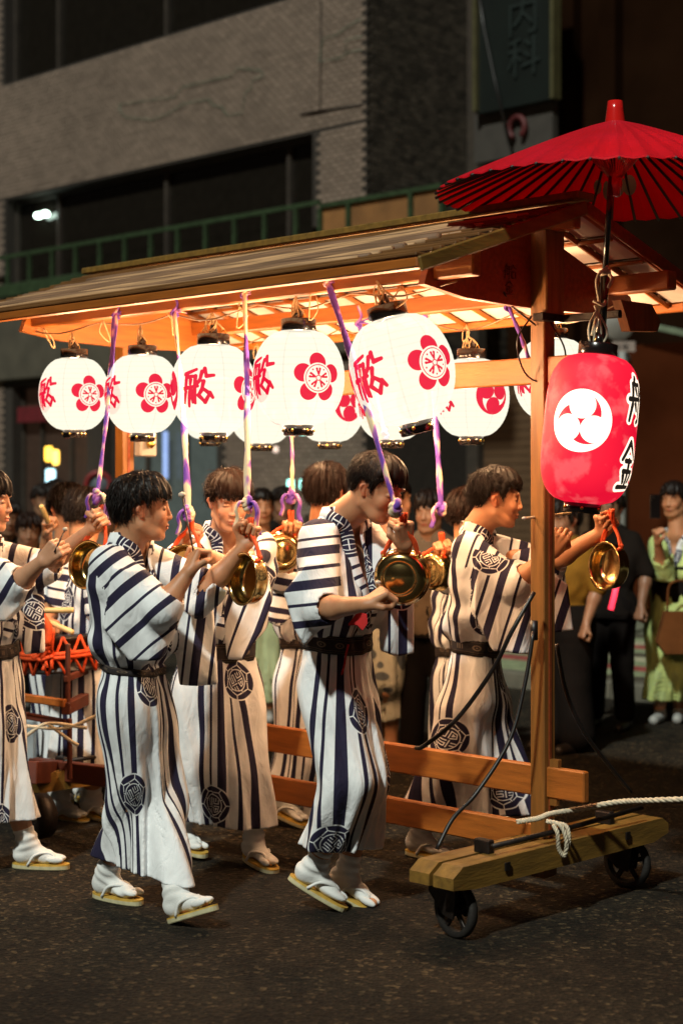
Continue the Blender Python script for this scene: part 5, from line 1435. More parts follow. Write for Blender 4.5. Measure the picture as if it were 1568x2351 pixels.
def build_person(J, label, group=None, res=.0065, headres=.0028, handres=.0028, outfit='yukata', skin=SKIN, hairm=HAIRM, style=None, name='person', cloth=None, seed=1, cat='person'):
    base = v3(J['pelvis']); T = thing(name, label, cat, (float(base[0]), float(base[1]), J.get('ground', 0.)), group)
    sc = J.get('hs', 1.); hc = v3(J['head']); HR = frame(J['hdir'], J.get('hup', (0, 0, 1)))
    # defaults
    f = nrm(v3(J['fwd']) * np.array([1, 1, 0])); J.setdefault('hipfwd', tuple(f))
    rgt = np.array([f[1], -f[0], 0]); nk = v3(J['neck']); sw_ = J.get('shw', .185)
    J.setdefault('shL', nk - rgt * sw_ - np.array([0, 0, J.get('shd', .085)])); J.setdefault('shR', nk + rgt * sw_ - np.array([0, 0, J.get('shd', .085)]))
    pe = v3(J['pelvis']); J.setdefault('waist', (pe[0], pe[1], pe[2] + .10))
    J.setdefault('chest', tuple(nk + (pe - nk) * .42 + f * .008))
    feet = []
    for s_ in 'LR':
        H_, T_ = v3(J['heel' + s_]), v3(J['toe' + s_]); d = nrm(T_ - H_); T_ = H_ + d * J.get('footlen', .255 if not J.get('socks', True) else .230)
        up = nrm(np.cross(np.cross(d, [0, 0, 1]), d)); fr = frame(d, up)
        J['an' + s_] = H_ + d * .055 + up * .10
        feet.append((s_, H_, T_, d, up, fr))
    J.setdefault('hem', .22)
    hz = J['hem']
    # ---- body
    B = Field()
    tf, tlo, thi = torso_field(J, robe=False, off=-.020, fold=0)
    B.fn(lambda X, Y, Z: np.maximum(tf(X, Y, Z), (pe[2] - .10) - Z), [tlo[0], tlo[1], pe[2] - .16], thi, .02)
    head_prims(B, hc, HR, sc, nk + f * -.0, J.get('female', False))
    # collar bones
    hb = []
    for s_ in 'LR':
        sh, el, wr, hd = v3(J['sh' + s_]), v3(J['el' + s_]), v3(J['wr' + s_]), v3(J['ha' + s_])
        sk_ = nk + (sh - nk) * .78 - np.array([0, 0, .02]); B.cone(sk_, el, .042, .037, .02); mid = el + (wr - el) * .3
        B.cone(el, mid, .037, .040, .02); B.cone(mid, wr, .040, .0255, .02)
        dirh = hd - wr; pn = J.get('palm' + s_, (0, 0, -1)); cu = J.get('curl' + s_, (1.35, 1.6, .9))
        side = 1 if s_ == 'L' else -1
        side = J.get('thumb' + s_, side)
        if handres: hand_prims(B, wr, dirh, pn, side, cu, sc=J.get('hsc', 1.0), thumb_close=J.get('tclose' + s_, 1.))
        else:
            hand_prims(B, wr, dirh, pn, side, cu, sc=1.0)
        hb.append((np.minimum(wr, wr + nrm(dirh) * .12) - .085, np.maximum(wr, wr + nrm(dirh) * .12) + .085))
        hip = pe + (rgt if s_ == 'R' else -rgt) * .085
        B.cone(hip, J['kn' + s_], .080, .055, .02); kn = v3(J['kn' + s_]); an = J['an' + s_]; m2 = kn + (an - kn) * .3
        B.cone(kn, m2, .053, .053, .02); B.cone(m2, an, .053, .036, .02)
    for (s_, H_, T_, d, up, fr) in feet:
        B.cone(H_ + d * .04 + up * .045, J['an' + s_], .027, .034, .02); B.cone(H_ + d * .04 + up * .045, T_ - d * .05 + up * .036, .024, .018, .02)
    lo, hi = B.bounds(.02); D, lo_ = B.grid(lo, hi, res * 1.05)
    V, Fq = nets(D, lo_, res * 1.05)
    parts = []
    boxes = []
    hlo, hhi = hc - .155 * sc, hc + .155 * sc
    if headres: boxes.append((hlo, hhi, headres))
    if handres: boxes += [(a, b, handres) for a, b in hb]
    bl2 = []
    for (a, b, h) in boxes:
        # later boxes do not overlap earlier ones in practice
        D2_, l2 = B.grid(a, b, h); V2, F2 = nets(D2_, l2, h)
        V2, F2 = drop_inside(V2, F2, bl2, 0.004); parts.append((V2, F2)); bl2.append((a, b))
    V, Fq = drop_inside(V, Fq, bl2, .006)
    V, Fq = merge([(V, Fq)] + parts)
    me = mesh_np('body', V, Fq)
    tint = np.ones((len(V), 4), np.float32); tint[:, :3] = tint_of(V, hc, HR, sc, stubble=J.get('stubble', True))
    a_ = me.attributes.new('tint', 'FLOAT_COLOR', 'POINT'); a_.data.foreach_set('color', tint.ravel())
    link('body', me, skin, T)
    # ---- hair
    rs = np.random.default_rng(seed)
    HV, HF = hair_mesh(hc, HR, sc, style or {}, rs)
    link('hair', mesh_np('hair', HV, HF), hairm, T)
    # ---- robe
    if outfit == 'yukata':
        rf, rlo, rhi = torso_field(J, True, 0., seed, fold=J.get('fold', 1.))
        inner, _, _ = torso_field(J, True, -.020, seed, fold=J.get('fold', 1.))
        G = Field(); hemt = v3(J.get('hemtilt', (0, 0, 0)))
        cxy = (v3(J['anL']) + v3(J['anR'])) / 2
        def hemf(X, Y): return hz + (X - cxy[0]) * hemt[0] + (Y - cxy[1]) * hemt[1]
        def body_fn(X, Y, Z):
            d = rf(X, Y, Z); d = np.maximum(d, hemf(X, Y) - Z)
            ins = inner(X, Y, Z)
            return np.where(Z < hz + .30, np.maximum(d, -ins), d)
        rlo[2] = hz - .15
        G.fn(body_fn, rlo, rhi, .01)
        SL = []
        for s_ in 'LR':
            sh, el, wr = v3(J['sh' + s_]), v3(J['el' + s_]), v3(J['wr' + s_])
            cuffq = J.get('cuff' + s_, .15); K = el + (wr - el) * cuffq
            fld = Field()
            sh2 = nk + (sh - nk) * .80 + np.array([0, 0, .0])
            fld.cone(sh2, el, .072, .066, .02); fld.cone(el, K, .066, .062, .02)
            for i, sl2 in enumerate(J.get('sleeve' + s_, [])):
                sf, a, b = slab_fn(sl2[0], sl2[1], .012, wav=.010 if len(sl2) < 3 else sl2[2], ph=seed + i, bulge=.012)
                fld.fn(sf, a, b, .055)
            for p_ in fld.p: G.p.append((p_[0], p_[1], p_[2], .022, False))
            # arm opening carved at the cuff
            dd = nrm(wr - el)
            G.cone(K - dd * .035, K + dd * .14, .046, .054, .006, True)
            SL.append((s_, fld, sh, el, K))
        # neckline
        vz = J.get('vz', ch_z(J)); hwv = J.get('vw', .34)
        cc = v3(J['chest']); vx0 = J.get('vx', 0.)
        def vee(X, Y, Z):
            t = np.clip((Z - cc[2]) / (nk[2] - cc[2] + 1e-6), 0, 1.3); cx_ = cc[0] + (nk[0] - cc[0]) * t; cy_ = cc[1] + (nk[1] - cc[1]) * t
            x = (X - cx_) * rgt[0] + (Y - cy_) * rgt[1]; y = (X - cx_) * f[0] + (Y - cy_) * f[1]
            a = (np.abs(x - vx0) - (Z - vz) * hwv) / math.sqrt(1 + hwv * hwv)
            return np.maximum(a, -(y - .0))
        G.fn(vee, cc - .3, cc + np.array([.3, .3, .45]), .004, True)
        G.cone(nk + np.array([0, 0, -.01]), nk + np.array([0, 0, .2]), .064, .070, .006, True)
        lo, hi = G.bounds(.01); lo[2] = hz - .12
        D, lo_ = G.grid(lo, hi, res); V, Fq = nets(D, lo_, res)
        # part of each vertex
        db = rf(V[:, 0], V[:, 1], V[:, 2]); which = np.zeros(len(V), int); best = np.abs(db) if False else db + .004
        for i, (s_, fld, sh, el, K) in enumerate(SL):
            d = fld.at(V); w_ = d < best; which[w_] = i + 1; best = np.minimum(best, d)
        fw_ = which[Fq[:, 0]]
        UV = np.zeros((len(Fq), 4, 2), np.float32)
        # body mapping
        Lc = (v3(J['shL']) + v3(J['shR'])) / 2
        zc = [hz, v3(J['waist'])[2], cc[2], nk[2]]; an_m = cxy
        cxs = np.interp(V[:, 2], zc, [an_m[0], v3(J['waist'])[0], cc[0], nk[0]]); cys = np.interp(V[:, 2], zc, [an_m[1], v3(J['waist'])[1], cc[1], nk[1]])
        hf_ = v3(J['hipfwd']); th = np.arctan2(V[:, 1] - cys, V[:, 0] - cxs) - math.atan2(hf_[1], hf_[0])
        u = (th / (2 * math.pi)) % 1.0; vv = V[:, 2]
        uu = u[Fq]; mxu = uu.max(1, keepdims=True); uu = np.where((mxu - uu) > .5, uu + 1, uu)
        UV[:, :, 0] = uu + J.get('uoff', 0.); UV[:, :, 1] = vv[Fq] / BH + J.get('voff', 0.)
        for i, (s_, fld, sh, el, K) in enumerate(SL):
            ax2 = J.get('sax' + s_); ax2 = nrm(K - sh) if ax2 is None else nrm(ax2)
            tt = (V - sh) @ ax2
            e = np.cross(ax2, [0, 0, 1.]); e = nrm(e) if np.linalg.norm(e) > .2 else np.array([1., 0, 0]); g_ = np.cross(ax2, e)
            # around the sleeve: arc length approximated by height plus depth
            ww = (V - sh) @ g_ + .35 * ((V - sh) @ e)
            msk = fw_ == i + 1
            UV[msk, :, 0] = (tt[Fq[msk]] + J.get('soff' + s_, .05)) / SW; UV[msk, :, 1] = (ww[Fq[msk]] + J.get('svoff' + s_, .3)) / SH
        me = mesh_np('yukata', V, Fq, uv=UV.reshape(-1, 2), matidx=(fw_ > 0).astype(int))
        ro = link('yukata', me, None, T); me.materials.append(cloth[0] if cloth else ROBE_B); me.materials.append(cloth[1] if cloth else ROBE_S)
        # radial scan tool
        def surf(ph_, z, lift=.004, fld=rf, rmax=.42):
            t = np.clip((z - hz) / 1, 0, 9)
            cx_ = np.interp(z, zc, [an_m[0], v3(J['waist'])[0], cc[0], nk[0]]); cy_ = np.interp(z, zc, [an_m[1], v3(J['waist'])[1], cc[1], nk[1]])
            a = math.atan2(f[1], f[0]) + ph_; dx, dy = math.cos(a), math.sin(a)
            rr_ = np.linspace(.02, rmax, 160); d = fld(cx_ + dx * rr_, cy_ + dy * rr_, np.full(160, z))
            ins = np.where(d < 0)[0]; r = rr_[ins[-1]] if len(ins) else .0
            r = max(r, .060)
            return np.array([cx_ + dx * (r + lift), cy_ + dy * (r + lift), z]), np.array([dx, dy, 0.])
        # sash
        wz = v3(J['waist'])[2]; n_ = 48; hh = J.get('sashh', .034); tl = J.get('sashtilt', -.02)
        Vs, Fs, Us = [], [], []
        for k in range(n_ + 1):
            a = 2 * math.pi * k / n_
            for j, (dz, lf) in enumerate(((-hh, -.004), (-hh, .005), (-hh * .4, .008), (hh * .4, .008), (hh, .005), (hh, -.004))):
                zz = wz + dz + tl * math.cos(a); p, d_ = surf(a, wz + dz * .5, lf + .002); p[2] = zz; Vs.append(p)
        for k in range(n_):
            for j in range(5):
                a = k * 6 + j; Fs.append((a, a + 6, a + 7, a + 1)); v0, v1 = [0, .02, .3, .7, .98, 1][j], [0, .02, .3, .7, .98, 1][j + 1]
                Us += [(k / n_, v0), ((k + 1) / n_, v0), ((k + 1) / n_, v1), (k / n_, v1)]
        link('sash', mesh_np('sash', Vs, Fs, uv=Us), J.get('sashm', SASH), T)
        # collar bands
        def band(path, w, nm):
            path = np.array(path, float); s = np.linspace(0, len(path) - 1, 46); zz = np.interp(s, range(len(path)), path[:, 1]); pp = np.interp(s, range(len(path)), path[:, 0])
            # smooth
            for _ in range(2): zz[1:-1] = (zz[:-2] + 2 * zz[1:-1] + zz[2:]) / 4; pp[1:-1] = (pp[:-2] + 2 * pp[1:-1] + pp[2:]) / 4
            C = []; Dn = []
            for a, z in zip(pp, zz): p, d_ = surf(a, z, .004, rmax=.26); C.append(p); Dn.append(d_)
            C = np.array(C)
            for _ in range(3): C[1:-1] = (C[:-2] + 2 * C[1:-1] + C[2:]) / 4
            Vs, Fs, Us = [], [], []; acc = 0
            for i in range(len(C)):
                t = nrm(C[min(i + 1, len(C) - 1)] - C[max(i - 1, 0)]); nn = nrm(Dn[i] + np.array([0, 0, .25])); sd = nrm(np.cross(t, nn)); nn = np.cross(sd, t)
                if i: acc += np.linalg.norm(C[i] - C[i - 1])
                for (a, b) in ((-.5, -.004), (-.5, .006), (0, .009), (.5, .006), (.5, -.004)): Vs.append(C[i] + sd * a * w + nn * b)
                if i:
                    n0 = (i - 1) * 5
                    for j in range(4):
                        Fs.append((n0 + j, n0 + j + 1, n0 + j + 6, n0 + j + 5)); q0, q1 = j / 4, (j + 1) / 4
                        Us += [(q0, pa), (q1, pa), (q1, acc), (q0, acc)]
                pa = acc
            link('collar', mesh_np('collar', Vs, Fs, uv=Us), COLLAR, T)
        nz = nk[2]
        for sg in (1, -1):
            mid = vz + (nz - vz) * .5
            xo = math.atan2((mid - vz) * hwv + .022, .10)
            band([(math.pi, nz + .022), (2.3 * sg, nz + .022), (1.5 * sg, nz + .018), (.95 * sg, nz - .012), (.72 * sg, nz - .045), (xo * sg + .0, mid), (.20 * sg + vx0 * 5, vz + .015), (-.10 * sg, vz - .05), (-.34 * sg, max(wz + .05, vz - .16))], .050, 'collar')
    else:
        casual(J, T, res, seed, cloth, f, rgt)
    # ---- feet
    for (s_, H_, T_, d, up, fr) in feet:
        an = J['an' + s_]; kn = v3(J['kn' + s_]); leg = nrm(kn - an)
        if J.get('socks', True):
            d1 = d; d = d * .90
            K_ = Field(); a0 = H_ + up * .0215
            K_.ell(a0 + d * .038 + up * .034, (.033, .036, .036), fr, .02); K_.cone(a0 + d * .035 + up * .045, an + leg * .02, .034, .040, .03)
            K_.cone(an + leg * .01, an + leg * .085, .040, .041, .02)
            K_.cone(a0 + d * .04 + up * .032, a0 + d * .17 + up * .024, .028, .022, .025); K_.cone(an - up * .005, a0 + d * .15 + up * .026, .033, .022, .025)
            r_ = fr[:, 0] * (1 if s_ == 'R' else -1)
            K_.ell(a0 + d * .175 + up * .021 + r_ * .012, (.027, .058, .017), fr, .012); K_.ell(a0 + d * .200 + up * .020 - r_ * .026, (.0125, .038, .0145), fr, .002)
            K_.fn(lambda X, Y, Z: (X - a0[0]) * up[0] + (Y - a0[1]) * up[1] + (Z - a0[2]) * up[2], a0 - .35, a0 + .35, .004, False)
            fnp = K_.p.pop()
            lo, hi = K_.bounds(.01); hk = .0048 if headres else .010
            D, lo_ = K_.grid(lo, hi, hk)
            n = D.shape; X = lo_[0] + np.arange(n[0])[:, None, None] * hk; Y = lo_[1] + np.arange(n[1])[None, :, None] * hk; Z = lo_[2] + np.arange(n[2])[None, None, :] * hk
            hgt = (X - a0[0]) * up[0] + (Y - a0[1]) * up[1] + (Z - a0[2]) * up[2]; lh = (X - an[0]) * leg[0] + (Y - an[1]) * leg[1] + (Z - an[2]) * leg[2]
            D = D + .0022 * np.sin(lh * 190 + 9 * (X + Y)) * np.clip((lh + .05) / .05, 0, 1)
            D = np.maximum(np.maximum(D, -hgt), lh - .080)
            V, Fq = nets(D, lo_, hk); link('sock', mesh_np('sock', V, Fq), WHITECLOTH, T)
            # sandal sole
            q = MB(); ol = []
            for k in range(28):
                a = 2 * math.pi * k / 28; x = math.cos(a); y = math.sin(a)
                ww = .043 - .007 * max(0, -x); ol.append((d * (.122 + .137 * math.copysign(abs(x) ** .75, x)), fr[:, 0] * ww * math.copysign(abs(y) ** .8, y)))
            def row(h_, sc_): return [Vector(H_ + a * 1. * 1. + b * sc_ + up * h_) for a, b in ol]
            n = 28; Vv = row(.0, .95) + row(.003, 1.0) + row(.016, 1.0) + row(.0165, .985) + row(.0215, .97)
            fs = [tuple(range(n - 1, -1, -1))] + [(r * n + i, r * n + (i + 1) % n, (r + 1) * n + (i + 1) % n, (r + 1) * n + i) for r in range(2) for i in range(n)]
            q.cur = 0; q.add(Vv, fs); q.cur = 1
            q.add([], [])
            off_ = len(q.v) - len(Vv)
            for r in (2, 3):
                for i in range(n): q.f.append([r * n + i, r * n + (i + 1) % n, (r + 1) * n + (i + 1) % n, (r + 1) * n + i]); q.m.append(1); q.sm.append(False); q.uv.append([(0, 0)] * 4)
            q.f.append(list(range(4 * n, 5 * n))); q.m.append(1); q.sm.append(False); q.uv.append([(0, 0)] * n)
            so = link('sandal', q.mesh('sandal'), [SANDAL_SIDE, SANDAL_TOP], T)
            r0 = fr[:, 0]; fp_ = H_ + d * .195 + up * .030 - r0 * (.014 if s_ == 'R' else -.014)
            q = MB()
            for sg in (-1, 1):
                q.tube(spline([H_ + d * .075 + r0 * .042 * sg + up * .018, H_ + d * .11 + r0 * .040 * sg + up * .060, H_ + d * .16 + r0 * .018 * sg + up * .067, fp_ + up * .022, fp_ - up * .006], 16), .0062, 6)
            q.build('strap', WHITECLOTH, so)
        else:
            q = Field(); q.cone(H_ + d * .035 + up * .035, T_ - d * .04 + up * .028, .038, .034, .02); q.cone(H_ + d * .04 + up * .05, H_ + d * .05 + up * .10, .036, .040, .03)
            lo, hi = q.bounds(.01); D, lo_ = q.grid(lo, hi, .012)
            V, Fq = nets(D, lo_, .012); link('shoe', mesh_np('shoe', V, Fq), J.get('shoem', SHOE), T)
    return T
def ch_z(J): return v3(J['chest'])[2] - .02
SHOE = mat('dark_shoe', (.02, .015, .012), .5)

def casual(J, T, res, seed, cloth, f, rgt):
    top, bot = cloth
    tf, lo, hi = torso_field(J, False, .004, seed, fold=.6)
    pe = v3(J['pelvis']); nk = v3(J['neck'])
    G = Field(); zb = J.get('shirtz', pe[2] - .08); lo[2] = zb - .05
    G.fn(lambda X, Y, Z: np.maximum(tf(X, Y, Z), zb - Z), lo, hi, .01)
    for s_ in 'LR':
        sh, el, wr = v3(J['sh' + s_]), v3(J['el' + s_]), v3(J['wr' + s_]); q = J.get('slv', .5)
        G.cone(nk + (sh - nk) * .85, el if q > .4 else sh + (el - sh) * .8, .062, .056, .025)
        if q > .7: G.cone(el, wr, .052, .042, .02)
    G.cone(nk, nk + np.array([0, 0, .2]), .062, .066, .006, True)
    l2, h2 = G.bounds(.01); D, l_ = G.grid(l2, h2, res); V, Fq = nets(D, l_, res); link('shirt', mesh_np('shirt', V, Fq), top, T)
    G = Field()
    tf2, lo, hi = torso_field(J, False, .002, seed, fold=.3); lo[2] = pe[2] - .12
    G.fn(lambda X, Y, Z: np.maximum(np.maximum(tf2(X, Y, Z), (pe[2] - .10) - Z), Z - (pe[2] + .09)), lo, hi, .01)
    for s_ in 'LR':
        hip = pe + (rgt if s_ == 'R' else -rgt) * .08; kn = v3(J['kn' + s_]); an = J['an' + s_]
        w = J.get('legw', .0)
        G.cone(hip - np.array([0, 0, .03]), kn, .100 + w, .075 + w, .03); G.cone(kn, an + np.array([0, 0, .01]), .075 + w, .068 + w * 1.5, .02)
    l2, h2 = G.bounds(.01); D, l_ = G.grid(l2, h2, res); V, Fq = nets(D, l_, res); link('trousers', mesh_np('trousers', V, Fq), bot, T)
# ------------------------------------------------------------------ the drummers, posed one by one
def up_(p, dz): return (p[0], p[1], p[2] + dz)
def sl(Y, pts): return [at(u, v, Y) for u, v in pts]
GR = 'young men in striped yukata walking beside the cart'

# A: walking left of centre
build_person(dict(head=at(328, 1168, 6.12), hdir=(1, .10, -.06), neck=at(294, 1250, 6.14), fwd=(.93, -.36, 0), hipfwd=(.97, -.22, 0), pelvis=at(305, 1590, 6.15), waist=at(306, 1530, 6.15), chest=at(302, 1400, 6.14),
    elR=at(372, 1400, 5.86), wrR=at(432, 1315, 5.88), haR=at(450, 1262, 5.92), palmR=(.8, .5, 0), curlR=(1.2, 1.5, 1.0), cuffR=.18,
    elL=at(478, 1352, 6.12), wrL=at(562, 1252, 6.10), haL=at(577, 1210, 6.1), palmL=(-.3, -1, .2), thumbL=-1, curlL=(1.45, 1.6, 1.1), cuffL=-.35,
    knR=at(302, 1815, 6.1), knL=at(365, 1800, 6.2), heelR=at(222, 2060, 6.34), toeR=at(343, 2084, 6.18), heelL=at(396, 2121, 5.97), toeL=at(493, 2092, 5.84),
    hem=.155, hemtilt=(-.10, 0, 0), hemr=.062, kneer=.094, vz=at(0, 1420, 6.1).z, vw=.30, uoff=.42, voff=.30, soffR=.06, svoffR=.25,
    sleeveR=[(sl(5.93, [(262, 1300), (330, 1310), (398, 1372), (424, 1352), (418, 1400), (400, 1455), (372, 1512), (300, 1515), (240, 1440)]), .13)],
    sleeveL=[(sl(6.24, [(402, 1345), (440, 1352), (486, 1335), (500, 1572), (455, 1574), (412, 1572), (398, 1450)]), .045, .011)], saxR=(.62, -.1, -.75), saxL=(1, 0, -.12), soffL=.46, sashh=.014, blouse=.040),
    'striding young man in striped yukata seen in profile, a long shaded sleeve hanging before him', GR, hairm=HAIRK, seed=3,
    style=dict(vol=1.07, fringe=.052, nape=-.065, side=.005, len=1.1, rough=1.3, locks=900, sweep=.4))
# B: facing the camera, looking down
build_person(dict(head=at(526, 1150, 6.86), hdir=(.30, -.90, -.30), neck=at(520, 1220, 6.97), fwd=(.35, -.93, 0), pelvis=at(498, 1570, 6.97), waist=at(500, 1485, 6.97), chest=at(512, 1380, 6.96),
    elR=at(378, 1315, 6.78), wrR=at(425, 1245, 6.6), haR=at(438, 1205, 6.55), palmR=(1, -.2, 0), curlR=(1.4, 1.5, 1.), cuffR=-.2,
    elL=at(540, 1312, 6.58), wrL=at(480, 1275, 6.48), haL=at(445, 1262, 6.45), palmL=(-.2, 0, -1), curlL=(1.3, 1.5, 1.), cuffL=-.1,
    knR=at(440, 1770, 6.95), knL=at(555, 1770, 6.88), heelR=at(398, 1942, 7.12), toeR=at(448, 1962, 7.0), heelL=at(566, 1972, 6.92), toeL=at(622, 2003, 6.76),
    hem=.165, hemr=.088, kneer=.112, vz=at(0, 1375, 6.9).z, vw=.36, uoff=.15, voff=.1, soffL=.1,
    sleeveR=[(sl(6.85, [(400, 1262), (445, 1262), (440, 1430), (385, 1430)]), .06)],
    sleeveL=[(sl(6.66, [(535, 1330), (610, 1290), (625, 1380), (600, 1450), (560, 1512), (522, 1512), (515, 1400)]), .08)], saxL=(.8, -.3, -.3), sashh=.042, blouse=.028, girth=1.02),
    'man in striped yukata with brown fringe, facing forward and looking down', GR, skin=SKIN2, hairm=HAIRB, seed=5,
    style=dict(vol=1.06, fringe=.046, nape=-.06, side=.0, len=1.2, rough=.7, locks=900, sweep=-.1))
# C: centre, bowed over his gong
build_person(dict(head=at(866, 1120, 6.05), hdir=(.74, -.50, -.42), neck=at(784, 1192, 6.14), fwd=(.80, -.60, 0), hipfwd=(.9, -.43, 0), pelvis=at(768, 1560, 6.22), waist=at(775, 1468, 6.18), chest=at(800, 1370, 6.10), shw=.18,
    elR=at(735, 1398, 5.83), wrR=at(838, 1388, 5.66), haR=at(876, 1362, 5.66), palmR=(.1, .3, -1), curlR=(1.2, 1.5, 1.), cuffR=.02,
    elL=at(915, 1335, 6.05), wrL=at(930, 1252, 5.82), haL=at(928, 1202, 5.78), palmL=(-.5, .85, 0), thumbL=1, curlL=(1.5, 1.55, 1.1), cuffL=-.1,
    knR=at(800, 1800, 6.02), knL=at(835, 1795, 6.24), heelR=at(668, 2022, 6.16), toeR=at(792, 2096, 6.13), heelL=at(752, 2040, 6.30), toeL=at(842, 2090, 6.22),
    hem=.235, hemtilt=(-.12, 0, 0), hemr=.098, kneer=.100, vz=at(0, 1415, 6.0).z, vw=.30, uoff=.62, voff=.02, soffR=.03, svoffR=.12, footlen=.245,
    sleeveR=[(sl(5.90, [(704, 1292), (742, 1292), (770, 1350), (766, 1400), (748, 1430), (700, 1482), (676, 1440), (652, 1360)]), .12)],
    sleeveL=[(sl(6.20, [(868, 1285), (950, 1292), (950, 1500), (910, 1508), (872, 1492)]), .05)], saxR=(.12, -.05, -1), saxL=(1, 0, 0), soffL=.32, sashh=.034, blouse=.036),
    'central young man in striped yukata bowing his head over the large round gong he strikes', GR, hairm=HAIRM, seed=8,
    style=dict(vol=1.02, fringe=.054, nape=-.040, side=.0, len=.8, rough=.5, locks=900, sweep=.2))
# D: behind the right post
build_person(dict(head=at(1141, 1144, 6.88), hdir=(1, -.10, -.14), neck=at(1092, 1222, 6.93), fwd=(.96, -.26, 0), hipfwd=(.98, -.2, 0), pelvis=at(1088, 1570, 7.0), waist=at(1090, 1478, 6.98), chest=at(1100, 1385, 6.93), shw=.19,
    elR=at(1180, 1345, 6.66), wrR=at(1266, 1268, 6.56), haR=at(1290, 1222, 6.52), palmR=(.2, 1, 0), curlR=(1.2, 1.4, 1.), cuffR=.2,
    elL=at(1262, 1296, 6.80), wrL=at(1382, 1222, 6.62), haL=at(1405, 1190, 6.58), palmL=(-.5, -.8, 0), thumbL=-1, curlL=(1.5, 1.6, 1.1), cuffL=-.1,
    knR=at(1030, 1750, 6.90), knL=at(1150, 1760, 7.04), heelR=at(938, 1962, 7.06), toeR=at(1060, 1985, 6.9), heelL=at(1180, 1972, 7.02), toeL=at(1288, 1985, 6.92),
    hem=.20, hemr=.120, kneer=.14, vz=at(0, 1330, 6.9).z, vw=.26, uoff=.86, voff=.15, soffR=.0, svoffR=.02,
    sleeveR=[(sl(6.72, [(1090, 1290), (1190, 1285), (1240, 1300), (1300, 1340), (1312, 1445), (1270, 1450), (1210, 1500), (1130, 1492), (1085, 1400)]), .13)],
    sleeveL=[(sl(6.98, [(1200, 1265), (1290, 1285), (1308, 1400), (1312, 1446), (1230, 1450)]), .05)], saxR=(.92, -.2, -.3), saxL=(1, 0, -.2), soffL=.3, sashh=.036, blouse=.034),
    'young man in striped yukata behind the right post, one arm stretched past the red lantern', GR, skin=SKIN, hairm=HAIRM, seed=12,
    style=dict(vol=1.03, fringe=.056, nape=-.045, side=.0, len=.9, rough=.7, locks=900, sweep=.3))
# E: at the left edge
build_person(dict(head=at(-32, 1152, 6.62), hdir=(1, -.12, -.08), neck=at(-48, 1244, 6.72), fwd=(.95, -.3, 0), pelvis=at(-32, 1570, 6.78), waist=at(-32, 1485, 6.76), chest=at(-38, 1375, 6.73),
    elR=at(35, 1345, 6.44), wrR=at(98, 1288, 6.34), haR=at(125, 1262, 6.32), palmR=(.3, 1, 0), curlR=(1.1, 1.4, 1.), cuffR=.15,
    elL=at(105, 1302, 6.78), wrL=at(212, 1212, 6.64), haL=at(240, 1182, 6.6), palmL=(-.3, -1, 0), thumbL=-1, curlL=(1.5, 1.6, 1.1), cuffL=-.2,
    knR=at(-30, 1770, 6.75), knL=at(5, 1760, 6.80), heelR=at(-130, 2010, 6.7), toeR=at(-20, 2020, 6.62), heelL=at(36, 1992, 6.84), toeL=at(148, 1996, 6.80),
    hem=.21, hemr=.075, kneer=.100, vz=at(0, 1400, 6.7).z, vw=.3, uoff=.30, voff=.45, soffL=.25,
    sleeveR=[(sl(6.45, [(-60, 1280), (10, 1285), (58, 1320), (52, 1390), (20, 1425), (-60, 1425)]), .11)],
    sleeveL=[(sl(6.84, [(30, 1275), (98, 1330), (102, 1498), (60, 1502), (35, 1420)]), .05)], saxR=(.8, -.1, -.5), saxL=(1, 0, -.1), sashh=.030),
    'man in striped yukata at the left edge, bare forearm raised to the first gong', GR, skin=SKIN2, hairm=HAIRM, seed=15,
    style=dict(vol=1.03, fringe=.045, nape=-.05, len=.9, locks=700))
# F: behind the centre man, seen from the back
build_person(dict(head=at(752, 1130, 7.55), hdir=(.55, .83, -.05), neck=at(738, 1225, 7.60), fwd=(.62, .78, 0), pelvis=at(712, 1560, 7.65), waist=at(715, 1480, 7.65), chest=at(728, 1370, 7.62),
    elL=at(650, 1320, 7.45), wrL=at(664, 1238, 7.36), haL=at(668, 1196, 7.34), palmL=(.3, -1, 0), curlL=(1.4, 1.5, 1.), cuffL=-.1,
    elR=at(780, 1350, 7.5), wrR=at(760, 1300, 7.75), haR=at(750, 1280, 7.8), knR=at(740, 1740, 7.6), knL=at(685, 1740, 7.72),
    heelL=at(620, 1862, 7.74), toeL=at(706, 1905, 7.60), heelR=at(700, 1890, 7.7), toeR=at(790, 1900, 7.6), hem=.22, hemr=.12, vz=at(0, 1400, 7.6).z, uoff=.55, voff=.6,
    sleeveL=[(sl(7.5, [(690, 1270), (655, 1270), (608, 1300), (606, 1420), (640, 1440), (690, 1400)]), .07)], saxL=(-.2, 0, -1)),
    'man seen from behind on the far side, brown hair between two middle gongs', GR, hairm=HAIRB, seed=18, res=.009, headres=.005, handres=.0038,
    style=dict(vol=1.10, fringe=.05, nape=-.075, len=1., locks=900, rough=1.1))
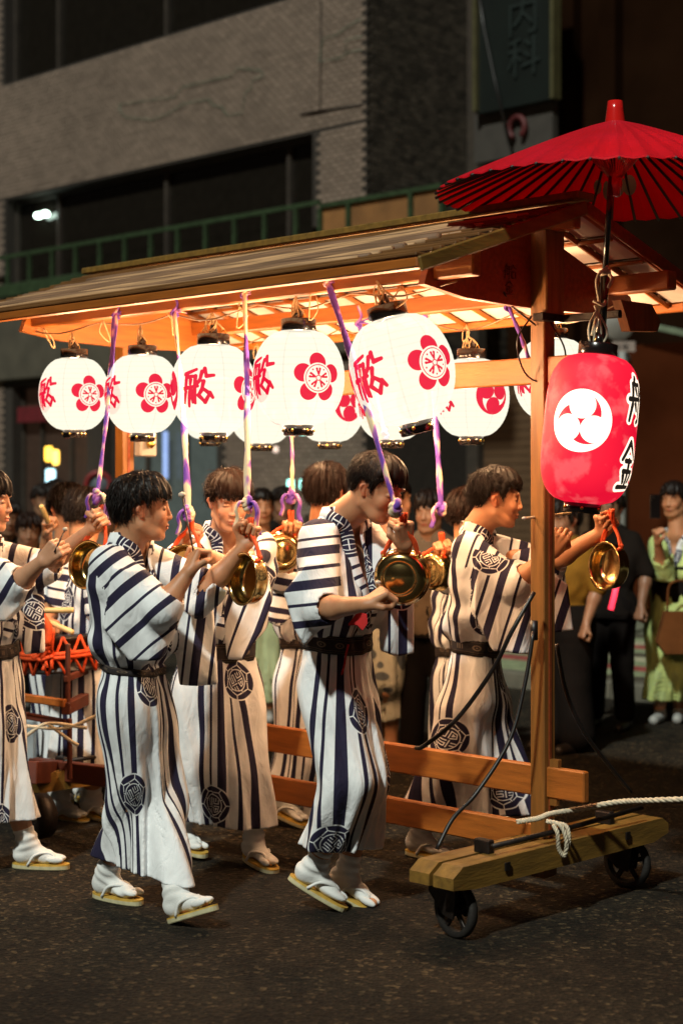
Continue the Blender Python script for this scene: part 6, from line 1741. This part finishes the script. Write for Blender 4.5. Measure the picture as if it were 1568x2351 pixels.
# G and H: the two men at the drum
build_person(dict(head=at(198, 1186, 7.85), hdir=(.35, .75, -.35), neck=at(190, 1275, 7.80), fwd=(.75, .65, 0), pelvis=at(178, 1560, 7.85), waist=at(180, 1490, 7.85), chest=at(184, 1380, 7.82),
    elR=at(230, 1400, 7.6), wrR=at(262, 1440, 7.8), haR=at(270, 1450, 7.9), elL=at(120, 1390, 7.85), wrL=at(104, 1425, 7.7), haL=at(120, 1432, 7.62), knR=at(210, 1740, 7.8), knL=at(150, 1740, 7.9),
    heelR=at(188, 1868, 7.9), toeR=at(252, 1888, 7.8), heelL=at(120, 1880, 7.9), toeL=at(180, 1890, 7.8), hem=.24, hemr=.12, uoff=.2, voff=.7, vz=at(0, 1400, 7.8).z,
    sleeveL=[(sl(7.8, [(120, 1270), (165, 1280), (180, 1400), (110, 1420), (112, 1330)]), .10)], saxL=(-.2, 0, -1)),
    'dark haired man in striped yukata at the drum, head turned away behind the first gong', GR, hairm=HAIRK, seed=21, res=.009, headres=.006, handres=.0042,
    style=dict(vol=1.1, fringe=.05, nape=-.07, locks=700))
build_person(dict(head=at(153, 1172, 8.25), hdir=(-.35, .55, -.35), neck=at(150, 1262, 8.25), fwd=(.5, -.6, 0), pelvis=at(150, 1540, 8.3), waist=at(150, 1470, 8.3), chest=at(150, 1370, 8.27),
    elR=at(104, 1300, 8.15), wrR=at(108, 1225, 8.05), haR=at(106, 1190, 8.0), curlR=(1.3, 1.4, 1), palmR=(1, -.3, 0), elL=at(220, 1350, 8.1), wrL=at(230, 1400, 8.0), haL=at(225, 1420, 7.95), knR=at(130, 1720, 8.3), knL=at(175, 1720, 8.3),
    heelR=at(120, 1835, 8.3), toeR=at(150, 1850, 8.15), heelL=at(180, 1835, 8.3), toeL=at(210, 1850, 8.15), hem=.24, hemr=.13, vz=at(0, 1350, 8.2).z, uoff=.75, voff=.35),
    'man behind the drum raising a pale drumstick beside his dark hair', GR, hairm=HAIRK, seed=23, res=.010, headres=.006, handres=.0042,
    style=dict(vol=1.08, fringe=.05, nape=-.06, locks=600))
# J: mostly hidden behind D
build_person(dict(head=at(1082, 1182, 7.75), hdir=(.9, .35, -.1), neck=at(1075, 1285, 7.78), fwd=(.7, .5, 0), pelvis=at(1068, 1580, 7.8), waist=at(1068, 1500, 7.8), chest=at(1072, 1390, 7.8),
    elL=at(1030, 1330, 7.55), wrL=at(1014, 1278, 7.45), haL=at(1013, 1243, 7.4), palmL=(.2, -1, 0), curlL=(1.4, 1.5, 1), elR=at(1110, 1390, 7.7), wrR=at(1110, 1340, 7.8), haR=at(1110, 1320, 7.9), knR=at(1080, 1760, 7.75), knL=at(1040, 1760, 7.9),
    heelR=at(1080, 1890, 7.75), toeR=at(1150, 1900, 7.65), heelL=at(1010, 1880, 7.9), toeL=at(1070, 1890, 7.8), hem=.25, hemr=.11, vz=at(0, 1400, 7.8).z, uoff=.1, voff=.2),
    'drummer almost hidden behind the right drummer, only hair, raised hand and sleeve showing', GR, hairm=HAIRB, seed=27, res=.010, headres=.006, handres=.004,
    style=dict(vol=1.06, fringe=.05, nape=-.06, locks=500))

# ------------------------------------------------------------------ straps, gongs, cords, mallets
def strap(top, knot, label, tails=1, r=.0125, group='purple dyed straps hanging from the cart eaves', bow=.02):
    top, knot = Vector(top), Vector(knot)
    t = thing('strap', label, 'strap', top, group)
    m = MB(); n = 26; pts = []
    for i in range(n + 1):
        q = i / n; pts.append(top.lerp(knot, q) + Vector((bow * math.sin(q * math.pi) * .3, 0, 0)))
    m.tube(pts, [r * (1 + .18 * math.sin(i * .9)) for i in range(n + 1)], 10, flat=.62, twist=2.2); m.build('band', STRAP, t)
    m = MB()
    m.tube(spline([top + UP * .07 - CX * .0, top + Vector((.014, 0, .02)), top + Vector((-.012, -.01, -.012)), top + Vector((.012, .01, -.02)), top], 16), .010, 8, flat=.6)
    for k in range(2): m.tube(spline([top + UP * -.005, top + Vector((.03, -.008, .006 - .012 * k)), top + Vector((.052, 0, .018 - .03 * k))], 8), [.009 - .0006 * j for j in range(9)], 6, flat=.5)
    m.build('top_knot', STRAP, t)
    m = MB(); rr_ = random.Random(int(knot.x * 999))
    for k in range(3):
        a = rr_.uniform(0, 6); ax_ = Vector((math.cos(a), math.sin(a), rr_.uniform(-.3, .3))).normalized(); b = ax_.cross(UP).normalized()
        m.tube([knot + UP * (.012 * (1 - k)) + (ax_ * math.cos(q) + (b * .4 + UP * .75) * math.sin(q)) * .015 for q in np.linspace(0, 6.2, 12)], .0130, 8)
    for k in range(tails):
        s_ = -1 if k % 2 == 0 else 1
        m.tube(spline([knot, knot + Vector((.024 * s_, -.012, .010)), knot + Vector((.040 * s_, -.012, -.018 - .01 * k)), knot + Vector((.034 * s_, -.004, -.05 - .025 * k)), knot + Vector((.046 * s_, -.004, -.085 - .03 * k))], 12), [.013 + .009 * min(1, j / 8) for j in range(13)], 8, flat=.35)
    m.build('knot', STRAP, t)
    return t
def gong(cen, axis, label, hand, closed=False, R=.094, group='brass hand gongs hanging from orange cords'):
    """axis points out of the open face"""
    cen = Vector(cen); a = Vector(axis).normalized(); t = thing('gong', label, 'gong', cen, group)
    X = a.cross(UP).normalized(); Y = X.cross(a)
    k = R / .094
    prof = [(0, -.034), (.046, -.034), (.052, -.030), (.057, -.033), (.066, -.034), (.082, -.026), (.089, -.014), (.0915, .010), (.094, .022), (.0975, .030), (.0985, .034), (.0965, .036), (.089, .033), (.0855, .026), (.084, .0), (.080, -.014), (.066, -.024), (0, -.025)]
    m = MB(); m.lathe([(r * k, z * k) for r, z in prof], 56, cen, X, Y, a); d = m.build('dish', BRASS, t)
    m = MB()
    for s_ in (-1, 1):
        p = cen + X * (.060 * s_ * k) + Y * .072 * k
        m.tube([p + (Y * math.cos(q) + a * math.sin(q)) * .010 for q in np.linspace(0, 6.28, 12)], .0028, 6)
    m.build('lug', GOLD, d)
    hand = Vector(hand)
    m = MB()
    for s_ in (-1, 1):
        p = cen + X * (.060 * s_ * k) + Y * .078 * k
        h0 = hand + X * .008 * s_
        m.tube(spline([h0 + UP * .055, h0, (h0 + p) / 2 + X * .004 * s_, p, p - Y * .012 + a * .02], 16), .0072, 7)
        m.tube(spline([h0 + UP * .05 + a * .008, h0 + a * .008, (h0 + p) / 2 + X * .010 * s_ + a * .006, p + a * .006], 12), .0060, 7)
        m.ball(p + Y * .004, .0105, 8)
    m.build('orange_cord', ORANGE, t)
    return t
def edge(w, l, dz=0.): return cart(l, w, slope(.80) - .10 + dz)
def strap_top(u, v, s_=-1):    # point on the near eave line at picture column u
    t = (u - U0) / F; w = -.582
    x0, y0 = P0.x + CX.x * w, P0.y + CX.y * w
    l = (x0 - t * y0) / (R2 * (1 + t)); p = cart(l, w, 0); return at(u, v, p.y)
strap(strap_top(265, 718), at(223, 1140, 6.62), 'leftmost dyed strap, ending in a large purple knot over the first gong', 2)
strap(strap_top(400, 712), at(433, 1178, 6.5), 'dyed strap between the second and third lantern, knotted behind the profile man\'s face')
strap(strap_top(561, 672), at(567, 1158, 6.1), 'dyed strap crossing the third and fourth lantern to a bow-like knot', 2)
strap(strap_top(752, 645), at(908, 1166, 5.74), 'slanting dyed strap running down in front of the central man\'s forehead', 0)
strap(at(668, 990, 7.35), at(668, 1140, 7.34), 'dyed strap behind the fourth lantern with two long loose tails', 2)
strap(at(977, 715, 7.4), at(1013, 1168, 7.4), 'dyed strap beside the far comma crest lantern ending in a small knot', 1)
strap(at(1165, 700, 6.3), at(1222, 850, 6.3), 'dyed strap tied high by the right post under the roof', 0)
strap(at(822, 738, 7.2), at(880, 1000, 7.3), 'dyed strap half hidden behind the large tilted lantern', 0)
gong(at(212, 1298, 6.60), (-.55, -.80, .12), 'first brass gong at the left, its hollow side open to the viewer', at(236, 1190, 6.62))
gong(at(428, 1303, 6.50), (-.3, -.9, 0), 'brass gong mostly hidden behind the profile man\'s striking fist', at(438, 1212, 6.53), R=.088)
gong(at(574, 1330, 6.06), (-.80, -.58, .06), 'brass gong below the bow-like knot, its hollow olive inside facing left', at(576, 1222, 6.08))
gong(at(920, 1326, 5.84), (.20, .98, .02), 'largest brass gong at the centre, its polished back with dark middle facing forward', at(926, 1212, 5.79), closed=True, R=.098)
gong(at(1402, 1300, 6.56), (-.86, -.50, .05), 'brass gong at the right beyond the post with an amber hollow', at(1405, 1200, 6.56))
gong(at(648, 1268, 7.32), (-.2, .95, 0), 'brass gong on the far side behind the hand with two loose strap tails', at(668, 1200, 7.32), R=.088)
gong(at(995, 1312, 7.40), (.7, .7, 0), 'narrow seen brass gong partly behind the right drummer\'s back', at(1013, 1250, 7.4), R=.088)
STICK = mat('pale_wood_stick', (.55, .38, .20), .5)
STICKD = mat('dark_thin_stick', (.06, .03, .02), .4)
def mallet(a, b, label, rad=.0035, ball=.012, m1=STICKD, grp='gong mallets'):
    a, b = Vector(a), Vector(b); t = thing('mallet', label, 'mallet', a, grp)
    m = MB(); m.tube([a, b], rad, 8); m.build('handle', m1, t)
    m = MB(); m.ball(b, ball, 12, (1.15, 1, .85)); m.build('tip', mat('pale_bead', (.55, .45, .36), .5), t)
mallet(at(446, 1275, 5.9), at(418, 1136, 5.98), 'thin dark mallet with a round pale tip standing up from the profile man\'s fist', .0032, .0125)
mallet(at(1310, 1178, 6.5), at(1203, 1190, 6.02), 'pale straight mallet pointing left across the right post', .0050, .0075, STICK)
mallet(at(880, 1362, 5.64), at(868, 1338, 5.74), 'short mallet in the central man\'s striking hand', .0035, .010)
mallet(at(125, 1268, 6.3), at(150, 1215, 6.35), 'mallet in the left edge man\'s striking hand', .0035, .010)

# ------------------------------------------------------------------ drum on its stand, at the left
dc = thing('drum_cart', 'low wooden cart at the left carrying a drum laced with orange cords', 'drum', at(120, 1800, 8.0) * Vector((1, 1, 0)))
W_DRUM = mat('dark_red_drum_wood', (.10, .018, .006), .6, var=.3)
def rb(name, a, b, w, h, m_=None, up=UP): return bm_(name, a, b, w, h, W_DRUM if m_ in (None, W_RED) else m_, up, .004, dc)
rb('long_beam', at(72, 1775, 7.3), at(262, 1765, 8.6), .05, .10)
rb('long_beam', at(-60, 1745, 8.2), at(300, 1790, 7.2), .05, .09)
rb('frame_rail', at(40, 1600, 7.5), at(150, 1615, 7.4), .03, .035, W_CROSS); rb('frame_rail', at(40, 1640, 7.6), at(150, 1660, 7.5), .03, .03, W_RED)
rb('frame_rail', at(150, 1628, 7.4), at(225, 1590, 7.9), .04, .055, W_RED); rb('frame_rail', at(150, 1560, 7.4), at(230, 1528, 7.9), .02, .03, W_RED)
for (u, v0, v1, Y) in ((156, 1478, 1640, 7.42), (160, 1650, 1790, 7.4), (222, 1470, 1600, 7.9)):
    rb('upright', at(u, v1, Y), at(u, v0, Y), .020, .020, W_DRUM, AX)
m = MB(); m.lathe([(.03, -.03), (.1, -.03), (.1, .03), (.03, .03), (.03, -.03)], 24, at(90, 1875, 7.3), AX, UP, CX); m.build('wheel', IRON, dc)
m = MB(); m.box(at(66, 1712, 7.8), (.07, .05, .25), bev=.01); m.build('white_post', mat('white_board', (.32, .38, .42), .5), dc)
dr = thing('drum', 'black drum on its side wrapped in orange red lacing cords behind the left man', 'drum', at(145, 1490, 7.7))
dcn = at(142, 1498, 7.72); dax = UP
m = MB(); prof = [(0, -.085), (.155, -.085), (.175, -.080), (.178, -.07), (.150, -.055), (.158, 0), (.150, .055), (.178, .07), (.175, .080), (.155, .085), (0, .085)]
Xd = Vector((1, 0, .07)).normalized(); Yd = Vector((0, 1, 0)); Zd = Xd.cross(Yd)
m.lathe(prof, 36, dcn, Xd, Yd, Zd); m.build('shell', mat('drum_black', (.02, .012, .010), .4, var=.4), dr)
q = MB()
for k in range(14):
    a0 = 2 * math.pi * k / 14; a1 = a0 + math.pi / 14
    f_ = lambda a, z, r=.182: dcn + Xd * r * math.cos(a) + Yd * r * math.sin(a) + Zd * z
    q.tube([f_(a0, .085), f_(a1, 0, .175), f_(a1 + math.pi / 14, -.085)], .007, 7); q.tube([f_(a1 + math.pi / 14, .085), f_(a1, 0, .175), f_(a0, -.085)], .007, 7)
for dz in (-.008, .008): q.tube([f_(a, dz, .184) for a in np.linspace(0, 6.284, 40)], .011, 8)
q.build('lacing', ORANGE, dr)
q = MB(); rs5 = random.Random(5)
for k in range(26):
    p = at(98 + rs5.uniform(-9, 12), 1462 + rs5.uniform(-8, 50), 7.52)
    q.tube(spline([p, p + Vector((rs5.uniform(-.04, .04), rs5.uniform(-.02, .02), rs5.uniform(-.03, .04))), p + Vector((rs5.uniform(-.04, .04), 0, rs5.uniform(-.08, .0)))], 8), .008, 6)
q.tube(spline([at(86, 1395, 7.5), at(100, 1420, 7.5), at(112, 1445, 7.5), at(108, 1480, 7.5)], 14), .018, 8)
q.build('cord_tassel', ORANGE, dr)
def stick(a, b, label, r=.013):
    q = MB(); q.tube([a, a.lerp(b, .05), a.lerp(b, .95), b], [r * .8, r, r, r * .8], 12); o = q.build('drumstick', mat('drumstick_wood', (.62, .46, .20), .45)); tag(o, label, 'drumstick', 'pale wooden drumsticks')
stick(at(96, 1402, 7.35), at(169, 1401, 7.35), 'horizontal pale drumstick held out over the drum')
stick(at(112, 1428, 7.55), at(168, 1453, 7.5), 'lower drumstick slanting down to the drum skin')
stick(at(112, 1202, 7.98), at(94, 1160, 7.9), 'drumstick raised above the crowd by the man behind the drum')
for k, (pts, lab) in enumerate((([(60, 1668), (150, 1672), (230, 1640)], 'upper pale cord tied along the drum cart'), ([(60, 1690), (110, 1662), (200, 1672)], 'lower pale cord crossing the drum cart'), ([(110, 1662), (160, 1700), (180, 1712)], 'loose pale cord end on the drum cart'))):
    cable(lab, [at(u, v, 7.35) for u, v in pts], .008, ROPE, name='rope', cat='rope')

# ------------------------------------------------------------------ bystanders
def plain(name, c, rough=.9, var=.3): return mat(name, c, rough, var=var, scale=7, bump=.4, bscale=30, spec=.1)
TOPS = dict(white=plain('white_shirt', (.20, .17, .14)), tan=plain('tan_shirt', (.12, .085, .055)), dark=plain('dark_shirt', (.010, .0075, .006)), grey=plain('grey_shirt', (.05, .045, .035)),
            green=plain('olive_shirt', (.05, .055, .03)), yellow=plain('yellow_vest', (.17, .09, .012)), blue=plain('navy_shirt', (.03, .04, .09)), red=plain('red_shirt', (.16, .01, .01)), teal=plain('teal_shirt', (.10, .2, .17)))  # shirt and trouser colours darkened to paint in the bystanders' weak light
BOTS = dict(dark=plain('dark_trousers', (.006, .0045, .004)), grey=plain('grey_trousers', (.06, .05, .04)), pale=plain('pale_trousers', (.25, .24, .17)))
def bystander(u, v, Y, yaw, label, top='dark', bot='dark', arm='down', hairc=HAIRK, hs=.98, female=False, **kw):
    hd = at(u, v, Y); z = hd.z; g = .11 if Y * R2 + hd.x * R2 > KD else 0.
    f = Vector((math.sin(yaw), -math.cos(yaw), 0)); r = Vector((f.y, -f.x, 0)); H = (z + .115 - g) / 1.7
    def P(x, y, zz): return hd * Vector((1, 1, 0)) + r * x + f * y + UP * (g + zz * H)
    J = dict(head=hd, hdir=f - UP * .1, neck=P(0, -.02, 1.43), fwd=f, pelvis=P(0, 0, .90), waist=P(0, 0, 1.0), hs=hs, shw=.17 if not female else .15,
             knL=P(-.09, .02, .48), knR=P(.09, .01, .48), heelL=P(-.10, -.05, 0), toeL=P(-.12, .2, 0), heelR=P(.10, -.05, 0), toeR=P(.12, .2, 0), socks=False, ground=g, girth=.95, blouse=.01, hem=g + .1, slv=.5)
    if arm == 'down': J.update(elL=P(-.24, -.03, 1.12), wrL=P(-.23, .06, .88), haL=P(-.22, .09, .80), elR=P(.24, -.03, 1.12), wrR=P(.23, .06, .88), haR=P(.22, .09, .80))
    elif arm == 'phone': J.update(elL=P(-.22, .10, 1.12), wrL=P(-.10, .30, 1.34), haL=P(-.08, .34, 1.42), elR=P(.22, .10, 1.14), wrR=P(.10, .28, 1.34), haR=P(.08, .32, 1.42))
    elif arm == 'fold': J.update(elL=P(-.24, .02, 1.1), wrL=P(-.05, .20, 1.08), haL=P(.03, .22, 1.10), elR=P(.24, .02, 1.1), wrR=P(.05, .18, 1.05), haR=P(-.03, .2, 1.06))
    J.update({k: w for k, w in kw.items() if k not in ('style', 'outfit', 'cloth')})
    q_ = random.Random(int(u)); st = dict(vol=q_.uniform(1.0, 1.1), fringe=q_.uniform(.03, .07), nape=q_.uniform(-.09, -.05), side=q_.uniform(-.05, .01), locks=140, h=.008, rough=2.2, len=1.3); st.update(kw.get('style', {}))
    return build_person(J, label, None, res=.014, headres=.009, handres=None, outfit='casual', skin=SKIN_DIM, hairm=hairc, style=st, cloth=(TOPS[top], BOTS[bot]), seed=int(u) % 97)
B_ = [(20, 1192, 11.8, .3, 'dark clothed spectator at the far left behind the first drummer\'s shoulder', 'dark', 'dark', 'down'),
      (66, 1222, 10.8, .2, 'spectator in an olive shirt with a rounded head low at the left', 'green', 'dark', 'fold'),
      (100, 1150, 12.5, .4, 'spectator in white holding hands up behind the raised drumstick', 'white', 'dark', 'phone'),
      (128, 1140, 13.0, .0, 'spectator in grey standing below the cyan sign', 'grey', 'dark', 'down'),
      (238, 1175, 10.5, .5, 'white shirted spectator just left of the wooden left post', 'white', 'grey', 'down'),
      (612, 1172, 12.4, -.2, 'spectator in red between the two gongs at the centre left', 'red', 'dark', 'down'),
      (650, 1160, 11.6, .2, 'dark spectator directly below the round cyan lamps', 'dark', 'dark', 'fold'),
      (985, 1176, 9.4, -.4, 'short haired man in a tan shirt left of the far knotted strap', 'tan', 'dark', 'down')]
for (u, v, Y, yw, lab, tp, bt, ar) in B_: bystander(u, v, Y, yw, lab, tp, bt, ar, hairc=HAIRB if int(u) % 3 == 0 else HAIRK)
bystander(1296, 1196, 9.9, -.9, 'person in a yellow vest and long black skirt standing just right of the post', 'yellow', 'dark', 'down', legw=.03)
bystander(1400, 1168, 10.8, -.5, 'security guard in dark uniform holding a red glowing baton', 'dark', 'dark', 'down')
bat = thing('light_baton', 'red glowing traffic baton hanging below the right gong', 'baton', at(1408, 1372, 10.4))
m = MB(); m.tube([at(1402, 1400, 10.4), at(1410, 1368, 10.4), at(1417, 1335, 10.4)], .017, 12); m.build('glow_tube', mat('glow_red_baton', (1, .05, .08), .5, emit=(1.0, .035, .07), estr=2.0), bat)
m = MB(); m.tube([at(1417, 1335, 10.4), at(1420, 1322, 10.4)], .015, 10); m.build('grip', BLACK, bat)
# walking woman in a pale printed yukata and another in pale green
def solid(nm, c): m_ = plain(nm, c, .85, .18); return (m_, m_)
cvf = Canvas(400, 400, 1, 1); rf_ = random.Random(9)
for k in range(150): cvf.disc(rf_.random(), rf_.random(), rf_.uniform(.008, .03), 1., rf_.uniform(.6, 1.4), rf_.uniform(.6, 1.4))
IMG_F = image('leaf_print', [cvf.a], 400, 400); FLOR = cloth_mat('leaf_printed_yukata', IMG_F, (.50, .48, .38), (.10, .11, .12))
build_person(dict(head=at(905, 1150, 9.4), hdir=(.8, .3, 0), neck=at(897, 1235, 9.4), fwd=(.9, .2, 0), pelvis=at(885, 1440, 9.4), waist=at(887, 1390, 9.4), chest=at(890, 1320, 9.4), shw=.15, girth=.85,
    elL=at(920, 1330, 9.5), wrL=at(930, 1390, 9.4), haL=at(935, 1410, 9.35), elR=at(870, 1340, 9.2), wrR=at(890, 1400, 9.1), haR=at(900, 1410, 9.1), knR=at(890, 1580, 9.4), knL=at(900, 1580, 9.5),
    heelR=at(858, 1722, 9.9), toeR=at(925, 1728, 9.8), heelL=at(880, 1740, 9.6), toeL=at(950, 1745, 9.5), hem=.23, hemtilt=(.25, 0, 0), hemr=.10, socks=False, shoem=POLE),
    'passer-by in a cream leaf printed yukata walking behind the central man', None, res=.012, headres=.009, handres=None, cloth=(FLOR, FLOR), hairm=HAIRK, style=dict(locks=0, h=.009), seed=31)
build_person(dict(head=at(600, 1165, 11.2), hdir=(.2, -.9, 0), neck=at(600, 1235, 11.2), fwd=(.2, -.95, 0), pelvis=at(603, 1420, 11.2), shw=.15, girth=.85,
    elL=at(632, 1320, 11.2), wrL=at(630, 1380, 11.1), haL=at(628, 1400, 11.1), elR=at(575, 1320, 11.2), wrR=at(580, 1380, 11.1), haR=at(582, 1400, 11.1), knR=at(595, 1530, 11.2), knL=at(612, 1530, 11.2),
    heelR=at(592, 1650, 11.3), toeR=at(588, 1660, 11.1), heelL=at(615, 1650, 11.3), toeL=at(618, 1660, 11.1), hem=.12, hemr=.12, socks=False, shoem=POLE),
    'woman in a pale grey green long dress standing behind the centre left gong', None, res=.014, headres=.009, handres=None, cloth=solid('pale_green_dress', (.34, .42, .25)), hairm=HAIRK, style=dict(locks=0, h=.010), seed=33)
KIM = cloth_mat('yellow_green_kimono', IMG_F, (.50, .62, .22), (.46, .58, .24))
OBI = plain('black_obi', (.012, .009, .008))
build_person(dict(head=at(1547, 1148, 11.0), hdir=(-.55, -.8, -.1), neck=at(1556, 1228, 11.0), fwd=(-.45, -.9, 0), pelvis=at(1545, 1440, 11.0), waist=at(1548, 1340, 11.0), chest=at(1552, 1290, 11.0), shw=.16, girth=.9, hs=.95,
    elR=at(1520, 1310, 10.8), wrR=at(1510, 1245, 10.65), haR=at(1503, 1212, 10.6), palmR=(1, .3, 0), cuffR=.35, elL=at(1490, 1330, 11.2), wrL=at(1484, 1385, 11.1), haL=at(1480, 1405, 11.1), cuffL=.6,
    knR=at(1530, 1540, 11.0), knL=at(1560, 1540, 11.0), heelR=at(1520, 1655, 11.15), toeR=at(1500, 1665, 10.95), heelL=at(1560, 1650, 11.2), toeL=at(1555, 1662, 11.0), hem=.15, hemr=.13, socks=False, shoem=POLE, ground=0.,
    sleeveR=[(sl(10.8, [(1505, 1250), (1545, 1270), (1550, 1340), (1500, 1330)]), .06)], sleeveL=[(sl(11.15, [(1500, 1240), (1535, 1250), (1520, 1390), (1478, 1392), (1480, 1300)]), .06)], sashh=.12, sashm=OBI, sashtilt=0.),
    'woman in a yellow green kimono with black obi holding up a phone', None, res=.010, headres=.007, handres=.006, cloth=(KIM, KIM), hairm=HAIRK, style=dict(locks=200, h=.008, vol=1.06), seed=35)
ph = thing('phone', 'black phone held up by the woman in the yellow green kimono', 'phone', at(1504, 1170, 10.58))
m = MB(); m.box(at(1504, 1163, 10.58), (.074, .009, .155), Vector((.96, .25, 0)), Vector((-.25, .96, 0)), UP, .003); m.build('case', BLACK, ph)
m = MB(); m.box(at(1500, 1143, 10.57), (.022, .004, .022), Vector((.96, .25, 0)), Vector((-.25, .96, 0)), UP, .002); m.build('camera', IRON, ph)
hb_ = thing('handbag', 'brown handbag hanging on the front of the yellow green kimono', 'bag', at(1556, 1450, 10.7))
c = at(1560, 1440, 10.72)
m = MB(); m.prism([c + Vector((x, 0, z)) for x, z in ((-.10, .10), (.12, .10), (.17, -.12), (.10, -.17), (-.10, -.17), (-.15, -.10))], Vector((0, 1, 0)), .10); m.build('bag_body', plain('brown_leather', (.14, .05, .015)), hb_)
m = MB(); m.tube(spline([c + Vector((-.08, 0, .1)), c + Vector((-.06, 0, .28)), c + Vector((.07, 0, .28)), c + Vector((.1, 0, .1))], 14), .008, 6); m.build('strap', plain('brown_leather', (.14, .05, .015)), hb_)
# red cord tassel at the centre man's sash
q = MB(); p = at(818, 1425, 6.0)
q.prism([p + Vector((x, 0, z)) for x, z in ((-.035, .025), (.0, .032), (.035, .025), (.038, -.01), (.02, -.035), (.0, -.015), (-.03, -.018))], Vector((.3, -1, 0)).normalized(), .02)
q.tube(spline([at(800, 1480, 6.03), at(795, 1500, 6.03), at(790, 1530, 6.05), at(780, 1560, 6.06)], 12), .004, 5)
o = q.build('red_pouch', mat('red_cloth', (.55, .015, .015), .7)); tag(o, 'small red cloth pouch tucked in the central man\'s sash', 'pouch')
